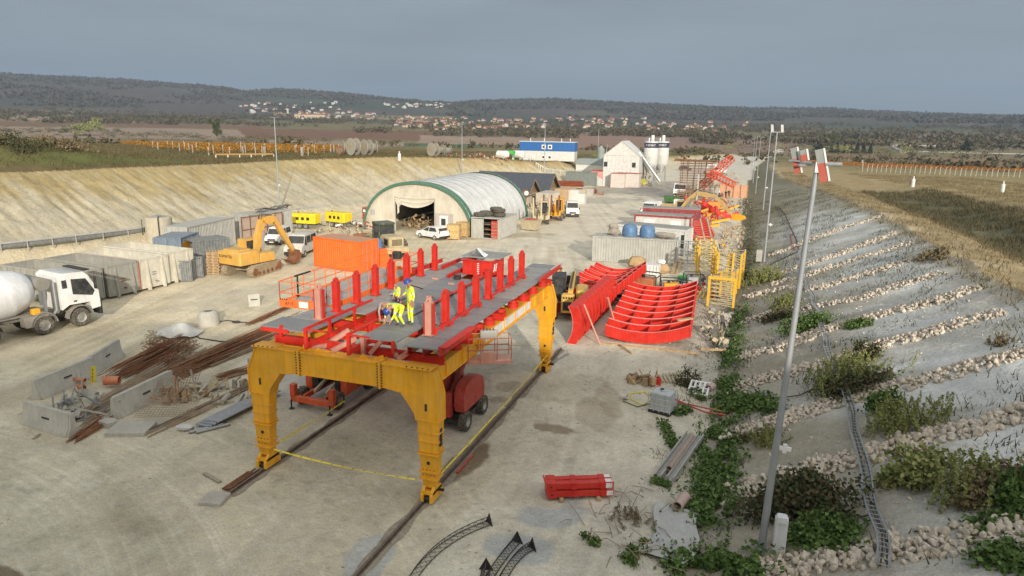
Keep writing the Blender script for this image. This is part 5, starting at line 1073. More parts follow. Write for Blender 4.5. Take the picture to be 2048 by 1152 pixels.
junk('hopper_machinery','muddy conveyor machinery at the foot of the batching house',G(1278,372)+Vector((.4,2,0)),50,2.6,2.2,[BEI,BRN,DGR],4.2,'machinery')
b=MB(mat('bright_yellow_lid',(.85,.80,.02),.4,dirt=0)); b.cyl((0,0,0),(0,.15,0),.8,n=18); single(b,'yellow_disc','round bright yellow disc on the machinery beside the silos','disc',G(1284,371)+Vector((.4,-.6,1.0)))
# blue-white two-storey site office on the bank
def stack_office():
    p=GT(1085,322); z=p.z; t=thing('site_office','two-storey blue over white container office on the grassy bank','site office',(p.x,p.y+4,z-.1),5); w=8.0
    b=MB(CWH); b.box(-w,0,0,w,5,2.7); b.obj('lower_wall',t); b=MB(mat('bright_blue_paint',(.02,.12,.36),.5,dirt=.06)); b.box(-w-.02,-.03,2.72,w+.02,5.03,5.2); b.obj('upper_wall',t); b=MB(mat('pale_roof',(.5,.56,.6),.6,dirt=.1)); b.box(-w-.1,-.1,5.2,w+.1,5.1,5.4); b.obj('roof',t)
    for x in (-.9,.9):
        for zz in (1.0,3.9): b=MB(WHT); b.box(x-.6,-.10,zz-.6,x+.6,-.035,zz+.6); f=b.obj('window',t); b=MB(GLS); b.box(x-.33,-.13,zz-.3,x+.33,-.105,zz+.3); b.obj('pane',f)
    for x in (-5,-1,4,6.5): b=MB(WHT); b.cyl((x,1,5.4),(x,1,6.3),.1,n=6); b.obj('roof_vent',t)
    return t
stack_office()
for k,(px,lab) in enumerate(((1005,'white horizontal gas tank left of the green frame'),(1036,'white horizontal gas tank right of the green frame, next to the blue office'))):
    p=GT(px,320); t=thing('gas_tank',lab,'tank',(p.x,p.y,p.z),0,'white gas tanks'); b=MB(WHT); drum_prof(b,[(-1.9,.02),(-1.7,.6),(-1.3,.95),(1.3,.95),(1.7,.6),(1.9,.02)],18); o=b.obj('tank_shell',t); o.location=(0,0,1.3); o.rotation_euler=(0,0,R_(75))
    for x_ in (-1.2,1.0): b=MB(STEEL); b.box(x_,-.5,0,x_+.2,.5,.6); b.obj('saddle',t)
p=GT(1020,321); b=MB(mat('bright_green_paint',(.05,.42,.07),.5,dirt=.08))
for x in (-.9,.9):
    for y in (-.6,.6): b.beam((x,y,0),(x,y,2.2),.14)
b.box(-1.1,-.8,1.5,1.1,.8,2.3); single(b,'green_stand','bright green steel frame between the two white gas tanks','frame',p)
# stair rail running down the bank
b=MB(WHT); q=[GT(1052,318),GT(1072,334),GT(1090,346),GT(1150,352),GT(1210,348)]
q=[v+Vector((0,0,1.0)) for v in q]; b.tube(q,.07,5)
for a_,c_ in zip(q,q[1:]):
    for k in range(4): p=a_.lerp(c_,k/4); b.beam(p-Vector((0,0,1.1)),p,.08)
single(b,'handrail','white pipe handrail descending the bank below the blue office','handrail')
# site office row on the right
def office(lab,a,c,W,Hh,m,trim,roofm,over=.15):
    a=G(*a); c=G(*c); L_=(c-a).length; t=thing('office_container',lab,'site office',(a+c)/2,math.degrees(math.atan2((c-a).y,(c-a).x))); l=L_/2
    b=MB(m); b.box(-l,0,.1,l,W,Hh-.2); b.obj('wall',t); b=MB(trim)
    for x in (-l,l):
        for y in (0,W): b.box(x-.09,y-.09,0,x+.09,y+.09,Hh)
    b.box(-l,-.06,Hh-.25,l,0-.002,Hh); b.box(-l,W+.002,Hh-.25,l,W+.06,Hh); b.box(-l-.06,0,Hh-.25,-l-.002,W,Hh); b.box(l+.002,0,Hh-.25,l+.06,W,Hh); b.obj('frame',t)
    b=MB(roofm); b.box(-l-.05,-.05,Hh+.002,l+.05,W+.05,Hh+.09); b.obj('roof',t); return t,l
wc=container('shipping_container','pale grey shipping container with cylinders and barrels on its roof, behind the red segments',(G(1190,522)+G(1343,532))/2+Vector((0,1.3,0)),-89+along(G(1190,522),G(1343,532))+89,8.9,2.44,2.75,CGR)
t1,l1=office('long white office container just behind the pale grey container',(1232,497),(1368,512),2.6,3.0,CWH,CWH,mat('grey_roof_felt',(.28,.29,.29),.7,dirt=.2))
b=MB(GLS); b.box(l1-.5,-.02,.9,l1-.1,-.005,2.4); b.box(-.6,-.02,1.3,.6,-.005,2.3); b.obj('window',t1)
t2,l2=office('white office container with a dark red frame behind the long white one',(1268,474),(1378,482),2.6,3.1,mat('offwhite_panel',(.55,.54,.50),.6,dirt=.15),mat('wine_red_trim',(.28,.035,.04),.5,dirt=.12),mat('grey_roof_felt',(0,0,0)))
for x_ in (-2.4,1.0): b=MB(WHT); b.box(x_,-.03,1.1,x_+1.4,-.005,2.5); b.obj('shutter',t2)
t3,l3=office('grey and wine red roofed container behind the red-framed office',(1284,455),(1398,460),2.6,2.9,mat('wine_red_wall',(.22,.03,.035),.6,dirt=.15),mat('wine_red_trim',(0,0,0)),mat('grey_roof_felt',(0,0,0)))
# things on the pale grey container roof
P0=(G(1190,522)+G(1343,532))/2+Vector((0,1.3,2.76))
BLU=mat('blue_barrel',(.07,.17,.33),.5,dirt=.2)
for k,(x,lab) in enumerate(((-.75,'left blue domed barrel on the pale container roof'),(1.15,'right blue domed barrel on the pale container roof'))):
    b=MB(BLU); b.lathe([(.8,0),(.85,.4),(.8,.9),(.6,1.2),(.2,1.35),(.01,1.37)],22); single(b,'blue_barrel',lab,'barrel',P0+Vector((x,.2,0)),0,'blue domed barrels')
b=MB(mat('grey_brown_cloth',(.33,.30,.25),.9,dirt=.3)); b.blob((0,0,.35),(.8,.7,.4)); b.blob((0,.1,.85),(.55,.5,.4)); single(b,'covered_bundle','grey-brown covered bundle left of the blue barrels on the container roof','bundle',P0+Vector((-2.5,.2,0)))
b=MB(mat('grey_brown_cloth',(0,0,0))); b.blob((0,0,.3),(1.1,.7,.35)); b.blob((.9,0,.4),(.3,.3,.2)); single(b,'covered_bundle','flat grey-brown bundle right of the blue barrels on the container roof','bundle',P0+Vector((3.0,.2,0)))
# ------------------------------------------------------------ red curved segments and stacked steel
def segment(L,rise,wd,dp,n=12,kink=True):
    """one curved red tray: two curved webs of depth dp joined by a curved skin, ribs across; chord along X"""
    b=MB(RED)
    pts=[((u/n-.5)*L,rise*(2*(u/n)-1)**2) for u in range(n+1)]
    for y0 in (0,wd):
        for (xa,za),(xb,zb) in zip(pts,pts[1:]):
            b.hexa([(xa,y0-.02,za),(xb,y0-.02,zb),(xb,y0+.02,zb),(xa,y0+.02,za)],[(xa,y0-.02,za+dp),(xb,y0-.02,zb+dp),(xb,y0+.02,zb+dp),(xa,y0+.02,za+dp)])
    for (xa,za),(xb,zb) in zip(pts,pts[1:]): b.hexa([(xa,.021,za+.05),(xb,.021,zb+.05),(xb,wd-.021,zb+.05),(xa,wd-.021,za+.05)],[(xa,.021,za+.09),(xb,.021,zb+.09),(xb,wd-.021,zb+.09),(xa,wd-.021,za+.09)])
    return b,pts
EDGE=mat('pale_red_edge',(.72,.26,.22),.5,dirt=.05)
def seg_thing(L,rise,wd,dp,label,group,halves=1,cat='steel segment'):
    t=thing('curved_segment',label,cat,(0,0,0),0,group); b,pts=segment(L,rise,wd,dp); b.obj('tray',t,angle=30)
    b=MB(EDGE)
    for y0 in (-.03,wd):
        for (xa,za),(xb,zb) in zip(pts,pts[1:]): b.beam((xa,y0+.015,za+dp+.012),(xb,y0+.015,zb+dp+.012),.09,.022)
    b.obj('edge_flange',t)
    for k in (0,4,8,12) if halves==1 else (0,3,6,9,12):
        b=MB(RED); xa,za=pts[k]; xa=min(max(xa,-L/2+.03),L/2-.03); b.box(xa-.02,.021,za+.09,xa+.02,wd-.021,za+dp-.02); b.box(xa-.05,-.05,za+.0,xa+.05,-.021,za+dp); b.obj('cross_rib',t)
    return t
# pile A: cradle row left, upright shells right
A0=seg_thing(4.6,.72,1.38,.85,'nearest cradle of the left red segment row, beside the telehandler','red segments in the left row')
A0.location=(-11.9,49.6,.15); A0.rotation_euler=(0,R_(-4),R_(6)); x=A0
for k in range(1,9):
    q=dup(A0,(-11.9+k*.17,49.6+k*1.45,.15+.05*k),6,['second','third','fourth','fifth','sixth','seventh','eighth','last'][k-1]+' cradle away from the camera in the left red segment row'); q.rotation_euler=(0,R_(-4),R_(6))
U0=seg_thing(2.55,.38,.9,.62,'front upright red shell of the ladder-like row facing the gantry','upright red shells in the ladder row')
def upright(o,x,y): o.location=(x,y,1.29); o.rotation_euler=Matrix(((0,0,-1),(0,1,0),(1,0,0))).to_3x3().to_euler(); 
upright(U0,-9.75,43.0)
for k in range(1,11):
    q=dup(U0,(0,0,0),0,['second','third','fourth','fifth','sixth','seventh','eighth','ninth','tenth','last'][k-1]+' upright red shell from the front in the ladder row'); upright(q,-9.75+k*.03,43.0+k*.99)
# pile B
B0=seg_thing(5.6,.52,1.64,.78,'nearest curved tray of the right-hand red segment row','red segments in the right row',2)
B0.location=(-5.6,44.6,.1); B0.rotation_euler=(0,R_(-5),R_(3))
for k in range(1,8):
    q=dup(B0,(-5.6-.08*k,44.6+k*1.72,.1+.02*k),3,['second','third','fourth','fifth','sixth','seventh','last'][k-1]+' curved tray away from the camera in the right-hand red row'); q.rotation_euler=(0,R_(-5),R_(3))
# pile C far
C0=seg_thing(3.8,.8,.55,.75,'nearest tray of the far red segment stack beside the wine red container','red segments in the far stack')
C0.location=(-6.0,90.5,.1); C0.rotation_euler=(0,R_(8),R_(-8))
for k in range(1,11):
    q=dup(C0,(-6.0-.22*k,90.5+k*1.35,.1+.1*min(k,5)),-8,['second','third','fourth','fifth','sixth','seventh','eighth','ninth','tenth','last'][k-1]+' tray from the front in the far red segment stack'); q.rotation_euler=(0,R_(8),R_(-8))
for k in range(4):
    q=dup(C0,(-3.6-1.4*k,118+k*3.0,.1),20*k,['first','second','third','fourth'][k]+' scattered red tray beside the rusty rebar cage foot','scattered red trays'); q.rotation_euler=(R_(10*k),R_(10),R_(20+25*k))
def timber(p,q,w,h,lab,m=None,name='timber_beam'):
    b=MB(m or PAL); c=(Vector(p)+Vector(q))/2; b.beam(Vector(p)-c,Vector(q)-c,w,h); return single(b,name,lab,'timber',c)
timber((-9.65,42.75,2.85),(-8.6,43.4,.05),.1,.1,'pale timber prop leaning on the front upright red shell',PINK)
timber((-8.85,46.6,2.5),(-8.3,47.5,.05),.12,.12,'short pale timber prop under the fourth upright shell',PINK)
timber((-8.6,43.6,.06),(-2.2,43.9,.06),.14,.12,'long squared timber lying in front of the right red row'); timber((-7.2,43.3,.2),(-6.3,42.3,.06),.1,.1,'short timber sticking out in front of the right red row')
timber((-3.8,44.5,1.95),(-2.9,45.0,2.05),.3,.08,'pale plank lying on the nearest curved tray end'); timber((-2.2,44.8,.08),(-.6,45.2,.1),.2,.12,'timber lying right of the red row by the ditch')
# yellow lattice frames
LY=mat('lattice_yellow',(.72,.42,.03),.5,dirt=.12)
def lattice(label,loc,rz,L,W,Hh,tilt=0):
    t=thing('lattice_tower',label,'lattice frame',loc,rz,'yellow lattice frames')
    for x in (-W/2,W/2):
        for y in (-L/2,L/2): b=MB(LY); b.beam((x,y,0),(x,y,Hh),.19); b.use(STEEL).cyl((x,y,Hh),(x,y,Hh+.14),.09,n=8); b.obj('corner_post',t)
    b=MB(mat('lacing_yellow_grey',(.50,.42,.22),.5,dirt=.2)); n=7
    for k in range(n):
        z0,z1=Hh*k/n,Hh*(k+1)/n
        for x in (-W/2,W/2): b.beam((x,-L/2,z0+.1),(x,L/2,z1),.045); b.beam((x,-L/2,z1),(x,L/2,z1),.045)
        for y in (-L/2,L/2): b.beam((-W/2,y,z1),(W/2,y,z0+.1),.045); b.beam((-W/2,y,z1),(W/2,y,z1),.045)
    b.obj('lacing',t); return t
lattice('yellow lattice frame at the left rear of the group, behind the generator',G(1405,560)+Vector((.1,1.2,0)),8,2.0,1.5,3.3)
lattice('yellow lattice frame in the middle, right of the left rear one',G(1437,575)+Vector((.35,.8,0)),5,1.8,1.3,3.3)
lattice('yellow lattice frame farthest right beside the ditch bushes',G(1470,578)+Vector((-.1,1.4,0)),-6,2.2,1.1,3.2)
lattice('yellow lattice frame set close behind the left rear one by the pale containers',G(1398,540)+Vector((.3,2.4,0)),14,2.2,1.6,3.0)
lattice('short yellow lattice frame lying in the gap between the middle and right ones',G(1455,592)+Vector((0,.6,0)),-12,1.4,1.0,2.2)
t=lattice('low yellow lattice frame nearest the camera beside the right red row',G(1440,615)+Vector((0,.8,0)),0,1.4,2.0,2.3)
b=MB(LY); b.box(-1.1,-.8,2.3,1.1,-.6,2.5); 
for k in range(8): b.beam((-1+k*.26,-.85,2.26),(-.9+k*.26,-.6,2.54),.05)
b.obj('top_beam',t)
for k in range(5): timber(G(1395+k*9,598)+Vector((0,0,.05)),G(1403+k*9,585)+Vector((0,0,.3)),.12,.12,['first','second','third','fourth','fifth'][k]+' short yellow bar from the left beside the low lattice frame',LY,'short_bar')
# rusty rebar cage with red lattice booms
cg=G(1372,400); t=thing('rebar_cage','tall rusty brown rebar cage standing beyond the excavator with the long arm','rebar cage',(cg.x+1.6,cg.y,0)); b=MB(RUST)
for i in range(6):
    for y in (0,3): b.cyl((-3+i*1.2,y,0),(-3+i*1.2+random.uniform(-.3,.3),y,8.2),.06,n=5)
for k in range(16):
    for y in (0,3): b.cyl((-3.4,y,.4+k*.5),(3.6,y,.5+k*.5+random.uniform(-.1,.1)),.05,n=5)
b.obj('bars',t); b=MB(RUST)
for k in range(7): b.cyl((-4.6,-.3+k*.5,8.0+.1*(k%3)),(4.4,-.1+k*.5,8.1),.08,n=5)
for i in range(8): b.cyl((-3.5+i,-.5,8.25),(-3.5+i,3.2,8.25),.06,n=5)
b.obj('top_mat',t)
b=MB(mat('dusty_brown_steel',(.26,.17,.09),.8,dirt=.3))
for k in range(5): b.cyl((-3.6,-.4,.5+k*.35),(4.0,-.4,.5+k*.35),.07,n=5)
b.obj('lower_bars',t)
def boomlat(p,q,w,lab,m,n=9):
    p=Vector(p);q=Vector(q);c=(p+q)/2; d=(q-p).normalized(); a=d.cross(Vector((0,0,1))).normalized()*w/2; u=a.cross(d).normalized()*w/2; b=MB(m); cs=[a+u,a-u,-a-u,-a+u]
    for o in cs: b.cyl(p-c+o,q-c+o,.11,n=6)
    for k in range(n):
        s0=p.lerp(q,k/n)-c; s1=p.lerp(q,(k+1)/n)-c
        for i in range(4): b.beam(s0+cs[i],s1+cs[(i+1)%4],.08); b.beam(s1+cs[i],s1+cs[(i+1)%4],.08)
    return single(b,'lattice_boom',lab,'lattice boom',c)
boomlat((-10.2,150,2.5),(-4.5,156,8.6),1.2,'red lattice boom rising to the upper right behind the rebar cage',mat('faded_red_lattice',(.55,.06,.02),.6,dirt=.12)); boomlat((-8.6,147,5.9),(-3.2,146,3.6),1.1,'red lattice boom sloping down to the right of the rebar cage',mat('faded_red_lattice',(0,0,0)))
b=MB(mat('salmon_panel',(.62,.33,.20),.7,dirt=.2)); b.box(-3,0,0,3,.2,2.8); b.use(BRN); [b.beam((-3+i*1.5,-.1,0),(-3+i*1.5,-.1,2.9),.1) for i in range(5)]; single(b,'formwork_panel','salmon coloured formwork panel beyond the lower red lattice boom','panel',(-3.6,158,0),-5)
junk('scrap_heap','jumble of dusty pipes and boards beside the ditch below the rebar cage',(-3.0,134,0),110,3.2,13,[BEI,BRN,CONC,DGR],1.4)
junk('scrap_heap','pile of pale broken boards between the long-armed excavator and the ditch',(-1.8,97,0),100,1.4,11,[BEI,CONC,PAL],.5)
junk('scrap_heap','grey scrap and cables at the right end of the white office containers',(-4.6,84,0),60,1.7,4,[DGR,BEI,STEEL],1.0)
junk('scrap_heap','low mess of dark cables and sheets between the lattice frames',(-2.6,63,0),70,1.9,4,[DGR,STEEL,BEI,REDU],.35)
junk('scrap_heap','small debris along the ditch right of the right red row',(-1.5,50,0),60,.9,5,[BEI,CONC,DGR],.15)
for k,(p,q,lab) in enumerate((((-5.9,92,2.9),(-3.9,80,.2),'long pale pipe leaning from the red-framed office to the ground'),((-5.1,93,2.9),(-3.1,80,.2),'second pale pipe leaning beside the first one'))): timber(p,q,.16,.16,lab,BEI,'leaning_pipe')
b=MB(STEEL)
for z in (.1,1.1,2.2): b.tube([(-1,-.8,z),(1,-.8,z),(1,.8,z),(-1,.8,z),(-1,-.8,z)],.05,5)
for x in (-1,0,1):
    for y in (-.8,.8): b.cyl((x,y,0),(x,y,2.2),.05,n=5)
single(b,'tubular_rack','grey tubular steel frame at the right end of the white offices','frame',G(1372,528)+Vector((0,1,0)),5)
b=MB(mat('brown_yellow_wrap',(.45,.30,.15),.8,dirt=.2)); b.blob((0,0,.7),(1.1,.9,.7)); b.blob((.3,-.5,.4),(.7,.6,.4)); single(b,'wrapped_bag','tan wrapped sack leaning against the pale grey container','sack',G(1272,540)+Vector((0,.6,0)))
b=MB(mat('brown_yellow_wrap',(0,0,0))); b.blob((0,0,.5),(.8,.6,.5)); b.use(WHT).blob((-.1,.1,1.1),(.45,.4,.3)); single(b,'wrapped_bag','tan sack with a white top in front of the right half of the pale container','sack',G(1322,548)+Vector((0,.5,0)))
b=MB(BRN); b.box(-.5,-.3,0,.5,.3,1.0); b.use(BLKM); b.box(-.55,-.35,1.0,.55,.35,1.05); b.beam((-.4,0,1.0),(-.6,.1,1.7),.08); single(b,'work_cabinet','brown cabinet standing at the left half of the pale container','cabinet',G(1220,520)+Vector((0,-.4,0)))
t=thing('intermediate_crate','white slatted crate with a pale lid in front of the tan sacks','crate',G(1302,553)+Vector((0,.2,0)),-6); b=MB(WHT); b.rbox(-.75,-.6,.1,.75,.6,1.2,.04); b.obj('box',t); b=MB(GREY)
for k in range(5): b.box(-.7+k*.32,-.62,.15,-.64+k*.32,-.605,1.15)
b.obj('slats',t)
# generators, pumps and frames between the two rows
def genset(lab,px,py,m,rz,s=1,open_=False):
    t=thing('generator',lab,'generator',G(px,py)+Vector((0,.4,0)),rz); b=MB(BLKM)
    for y in (-.55,.55): b.tube([(-.8,y,.05),(-.8,y,1.05),(-.7,y,1.15),(.7,y,1.15),(.8,y,1.05),(.8,y,.05)],.045,6)
    for x in (-.8,.8): b.cyl((x,-.55,.1),(x,.55,.1),.04,n=6); b.cyl((x,-.55,1.0),(x,.55,1.0),.04,n=6)
    b.obj('roll_frame',t); b=MB(m); b.rbox(-.6,-.42,.2,.6,.42,.85,.05); b.use(BLKM).cyl((-.2,0,.85),(-.2,0,1.0),.12,n=10); b.obj('engine',t); t.scale=(s,)*3
genset('generator in a black roll frame with an orange engine beside the right red row',1290,582,mat('rusty_orange_engine',(.45,.14,.05),.6,dirt=.2),-8,1.35)
genset('yellow pump unit in a frame behind the right red row',1340,588,YEL,12,1.1); genset('white and red pump next to the yellow one',1362,586,WHT,-20,.9); genset('grey blue machine in front of the lattice frames',1385,572,STEEL,20,1.0)
b=MB(mat('bright_green_plastic',(.03,.35,.08),.5,dirt=.1)); b.blob((0,0,.25),(.55,.4,.25)); single(b,'green_bag','small bright green bag between the generators and the lattice frames','bag',G(1366,560)+Vector((0,0,0)))
b=MB(BLKM); b.rbox(-.7,-.3,0,.7,.3,.4,.03); b.use(WHT).box(-.55,-.31,.08,-.2,-.302,.25); single(b,'black_case','low black case on the ground between the two red rows','case',G(1246,600),4)
for k,(px,py,px2,py2,lab) in enumerate(((1345,548,1352,525,'left long board leaning near the pale container corner'),(1355,549,1362,524,'right long board leaning near the pale container corner'))): timber(G(px,py)+Vector((0,0,.1)),G(px2,py2)+Vector((0,0,.4)),.35,.08,lab)
b=MB(YEL)
for p,q in (((-.9,0,.2),(.9,.3,.35)),((-.9,.5,.2),(.9,.6,.2)),((-.5,-.2,.2),(-.3,.8,.3)),((.4,-.2,.25),(.6,.8,.3))): b.beam(p,q,.14)
single(b,'yellow_trestle','low yellow steel frame lying behind the right red row','frame',G(1318,585)+Vector((0,.6,0)))
b=MB(REDU); b.prism([(-.3,0),(.3,0),(.1,1.0),(-.1,1.0)],'y',-.1,.1); b.use(DGR).prism([(-.2,.3),(.9,.2),(.2,1.5),(-.1,1.2)],'x',.2,.3); single(b,'folded_sign','dark folded panel with a red foot near the low lattice frame','panel',G(1390,585))
# drilling jumbo and yellow machine right of the hangar
def rig(lab,loc,rz,m,m2,name='drilling_rig'):
    t=thing(name,lab,'drilling rig',loc,rz); b=MB(m); b.rbox(-1.1,-2.5,.8,1.1,2.2,1.5,.06); b.rbox(-1.1,-2.6,1.5,0,-.8,2.4,.08); b.rbox(-.9,1.0,1.5,1.0,2.2,2.1,.06); b.obj('body',t)
    b=MB(m)
    for x in (0.1,1.05):
        for y in (-.9,.7): b.beam((x,y,1.5),(x,y,3.2),.1)
    b.rbox(0,-1,3.2,1.15,.8,3.35,.03); b.use(GLS).box(.15,-.85,1.7,1.0,.65,3.1); b.obj('cab',t)
    b=MB(m2)
    for x in (-.7,0,.7): b.beam((x,-2.4,1.4),(x*1.6,-4.6,3.0),.25); b.beam((x*1.6,-4.9,1.2),(x*1.7,-4.4,4.2),.22,.3)
    b.obj('drill_booms',t); b=MB(BLKM); [b.tube([(x,-2,2.2),(x*1.3,-3.2,3.2),(x*1.5,-4.5,2.8)],.05,5) for x in (-.6,0,.6)]; b.obj('hoses',t)
    for y in (-1.5,1.4):
        for q in (-1,1): wheel(t,q*1.1,y,.6,.4,RIMG,12)
rig('dusty beige drilling rig with a cab right behind the small skip',G(1062,452)+Vector((.2,4,0)),18,BEI,BEI); rig('yellow and brown drilling rig beside the flatbed pickup',G(1096,446)+Vector((-.2,5,0)),6,YEL,RUST)
t=thing('small_skip','small dusty beige skip with a reddish load in front of the drilling rigs','skip',G(1057,462)+Vector((0,1,0)),-8); b=MB(BEI); b.hexa([(-1,-.7,.1),(1,-.7,.1),(1,.7,.1),(-1,.7,.1)],[(-1.3,-1,1.4),(1.3,-1,1.4),(1.3,1,1.4),(-1.3,1,1.4)]); b.box(-1.36,-1.06,1.4,1.36,1.06,1.48); b.obj('body',t); b=MB(REDU); b.blob((0,0,1.45),(1.1,.8,.25)); b.obj('load',t)
b=MB(RUST); b.beam((0,0,0),(0,0,4.2),.5,.3); b.use(STEEL)
for k in range(8): b.beam((-.4,0,.3+k*.5),(-.15,0,.3+k*.5),.18)
b.use(WHT).cyl((.35,-.3,3.6),(.35,-.2,3.6),.4,n=16); single(b,'drill_mast','upright rusty drill mast with a round white lamp against the hangar edge','mast',G(1050,432)+Vector((-.6,1.5,0)))
junk('spare_parts','row of dusty spare machine parts behind the drilling rigs',G(1090,424)+Vector((0,3,0)),60,4,2,[BEI,YEL,BRN,DGR],2.0)
# rusty beams and rebar stacks by the sheds
for px,py,n_b,lab in ((1128,374,14,'rear stack of rust-red steel beams beside the dark sheds'),(1150,388,12,'front row of rust-red steel beams pointing right of the sheds')):
    b=MB(mat('red_rust_beam',(.24,.06,.03),.8,dirt=.1,var=.3))
    for k in range(n_b): z=.2+.34*(k//4); y=(k%4)*.5; b.ibeam((-3.4+random.uniform(-.8,.3),y,z),(3.6+random.uniform(-.3,1),y+random.uniform(-.2,.2),z+random.uniform(0,.1)),.3,.3)
    single(b,'beam_stack',lab,'steel beams',G(px,py)+Vector((0,2,0)),10)
b=MB(BEI); b.rbox(-1.2,-.8,0,1.2,.8,1.4,.05); single(b,'beige_box','beige box at the tip of the rust-red beams','box',G(1160,392),0); b=MB(CGR); b.rbox(-1.2,-.8,0,1.2,.8,1.5,.05); b.use(STEEL).box(-.9,-.82,.3,-.1,-.803,1.1); single(b,'grey_box','pale grey box right of the beige one near the beams','box',G(1172,391)+Vector((.4,0,0)),0)
junk('red_scraps','little heap of rusty red scraps on the open ground by the boxes',G(1192,390),16,1.6,.5,[REDU,RUST],.2)
for px,lab in ((1144,'white box body behind the flatbed pickup'),(1157,'low white box right of the white box body')): b=MB(CWH); b.rbox(-1.0,-1,0,1.0,1,2.6 if px==1144 else 1.9,.05); b.use(GREY).box(-.9,-1.02,.2,.9,-1.003,.3); single(b,'white_box',lab,'box',G(px,408)+Vector((0,1.5,0)))
b=MB(mat('dark_green_bin',(.04,.12,.03),.6,dirt=.1)); b.hexa([(-1.2,-.7,.1),(1.2,-.7,.1),(1.2,.7,.1),(-1.2,.7,.1)],[(-1.5,-.9,1.4),(1.5,-.9,1.4),(1.5,.9,1.4),(-1.5,.9,1.4)]); single(b,'green_bin','dark green open bin beyond the long-armed excavator','bin',G(1340,408)+Vector((0,2,0)))
b=MB(WHT); b.rbox(-1.4,-.8,0,1.4,.8,1.2,.05); b.use(GREY).box(-1.2,-.82,.3,1.2,-.803,.9); single(b,'white_cabinet','white low cabinet between the green bin and the rebar cage','cabinet',G(1355,412)+Vector((.6,1,0)))
b=MB(REDU); b.cyl((0,0,0),(0,0,1.8),.3,n=12); b.cyl((0,0,1.8),(0,0,2.2),.3,.1,n=12); single(b,'red_cylinder','upright dark red cylinder in front of the rebar cage','cylinder',G(1362,412)+Vector((.9,-1.5,0)))
timber((-10.3,146,0),(-10.3,146,5.5),.3,.3,'pale upright post in front of the rebar cage beside the white truck',CONC,'upright_post')
OR3=mat('concrete_pump_orange',(.72,.27,.03),.5,dirt=.2)
t=thing('concrete_pump','orange and red machine with curved hoppers beside the red trays beyond the long-armed excavator','machine',G(1432,420)); b=MB(OR3); b.rbox(-1.6,-1,.4,1.6,1,1.5,.15); b.blob((.9,0,1.7),(.9,.8,.7),10,6,.05); b.obj('body',t); b=MB(RED); b.rbox(-2.6,-.9,.3,-1.7,.9,1.8,.1); b.obj('hopper',t); b=MB(STEEL); b.tube([(-2,-1,1.5),(-1,-1.3,2.2),(1,-1.2,2.4),(2.2,-.6,1.2)],.12,8); b.obj('pipe',t)
junk('red_steel_heap','heap of red and orange steel pieces between the excavator arm and the rebar cage',G(1418,415)+Vector((0,2,0)),90,4.2,3.5,[RED,OR3,RED,RUST],1.5)
junk('red_steel_heap','heap of red steel and hoses at the foot of the rusty rebar cage',G(1405,392)+Vector((0,2,0)),90,5,4.5,[RED,RUST,BEI,DGR],1.4)
junk('dusty_scaffold_heap','dusty brown scaffold parts between the rebar cage and the ditch',G(1440,375)+Vector((0,2,0)),110,4.5,9,[BRN,BEI,RUST,CONC],1.6)
junk('dusty_scaffold_heap','pale formwork boards piled by the ditch level with the silos',G(1452,355)+Vector((0,2,0)),90,4.5,12,[BEI,CONC,PAL],1.5)
junk('mixed_machine_parts','yellow and grey machine parts between the white offices and the lattice towers',G(1400,505)+Vector((0,2,0)),80,2.6,3.5,[YEL,STEEL,BEI,DGR],.9)
junk('red_steel_heap','more red steel trays and yellow parts behind the wine red office roof',G(1405,445)+Vector((.5,3,0)),80,2.4,5,[RED,YEL,RED,BEI],1.3)
for k,(px,py,rz_) in enumerate(((1418,462,40),(1440,452,-20),(1430,436,70),(1398,436,10),(1460,430,-50))): timber(G(px,py)+Vector((-1.3,-.6,.5)),G(px,py)+Vector((1.3,.6,.9+.2*k)),.35,.3,['first','second','third','fourth','fifth'][k]+' yellow steel beam in the machinery strip behind the offices',YEL,'yellow_beam')
# ------------------------------------------------------------ left foreground: barriers, rebar, slabs
def barrier(lab,a,c,scale=1,grp='concrete road barriers'):
    a=G(*a);c=G(*c); L_=(c-a).length; t=thing('concrete_barrier',lab,'concrete barrier',(a+c)/2,math.degrees(math.atan2((c-a).y,(c-a).x)),grp); b=MB(mat('pale_concrete',(.47,.46,.41),.9,dirt=.25,sc=1.4,bump=.4,bsc=9))
    pr=[(-.33,0),(-.33,.1),(-.16,.38),(-.09,.95),(.09,.95),(.16,.38),(.33,.1),(.33,0)]; pr=[(p*scale,q*scale) for p,q in pr]
    b.prism(pr,'x',-L_/2+.12,L_/2-.12)
    e=[(p*.8,q*.97) for p,q in pr]; b.prism(e,'x',-L_/2,-L_/2+.12); b.prism(e,'x',L_/2-.12,L_/2); b.obj('barrier_body',t); b=MB(BLKM); b.box(-.25,-.2,.5*scale,.25,-.145*scale,.56*scale); b.obj('lifting_slot',t)
    if 'stripe' in lab: b=MB(TAPE); b.box(-L_/2-.03,-.2,.2,-L_/2-.002,.2,.8); b.obj('striped_plate',t)
barrier('worn barrier at the front left corner of the scrap yard, seen from the front',(55,843),(150,872),1.12); barrier('barrier along the road from the corner past the rebar ends',(70,800),(190,748),1.1); barrier('barrier along the road nearest the white tarp, tilted up',(182,750),(240,712),1.15)
barrier('dirty barrier under rusty mesh in the middle of the scrap yard',(228,838),(345,778),1.15); barrier('small far barrier end standing right of the manhole ring',(497,612),(520,610),1.0)
b=MB(TAPE); b.beam((0,0,0),(.1,.1,.95),.02,.22); b.use(BLKM); [b.beam((.02*k-.02,.02*k-.03,.12+.2*k),(.02*k+.01,.02*k-.03,.22+.2*k),.02,.2) for k in range(4)]; single(b,'warning_board','yellow and black striped board leaning between the two roadside barriers','warning board',G(186,765),-35)
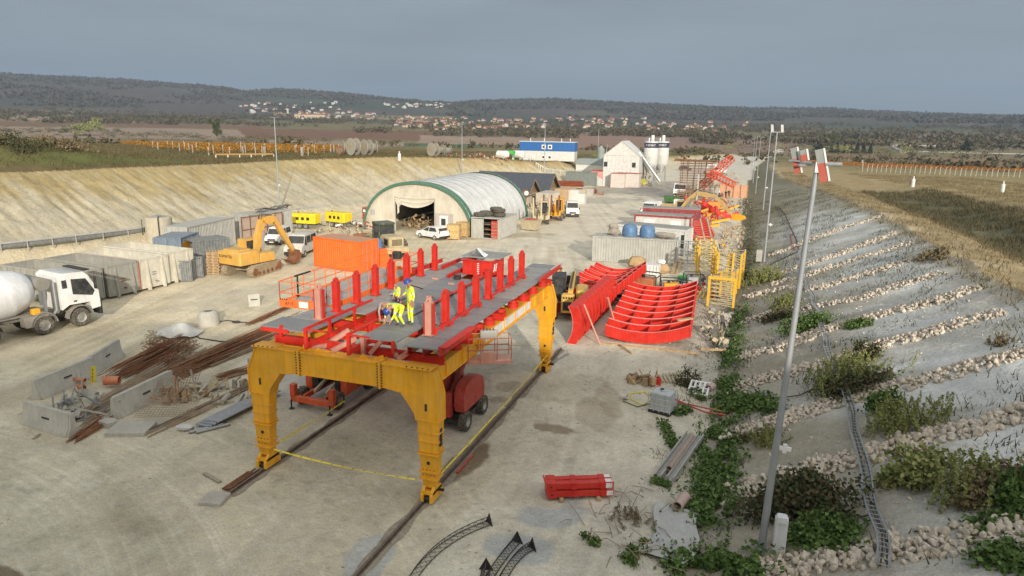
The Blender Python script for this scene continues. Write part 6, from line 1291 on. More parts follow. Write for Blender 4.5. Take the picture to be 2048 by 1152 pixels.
REB=[RUST,mat('rebar_brown',(.24,.13,.07),.85,dirt=.2,var=.3),mat('rebar_tan',(.30,.22,.15),.85,dirt=.3,var=.3)]
def rebar_bundle(lab,px0,px1,n,spread0,spread1,h,m,r=.022,L=None):
    a=G(*px0);c=G(*px1);o=(a+c)/2;b=MB(m); d=(c-a).normalized(); s=Vector((-d.y,d.x,0))
    for k in range(n):
        u=random.uniform(-.5,.5); z=random.uniform(.02,h)*(1-abs(u)); v=u+random.uniform(-.15,.15); f0=random.uniform(-.06,.2); f1=random.uniform(.75,1.05)
        p=a.lerp(c,f0)+s*u*spread0+Vector((0,0,z)); q=a.lerp(c,f1)+s*v*spread1+Vector((0,0,z+random.uniform(-.05,.15))); mid_=p.lerp(q,.5)+s*random.uniform(-.15,.15)+Vector((0,0,random.uniform(-.03,.05)))
        b.tube([p-o,mid_-o,q-o],r,4)
    return single(b,'rebar_bundle',lab,'rebar',o)
rebar_bundle('long bundle of brown rebar fanning from the scrap yard to behind the gantry',(330,760),(600,640),90,1.8,1.3,.55,REB[1])
rebar_bundle('greyish rebar bundle crossing toward the front left corner of the yard',(150,850),(400,700),60,1.2,1.4,.4,REB[2])
rebar_bundle('rusty orange rebar heap below the white tarp',(230,760),(370,690),70,1.6,1.2,.8,RUST)
rebar_bundle('rebar laid beside the long one along its right edge',(420,730),(620,650),50,1.0,.8,.4,REB[2]); rebar_bundle('thin rust-red rebar strip near the far barrier',(500,650),(590,612),26,.5,.4,.25,RUST)
rebar_bundle('dark rusty bars sticking out beside the front barrier end',(145,885),(215,838),26,.5,.7,.3,RUST); rebar_bundle('brown bars lying right of the dirty barrier',(430,760),(510,740),24,.9,.6,.3,REB[1]); rebar_bundle('dense brown bundle right on top of the long fan of rebar',(380,745),(590,650),80,1.0,1.5,.8,RUST)
rebar_bundle('long thin dark bars lying left of the metal sheets',(300,870),(520,765),14,.5,.5,.12,REB[2],.03)
def tangle(lab,px,py,rx,h,m,n=70,r=.015,nm='rebar_tangle'):
    b=MB(m)
    for k in range(n):
        p=Vector((random.gauss(0,rx*.4),random.gauss(0,rx*.4),random.uniform(.05,h))); d=Vector((random.uniform(-1,1),random.uniform(-1,1),random.uniform(-.6,.9)))*rx*.5; b.tube([p-d*.5,p+Vector((random.uniform(-.2,.2),random.uniform(-.2,.2),.1)),p+d*.5],r,3)
    single(b,nm,lab,'rebar',G(px,py))
tangle('rusty tangle of thin wire in front of the white tarp',318,712,1.1,1.0,RUST,150); tangle('rust-brown wire tangle on the rebar heap right of the tarp',345,735,.9,.7,REB[0],110); tangle('spiky fan of brown bar ends near the middle of the yard',375,710,.7,.9,REB[1],80); tangle('pale dry wire ends sticking up beside the white tarp',305,690,.5,.9,REB[2],50)
def mesh_mat(lab,px,py,w,h,rz,tilt,m):
    b=MB(m)
    for i in range(int(w/.15)+1): b.beam((-w/2+i*.15,-h/2,0),(-w/2+i*.15,h/2,0),.016)
    for i in range(int(h/.15)+1): b.beam((-w/2,-h/2+i*.15,.01),(w/2,-h/2+i*.15,.01),.016)
    o=single(b,'steel_mesh',lab,'steel mesh',G(px,py)+Vector((0,0,.55)),rz); o.rotation_euler=(R_(tilt),0,R_(rz))
mesh_mat('rusty red steel mesh leaning right of the dirty barrier',368,768,2.0,1.2,10,50,RUST); mesh_mat('thin steel mesh draped over the dirty barrier',300,800,2.6,1.6,25,35,REB[2]); mesh_mat('grey-brown mesh panel lying below the dirty barrier',340,835,2.6,1.6,25,12,REB[2])
b=MB(mat('white_tarp',(.60,.60,.57),.8,dirt=.12,bump=.3,bsc=4)); b.sheet(lambda u,v:((u-.5)*2.6,(v-.5)*1.9,.22+.65*math.sin(math.pi*u)**.7*math.sin(math.pi*v)**.6+.10*math.sin(9*u+4*v)),18,14); single(b,'white_tarp','crumpled white tarp heaped beside the manhole ring','tarp',G(358,672),15)
t=thing('manhole_ring','pale concrete manhole cone with a round opening beside the white tarp','manhole ring',G(412,652)+Vector((0,.3,0))); b=MB(CONC); b.lathe([(.72,0),(.72,.75),(.55,1.0),(.42,1.05),(.30,1.05),(.28,.6)],28); b.obj('cone',t); b=MB(BLKM); b.cyl((0,0,.9),(0,0,1.01),.295,n=20); b.obj('opening',t)  # black disc plugs the cone, standing in for the darkness of the hole
b=MB(BLKM); g0=[G(436,645),G(455,642),G(480,645),G(500,647)]; b.tube([v+Vector((0,0,.05)) for v in g0],.035,5); single(b,'black_cable','black cable on the ground right of the manhole ring','cable')
b=MB(BLKM); b.blob((0,0,.08),(.35,.25,.08)); single(b,'black_lump','flat black rubber lump at the end of the cable by the manhole ring','rubber',G(473,646))
b=MB(BLKM); g0=[G(383,668),G(400,678),G(440,684),G(500,688)]; b.tube([v+Vector((0,0,.05)) for v in g0],.045,5); single(b,'black_hose','black hose curling below the manhole ring','hose')
b=MB(CONC); b.rbox(-.9,-.65,0,.9,.65,.22,.03); single(b,'concrete_slab','light grey concrete slab lying in front of the dirty barrier','slab',G(263,862),22); b=MB(CONC); b.prism([(-.4,-.2),(.3,-.3),(.45,.1),(.0,.35),(-.4,.2)],'z',0,.28); single(b,'concrete_chunk','small broken concrete chunk left of the slab','concrete chunk',G(218,852))
SHT=mat('zinc_sheet',(.40,.44,.48),.5,.1,dirt=.15); b=MB(SHT)
def zs(u,v): return ((u-.5)*.95,(v-.5)*4.4,.12+.045*math.sin(u*2*math.pi*7)+.06*u)
for k in range(3): b.sheet(lambda u,v:tuple(Vector(zs(u,v))+Vector((.1*k,.15*k,.07*k))),56,2)
a=G(385,865);c=G(545,785); single(b,'metal_sheets','stack of long corrugated zinc sheets left of the near gantry leg','metal sheets',(a+c)/2+Vector((.1,0,0)),along(a,c))
b=MB(mat('white_sack',(.55,.55,.54),.8,dirt=.1)); b.blob((0,0,.15),(.45,.25,.15)); single(b,'white_sack','crumpled whitish sack at the near end of the zinc sheets','sack',G(372,860),20)
for k,(px,py,lab) in enumerate(((378,868,'left round pipe end under the zinc sheets'),(392,868,'right round pipe end under the zinc sheets'))): b=MB(STEEL); b.ring((0,0,.08),(.3,1.5,.08),.075,.055,12); single(b,'steel_pipe',lab,'pipe',G(px,py),-20)
ORP=mat('orange_brown_pipe',(.50,.16,.07),.5,dirt=.2)
def pipe(lab,px,py,L_,r,rz,m,tilt=0,z=None,nm='plastic_pipe'):
    b=MB(m); b.ring((-L_/2,0,0),(L_/2,0,0),r,r*.86,20); b.ring((-L_/2-.01,0,0),(-L_/2+.12,0,0),r*1.1,r*1.001,20); o=single(b,nm,lab,'pipe',G(px,py)+Vector((0,0,z or r))); o.rotation_euler=(0,R_(tilt),R_(rz)); return o
pipe('short wide orange-brown pipe lying among the rebar',226,775,.75,.24,25,ORP,0,.4); pipe('small brown pipe stub near the roadside barrier',160,770,.7,.11,10,ORP,0,.3); pipe('reddish pipe piece left of the wide orange-brown pipe',165,785,.6,.13,-20,ORP,-10,.3)
junk('concrete_rubble','grey broken slabs and foil inside the front left corner of the yard',G(170,815)+Vector((.5,0,0)),60,2.2,1.4,[CONC,mat('grey_foil',(.25,.28,.31),.6,dirt=.2),CONC],.3,'rubble')
junk('concrete_rubble','flat debris and boards between the dirty barrier and the zinc sheets',G(430,790),60,2.3,1.6,[CONC,BEI,BRN],.15,'rubble',20)
junk('brick_rubble','brownish board and clay lumps right of the dirty barrier',G(330,800),34,1.4,.7,[mat('clay_brown',(.38,.19,.10),.9,dirt=.2),BRN],.3,'rubble',20)
b=MB(mat('dark_pipe',(.06,.055,.05),.6,dirt=.3)); a=G(290,868);c=G(530,762); b.cyl(a-(a+c)/2+Vector((0,0,.1)),c-(a+c)/2+Vector((0,0,.1)),.07,n=8); single(b,'dark_beam','long dark steel tube lying along the zinc sheets','steel tube',(a+c)/2)
timber(G(408,948)+Vector((0,0,.05)),G(440,966)+Vector((0,0,.05)),.14,.06,'short grey board lying alone left of the crane rail',mat('grey_board',(.30,.28,.23),.9,dirt=.3)); timber(G(80,870)+Vector((0,0,.05)),G(66,880)+Vector((0,0,.05)),.1,.06,'small weathered stick in front of the corner barrier',mat('grey_board',(0,0,0)))
t=thing('concrete_kerb','pale blue-grey concrete block behind the near left gantry leg','concrete block',G(520,745)); b=MB(mat('bluish_concrete',(.36,.42,.44),.8,dirt=.15)); b.rbox(-.6,-.3,0,.6,.3,.9,.04); b.obj('block',t)
# ------------------------------------------------------------ lamp poles, slope ribs, cable ladder, vegetation
GAL=mat('pole_grey',(.34,.36,.38),.5,.3,dirt=.08)
def pole(label,base,h=13.2,head='lamp',rz=0,mb=True,r=.11,group='lamp poles'):
    t=thing('lamp_pole',label,'lamp pole',base,rz,group)
    b=MB(GAL); b.cyl((0,0,0),(0,0,h),r,r*.55,n=12); b.cyl((0,0,0),(0,0,.12),r*1.7,n=12); b.obj('mast',t)
    if mb: b=MB(WHT); b.box(.1,-.05,h*.29,.45,.05,h*.29+.12); b.box(.2,-.06,h*.29-.08,.32,.06,h*.29+.2); b.obj('white_tag',t)
    if head=='lamp':
        b=MB(GAL); b.beam((-.6,0,h),(.6,0,h),.08)
        b.obj('cross_arm',t)
        for x in (-.5,.45): b=MB(mat('lamp_housing',(.45,.45,.44),.5,dirt=.1)); b.at((x,.1,h+.35),-28,0,12); b.cb((0,0,0),(.26,.08,.85)); b.at(); b.obj('floodlight',t)
    elif head=='wing':
        b=MB(GAL); b.beam((-1.1,0,h),(1.1,0,h),.09,.06); b.beam((-.35,-.2,h+.02),(-.35,.3,h+.02),.06); b.obj('cross_arm',t)
    elif head=='small': b=MB(GAL); b.beam((0,0,h),(.5,0,h+.15),.06); b.box(.4,-.08,h+.1,.8,.08,h+.18); b.obj('floodlight',t)
    return t
P1=GT(1522,1100); t=pole('tall grey pole in the right foreground topped by floodlight panels',P1,12.6,None,0,True,.125); h=12.6; t.rotation_euler=(0,R_(1.6),0)
b=MB(GAL); b.beam((-.75,.3,h+.04),(.5,-.15,h+.0),.06,.05); b.beam((-.5,.0,h-.08),(-.1,.45,h-.05),.06); b.cyl((.2,-.1,h),(.62,-.2,h+.02),.06,n=10); b.cyl((.61,-.2,h+.02),(.63,-.205,h+.02),.045,n=10); b.use(WHT).box(-.05,-.12,h-.25,.1,.0,h+.05); b.obj('cross_arm',t)
PR=mat('panel_red',(.42,.09,.06),.5,dirt=.1); PG=mat('panel_grey',(.25,.27,.27),.5,dirt=.15)
for x,y,lw,z0,z1 in ((-.56,.3,.18,.42,-.34),(-.32,.15,.18,.38,.05),(.1,-.1,.22,.42,-.52)):
    u=Vector((.30,0,-1)).normalized(); b=MB(PG); c=Vector((x,y,h)); up=c-u*z0; lo=c-u*z1; m_=up.lerp(lo,.42)
    b.beam(up,m_,lw,.05,(0,1,0)); b.use(PR).beam(m_,lo,lw,.05,(0,1,0)); b.use(WHT)
    nx=(lo-up).normalized().cross(Vector((0,1,0))).normalized(); nx=nx if nx.x>0 else -nx
    b.beam(up+nx*(lw/2+.02),lo+nx*(lw/2+.02),.05,.09,(0,1,0)); b.obj('floodlight_panel',t)
pole('second tall pole on the right slope, beside the yellow lattice frames',GT(1528,523),13.3); pole('third pole on the right, thin, just left of the second pole top',GT(1526,420),13.2,'small')
for (x,y),lab in (((1511,387),'fourth pole from the camera along the right ditch'),((1506,366),'fifth pole from the camera along the right ditch'),((1503,350),'farthest pole of the row along the right ditch')): pole(lab,GT(x,y),12.4,'small',0,True,.09)
bz=hz(-66.9,86.3); pole('thin pole on the left bank behind the excavator, with a long shadow',(-64.5,83.5,hz(-64.5,83.5)),13.4,'wing',-20)
for px,py,top_,lab in ((924,350,255,'thin pole standing on the left bank behind the hangar roof'),(1088,345,255,'thin pole in front of the blue and white office'),(1195,318,262,'thin pole behind the plant building left of the batching house')):
    p=GT(px,py); d=(p-Vector((0,0,H))).length; pole(lab,p,(py-top_)/1376*d*1.02,'wing' if px<1100 else 'small',-10)
b=MB(mat('marker_white',(.62,.64,.66),.6,dirt=.08)); b.rbox(-.2,-.14,0,.2,.14,1.25,.03); b.rbox(-.16,-.18,1.1,.16,.1,1.34,.03); p=GT(1556,1104); single(b,'cable_cabinet','narrow white plastic cabinet standing right of the foreground pole','cabinet',p)
p=GT(1526,522)+Vector((-.45,-.3,0)); b=MB(CONC); b.rbox(-.3,-.25,0,.3,.25,1.2,.03); single(b,'pole_cabinet','small pale cabinet at the foot of the second pole','cabinet',p)
# left pipe on the cutting ledge
pts=[G(0,495,2.9)]
LP=[(0,495,43),(150,478,50),(300,460,60),(450,441,72),(560,425,84),(660,415,97),(750,408,110),(860,398,130)]
pp=[]
for px,py,yy in LP:
    d=fw*CF+RV*(px-1024)+UV*(576-py); tt=yy/d.y; pp.append(Vector((d.x*tt,yy,H+d.z*tt)))
pp=[pp[0]+(pp[0]-pp[1])*1.5]+pp
b=MB(mat('grey_pipe',(.17,.18,.18),.6,dirt=.3)); b.tube(pp,.24,10); b2=MB(mat('light_pipe',(.42,.42,.40),.6,dirt=.2)); b2.tube([p+Vector((.05,.0,.34)) for p in pp],.11,8)
t=thing('water_pipeline','thick grey pipe with a pale thinner pipe above it along the left bank','pipeline',(0,0,0)); b.obj('main_pipe',t); b2.obj('upper_pipe',t)
for a_,c_ in zip(pp,pp[1:]):
    for k in range(3): b=MB(CONC); p=a_.lerp(c_,k/3)+Vector((.27,-.1,0)); b.box(-.035,-.035,-.5,.035,.035,.35); o=b.obj('bracket',t); o.location=p
# stones: ribs of pale limestone down the right slope
STN=mat('limestone',(.5,.45,.37),.9,dirt=0,var=.12,sc=3,bump=.5,bsc=14,island=None)
STN2=mat('limestone_mix',(0,0,0),.9,dirt=.12,var=.14,sc=3,bump=.4,bsc=14,island=((.36,.32,.26),(.54,.47,.38),(.62,.56,.47),(.48,.40,.31),(.57,.53,.47)))
def rock(k):
    random.seed(k); b=MB(STN2); b.blob((0,0,0),(1,.78,.62),7,5,.26); random.seed(k+50); return b
RK=[rock(k) for k in range(7)]
RIBS=[[(1490,1160),(1519,1147),(1715,1116),(1833,1092),(2048,1065),(2200,1040)],[(1430,1002),(1480,985),(1617,938),(1715,920),(1833,880),(1951,857),(2048,829),(2150,800)],[(1440,882),(1480,869),(1676,802),(1794,775),(1911,743),(2048,708),(2090,698)],[(1455,795),(1480,775),(1637,731),(1749,694),(1856,667),(2004,626)],
 [(1475,722),(1487,715),(1559,697),(1630,667),(1737,637),(1856,608),(1945,578)],[(1480,648),(1559,622),(1642,614),(1737,593),(1885,545)],[(1485,597),(1577,575),(1630,580),(1737,548),(1853,512)],[(1540,570),(1597,557),(1677,530),(1817,488)],[(1545,552),(1648,519),(1790,467)],[(1545,512),(1600,489),(1663,465),(1764,432)]]
stones=[]
for ri,rb in enumerate(RIBS):
    P3=[GT(*p) for p in rb]; wd=1.7 if ri<5 else 1.5; 
    for a_,c_ in zip(P3,P3[1:]):
        L_=(c_-a_).length; d=(c_-a_).normalized(); s=Vector((-d.y,d.x,0)).normalized(); n=int(L_*wd*(30 if ri<5 else 20))
        for k in range(n):
            u=random.random(); v=random.uniform(-.5,.5); v=v*abs(v)**.2; q=a_.lerp(c_,u)+s*v*wd; r=random.uniform(.065,.15)*(1.12 if ri<2 else 1)*(1.15 if ri>5 else 1); lift=.16*(1-4*v*v)*random.random()
            stones.append((q.x,q.y,None,r,lift,ri))
for k in range(520):   # strays
    x=random.uniform(.5,13); y=random.uniform(18,75); stones.append((x,y,None,random.uniform(.03,.09),0,9))
SX=np.array([s[0] for s in stones]);SY=np.array([s[1] for s in stones]); SZ=height(SX,SY)
stones=[(x,y,z+l*.9+r*.25,r) for (x,y,_,r,l,_2),z in zip(stones,SZ)]
fwn=np.array(fw)
def size_px(s):
    v=np.array([s[0],s[1],s[2]-H]); dd=v@fwn; 
    if dd<5: return 0
    px=1024+CF*(v@np.array(RV))/dd; py=576-CF*(v@np.array(UV))/dd
    return s[3]/dd if (-20<px<2068 and -20<py<1175) else 0
stones.sort(key=size_px,reverse=True)
meshes=[]
for k,b in enumerate(RK): o=b.obj('rock_src'); meshes.append(o.data); bpy.data.objects.remove(o)
for k,(x,y,z,r) in enumerate(stones[:290]):
    o=bpy.data.objects.new('stone',meshes[k%7]); COL.objects.link(o); o.location=(x,y,z); o.scale=(r*random.uniform(.9,1.4),r*random.uniform(.9,1.2),r*random.uniform(.8,1.1)); o.rotation_euler=(random.random()*6,random.random()*6,random.random()*6)
    o['label']='pale limestone block in the near stone ribs of the right slope'; o['category']='stone'; o['group']='stones in the near ribs of the right slope'
rest=[s for s in stones[290:]]
VV=[];FF=[];off=0
base=[(np.array(b.v),[f for f in b.f]) for b in RK]
tri=[]
for v,f in base:
    t3=[]
    for q in f: t3.append((q[0],q[1],q[2])); t3.append((q[0],q[2],q[3])) if len(q)==4 else None
    tri.append(np.array(t3))
for k,(x,y,z,r) in enumerate(rest):
    v=base[k%7][0]; a=random.random()*6.28; c_,s_=math.cos(a),math.sin(a); bt=random.random()*6.28; c2,s2=math.cos(bt),math.sin(bt)
    w_=v*np.array([random.uniform(.9,1.4),random.uniform(.8,1.2),random.uniform(.8,1.1)])*r
    w_=np.stack([w_[:,0]*c2-w_[:,2]*s2,w_[:,1],w_[:,0]*s2+w_[:,2]*c2],1); w_=np.stack([w_[:,0]*c_-w_[:,1]*s_,w_[:,0]*s_+w_[:,1]*c_,w_[:,2]],1)+np.array([x,y,z]); VV.append(w_); FF.append(tri[k%7]+off); off+=len(v)
npmesh('rubble',np.concatenate(VV),np.concatenate(FF),STN2,kind='stuff')
# cable ladder
cl=[(1762,1156),(1757,1095),(1737,1005),(1716,925),(1700,840),(1680,772),(1663,740),(1650,700),(1640,645),(1617,592),(1603,545),(1598,505)]
CP=[GT(*p) for p in cl]; t=thing('cable_ladder','zinc cable ladder carrying black cables down the right slope like a snake','cable tray',CP[3]); o0=CP[3]
fine=[]
for a_,c_ in zip(CP,CP[1:]):
    n=max(2,int((c_-a_).length/.9))
    for k in range(n): q=a_.lerp(c_,k/n); fine.append(Vector((q.x+.06*math.sin(len(fine)*1.1),q.y,hz(q.x,q.y)+.42+.08*math.sin(len(fine)*.9)))-o0)
def side(i): d=(fine[min(i+1,len(fine)-1)]-fine[max(i-1,0)]); return Vector((-d.y,d.x,0)).normalized()
for s_ in (-.16,.16): b=MB(STEEL); b.tube([p+side(i)*s_ for i,p in enumerate(fine)],.035,5); b.obj('side_rail',t)
ZN=mat('bright_zinc',(.36,.38,.40),.5,.3,dirt=.1); rb_=MB(ZN); rb_.beam((-.16,0,0),(.16,0,0),.028,.02); rm=None; cnt=0; bb=MB(ZN)
for i in range(len(fine)-1):
    for f in (0,.33,.66):
        p=fine[i].lerp(fine[i+1],f); s_=side(i); cnt+=1
        if cnt<=96:
            if rm is None: o=rb_.obj('rung',t); rm=o.data
            else: o=bpy.data.objects.new('rung',rm); COL.objects.link(o); o.parent=t
            o.location=p; o.rotation_euler=s_.to_track_quat('X','Z').to_euler()
        else: bb.beam(p-s_*.16,p+s_*.16,.028,.02)
bb.obj('far_rungs',t,kind='stuff')
for k in range(2): b=MB(BLKM); b.tube([p+side(i)*(-.1+.13*k+.04*math.sin(i*.8+k*2))-Vector((0,0,.03)) for i,p in enumerate(fine)],.028,5); b.obj('cable',t)
b=MB(STEEL)
for i in range(1,len(fine),3): b.beam(fine[i]-Vector((0,0,.5)),fine[i],.05)
b.obj('supports',t)
b=MB(BLKM); q=[GT(1598,505),GT(1592,480),GT(1580,455),GT(1570,430),GT(1556,415),GT(1540,420)]; b.tube([p+Vector((0,0,.12)) for p in q],.06,5); single(b,'black_cable','dark cable looping on the slope beyond the cable ladder','cable')
b=MB(REDU); b.tube([GT(1581,470)+Vector((0,0,.15)),GT(1584,490)+Vector((0,0,.15)),GT(1590,500)+Vector((0,0,.15))],.07,5); single(b,'red_cable','short reddish cable piece at the top of the cable ladder','cable')
b=MB(BLKM); q=[GT(1596,505),GT(1575,515),GT(1552,525),GT(1535,535)]; b.tube([p+Vector((0,0,.1)) for p in q],.05,5); single(b,'ground_cable','dark cable running from the ladder top to the second pole','cable')
for (q,lab) in (([(1742,1045),(1720,1058),(1690,1050),(1745,1035)],'black cable loop hanging off the cable ladder near the bottom'),([(1550,802),(1600,795),(1640,775)],'dark cable from the foreground pole to the slope ladder')):
    b=MB(BLKM); b.tube([GT(*p)+Vector((0,0,.12)) for p in q],.03,5); single(b,'loose_cable',lab,'cable')
# ---- vegetation
def leafmat(name,cols): return mat(name,(0,0,0),.75,dirt=0,var=.15,sc=2,island=cols)
LG=leafmat('ivy_leaves',((.045,.085,.02),(.08,.135,.035),(.13,.20,.06),(.06,.10,.03)))
LD=leafmat('dark_bush_leaves',((.045,.06,.03),(.08,.095,.04),(.12,.08,.05),(.06,.09,.035)))
LY_=leafmat('weed_leaves',((.13,.17,.05),(.24,.27,.09),(.32,.30,.12),(.17,.21,.08)))
LS=leafmat('dry_straw',((.17,.135,.075),(.24,.19,.11),(.13,.11,.065),(.21,.16,.085)))
LO=leafmat('vine_leaves',((.24,.075,.015),(.36,.14,.02),(.40,.20,.03),(.16,.13,.03),(.12,.08,.03)))
LF=leafmat('tree_leaves',((.035,.05,.02),(.07,.09,.03),(.11,.11,.04),(.06,.06,.03)))
LC=leafmat('conifer_leaves',((.018,.032,.018),(.03,.05,.026)))
def quads(P_,sx,sy,flat=0,rg=rng):
    n=len(P_); a=rg.normal(size=(n,3)); a[:,2]*=(1-flat); a/=np.linalg.norm(a,axis=1)[:,None]+1e-9; b_=rg.normal(size=(n,3)); b_[:,2]*=(1-flat); b_-=a*(a*b_).sum(1)[:,None]; b_/=np.linalg.norm(b_,axis=1)[:,None]+1e-9
    s=np.asarray(sx)*(.6+.8*rg.random(n)); s2=np.asarray(sy)*(.6+.8*rg.random(n))
    V=np.stack([P_-a*s[:,None],P_-b_*s2[:,None],P_+a*s[:,None],P_+b_*s2[:,None]],1).reshape(-1,3); return V,np.arange(4*n).reshape(n,4)
def blades(P_,h,wd,lean=.35,rg=rng):
    n=len(P_); hh=h*(.5+.9*rg.random(n)); an=rg.random(n)*6.283; d=np.stack([np.cos(an),np.sin(an),np.zeros(n)],1)*wd; tip=P_+np.stack([rg.normal(size=n)*lean*hh,rg.normal(size=n)*lean*hh,hh],1)
    V=np.stack([P_-d,P_+d,tip],1).reshape(-1,3); return V,np.arange(3*n).reshape(n,3)
def bush(label,px,py,rx,ry,hh,m,n,leaf=.09,name='bush',cat='bush',kind='leaf',loc=None,group=None,stems=True):
    if kind=='blade': rx*=.8; ry*=.8; hh*=.85; n=int(n*1.5)
    elif px>1500 and loc is None: rx*=.8; ry*=.8
    p=loc or GT(px,py); t=thing(name,label,cat,p,0,group)
    c=rng.normal(size=(max(5,n//140),3))*np.array([rx*.42,ry*.42,hh*.22])+np.array([0,0,hh*.45]); c[:,2]=np.abs(c[:,2])
    k=rng.integers(0,len(c),n); q=c[k]+rng.normal(size=(n,3))*np.array([rx*.22,ry*.22,hh*.2])
    gz=height(p.x+q[:,0],p.y+q[:,1])-p.z; q[:,2]=np.maximum(np.abs(q[:,2]),.02)+gz
    if kind=='leaf': V,F=quads(q,leaf,leaf*.7)
    else:
        ns_=max(20,n//45); base_=rng.normal(size=(ns_,2))*np.array([rx*.45,ry*.45]); ln=rng.normal(size=(ns_,2))*.28*hh; hs_=hh*(.45+.8*rng.random(ns_)); N2=int(n*1.9); k=rng.integers(0,ns_,N2); f=rng.random(N2)**.8
        q=np.stack([base_[k,0]+ln[k,0]*f+rng.normal(size=N2)*.035*(1.6-f),base_[k,1]+ln[k,1]*f+rng.normal(size=N2)*.035*(1.6-f),hs_[k]*f],1); q[:,2]+=height(p.x+base_[k,0],p.y+base_[k,1])-p.z; V,F=quads(q,leaf*.55,leaf*.25)
    o=npmesh('foliage',V,F,m); o.parent=t
    if stems:
        b=MB(BRN)
        for i in range(6): a=random.random()*6.28; b.tube([(0,0,0),(rx*.2*math.cos(a),ry*.2*math.sin(a),hh*.35),(rx*.4*math.cos(a),ry*.4*math.sin(a),hh*.7)],.012,3)
        b.obj('stems',t)
    return t
def ivy(label,pts,wd,n,h=.35,m=LG):
    P3=[GT(*p) for p in pts]; seg=rng.integers(0,len(P3)-1,n); u=rng.random(n); A_=np.array([list(p) for p in P3]); q=A_[seg]*(1-u)[:,None]+A_[seg+1]*u[:,None]; q=q[:,:2]+rng.normal(size=(n,2))*wd*.38
    cl_=fbm(q[:,0]*1.6,q[:,1]*1.6,2); keep=cl_>.38; q=q[keep]; z=height(q[:,0],q[:,1])+rng.random(len(q))*h*(cl_[keep])*1.4+.03
    V,F=quads(np.stack([q[:,0],q[:,1],z],1),.085,.07,.35); t=thing('ivy_patch',label,'ivy',tuple(P3[0])); V=V-np.array(P3[0]); o=npmesh('leaves',V,F,m); o.parent=t
    b=MB(BRN); [b.tube([p-P3[0]+Vector((0,0,.03)),p2-P3[0]+Vector((.1,0,.05))],.015,3) for p,p2 in zip(P3,P3[1:])]; b.obj('stems',t); return t
ivy('thick green ivy band along the ditch in the middle foreground',[(1440,850),(1432,920),(1425,1000),(1412,1045)],1.3,5200,.4)
ivy('large ivy mound at the bottom edge below the foreground pole',[(1360,1140),(1430,1125),(1500,1150)],1.1,3600,.55); ivy('ivy in the ditch below the left stone rib ends',[(1455,760),(1450,830)],1.0,1900,.4)
ivy('ivy strip in the ditch level with the red segments',[(1480,620),(1462,680),(1455,740)],1.1,2600,.45,LG); ivy('ivy patch above the second stone rib beside the pole',[(1470,830),(1510,800),(1540,830)],1.0,1900,.45,LG)
ivy('green creeper right of the white plastic cabinet',[(1590,1085),(1650,1070),(1680,1095)],.8,1500,.4); ivy('green creeper at the bottom right corner',[(1960,1130),(2030,1110),(2060,1150)],.6,1000,.4); ivy('bright green creeper on the slope near the right edge',[(1920,1065),(1980,1050),(2040,1030)],.5,700,.25)
ivy('ivy patch behind the white tank container in the middle foreground',[(1350,830),(1375,820)],.45,520,.3); ivy('small ivy patch left of the concrete gutters',[(1325,850),(1345,885),(1350,900)],.4,560,.3); ivy('small ivy patch at the near end of the concrete gutters',[(1310,968),(1330,972)],.35,330,.25)
ivy('reddish green creeper below the fourth stone rib',[(1480,880),(1530,880)],.7,900,.3,LD); ivy('ivy in the far ditch beyond the lattice frames',[(1500,480),(1495,560)],1.6,2200,.6,LD); ivy('dark growth in the ditch beside the long-armed excavator',[(1490,400),(1500,470)],1.8,1800,.7,LD)
bush('large dark round bush between the foreground pole and the cable ladder',1590,1025,2.0,1.5,1.25,LD,5200,.09); bush('low green bush in front of the large dark one',1640,1062,1.0,.8,.6,LG,1600,.08)
bush('tall yellow-green weed bush on the slope left of the cable ladder top',1690,770,2.2,1.8,1.5,LY_,4200,.10,kind='blade'); bush('dark undergrowth beneath the tall yellow-green weed bush',1700,785,2.2,1.2,.8,LD,2200,.08)
bush('feathery grey-green bush on the slope right of the cable ladder',1800,860,1.9,1.3,1.3,LY_,3200,.09,kind='blade'); bush('dark green bush at the left of the feathery grey-green one',1765,825,1.0,.8,.9,LG,1500,.08)
bush('green and yellow bush between the two nearest stone ribs',1830,965,1.5,1.1,1.0,LY_,2600,.09); bush('tall yellow-green weeds near the right edge of the picture',1940,1000,1.3,1.0,1.5,LY_,2600,.10,kind='blade'); bush('golden dry shrub among the weeds near the right edge',1965,1010,1.1,.8,1.1,LS,1700,.09); bush('upright green shrub at the right edge above the creeper',2015,1020,.7,.5,1.4,LG,900,.08)
bush('light green grass clump below the second pole',1525,565,1.8,1.4,1.5,LY_,3000,.11,kind='blade'); bush('yellow-green grass clump left of the foreground pole middle',1565,615,1.5,1.2,1.1,LY_,2200,.10,kind='blade'); bush('dark green shrub right behind the foreground pole',1612,660,2.0,1.0,.9,LG,2600,.09)
bush('small dark bush right of the cable ladder bend',1705,655,1.0,.7,.6,LG,1000,.08); bush('yellow-green clump left of the foreground pole',1530,890,.7,.6,.9,LY_,1300,.08,kind='blade'); bush('dry olive weed clump right of the cable ladder',1735,720,1.0,.8,.9,LD,1200,.08)
bush('little grassy clump by the stone rib end near the crest',2000,690,.7,.5,.6,LS,500,.08,kind='blade'); bush('dry brown bush in the dead branches by the bottom',1255,1040,1.2,1.0,.5,LS,600,.06,kind='blade'); bush('small green weed left of the plastic sheet',1300,1100,.5,.4,.35,LG,420,.06); bush('small green weed above the bottom edge',1275,1125,.55,.4,.35,LG,420,.06); bush('weed growing among the dead branches',1185,1085,.4,.3,.3,LG,260,.06)
bush('dry bush beside the slatted crate at the ditch',1378,775,.7,.5,1.1,LD,700,.07); bush('weed behind the tank container at the ditch side',1400,800,.5,.5,.5,LG,420,.06)
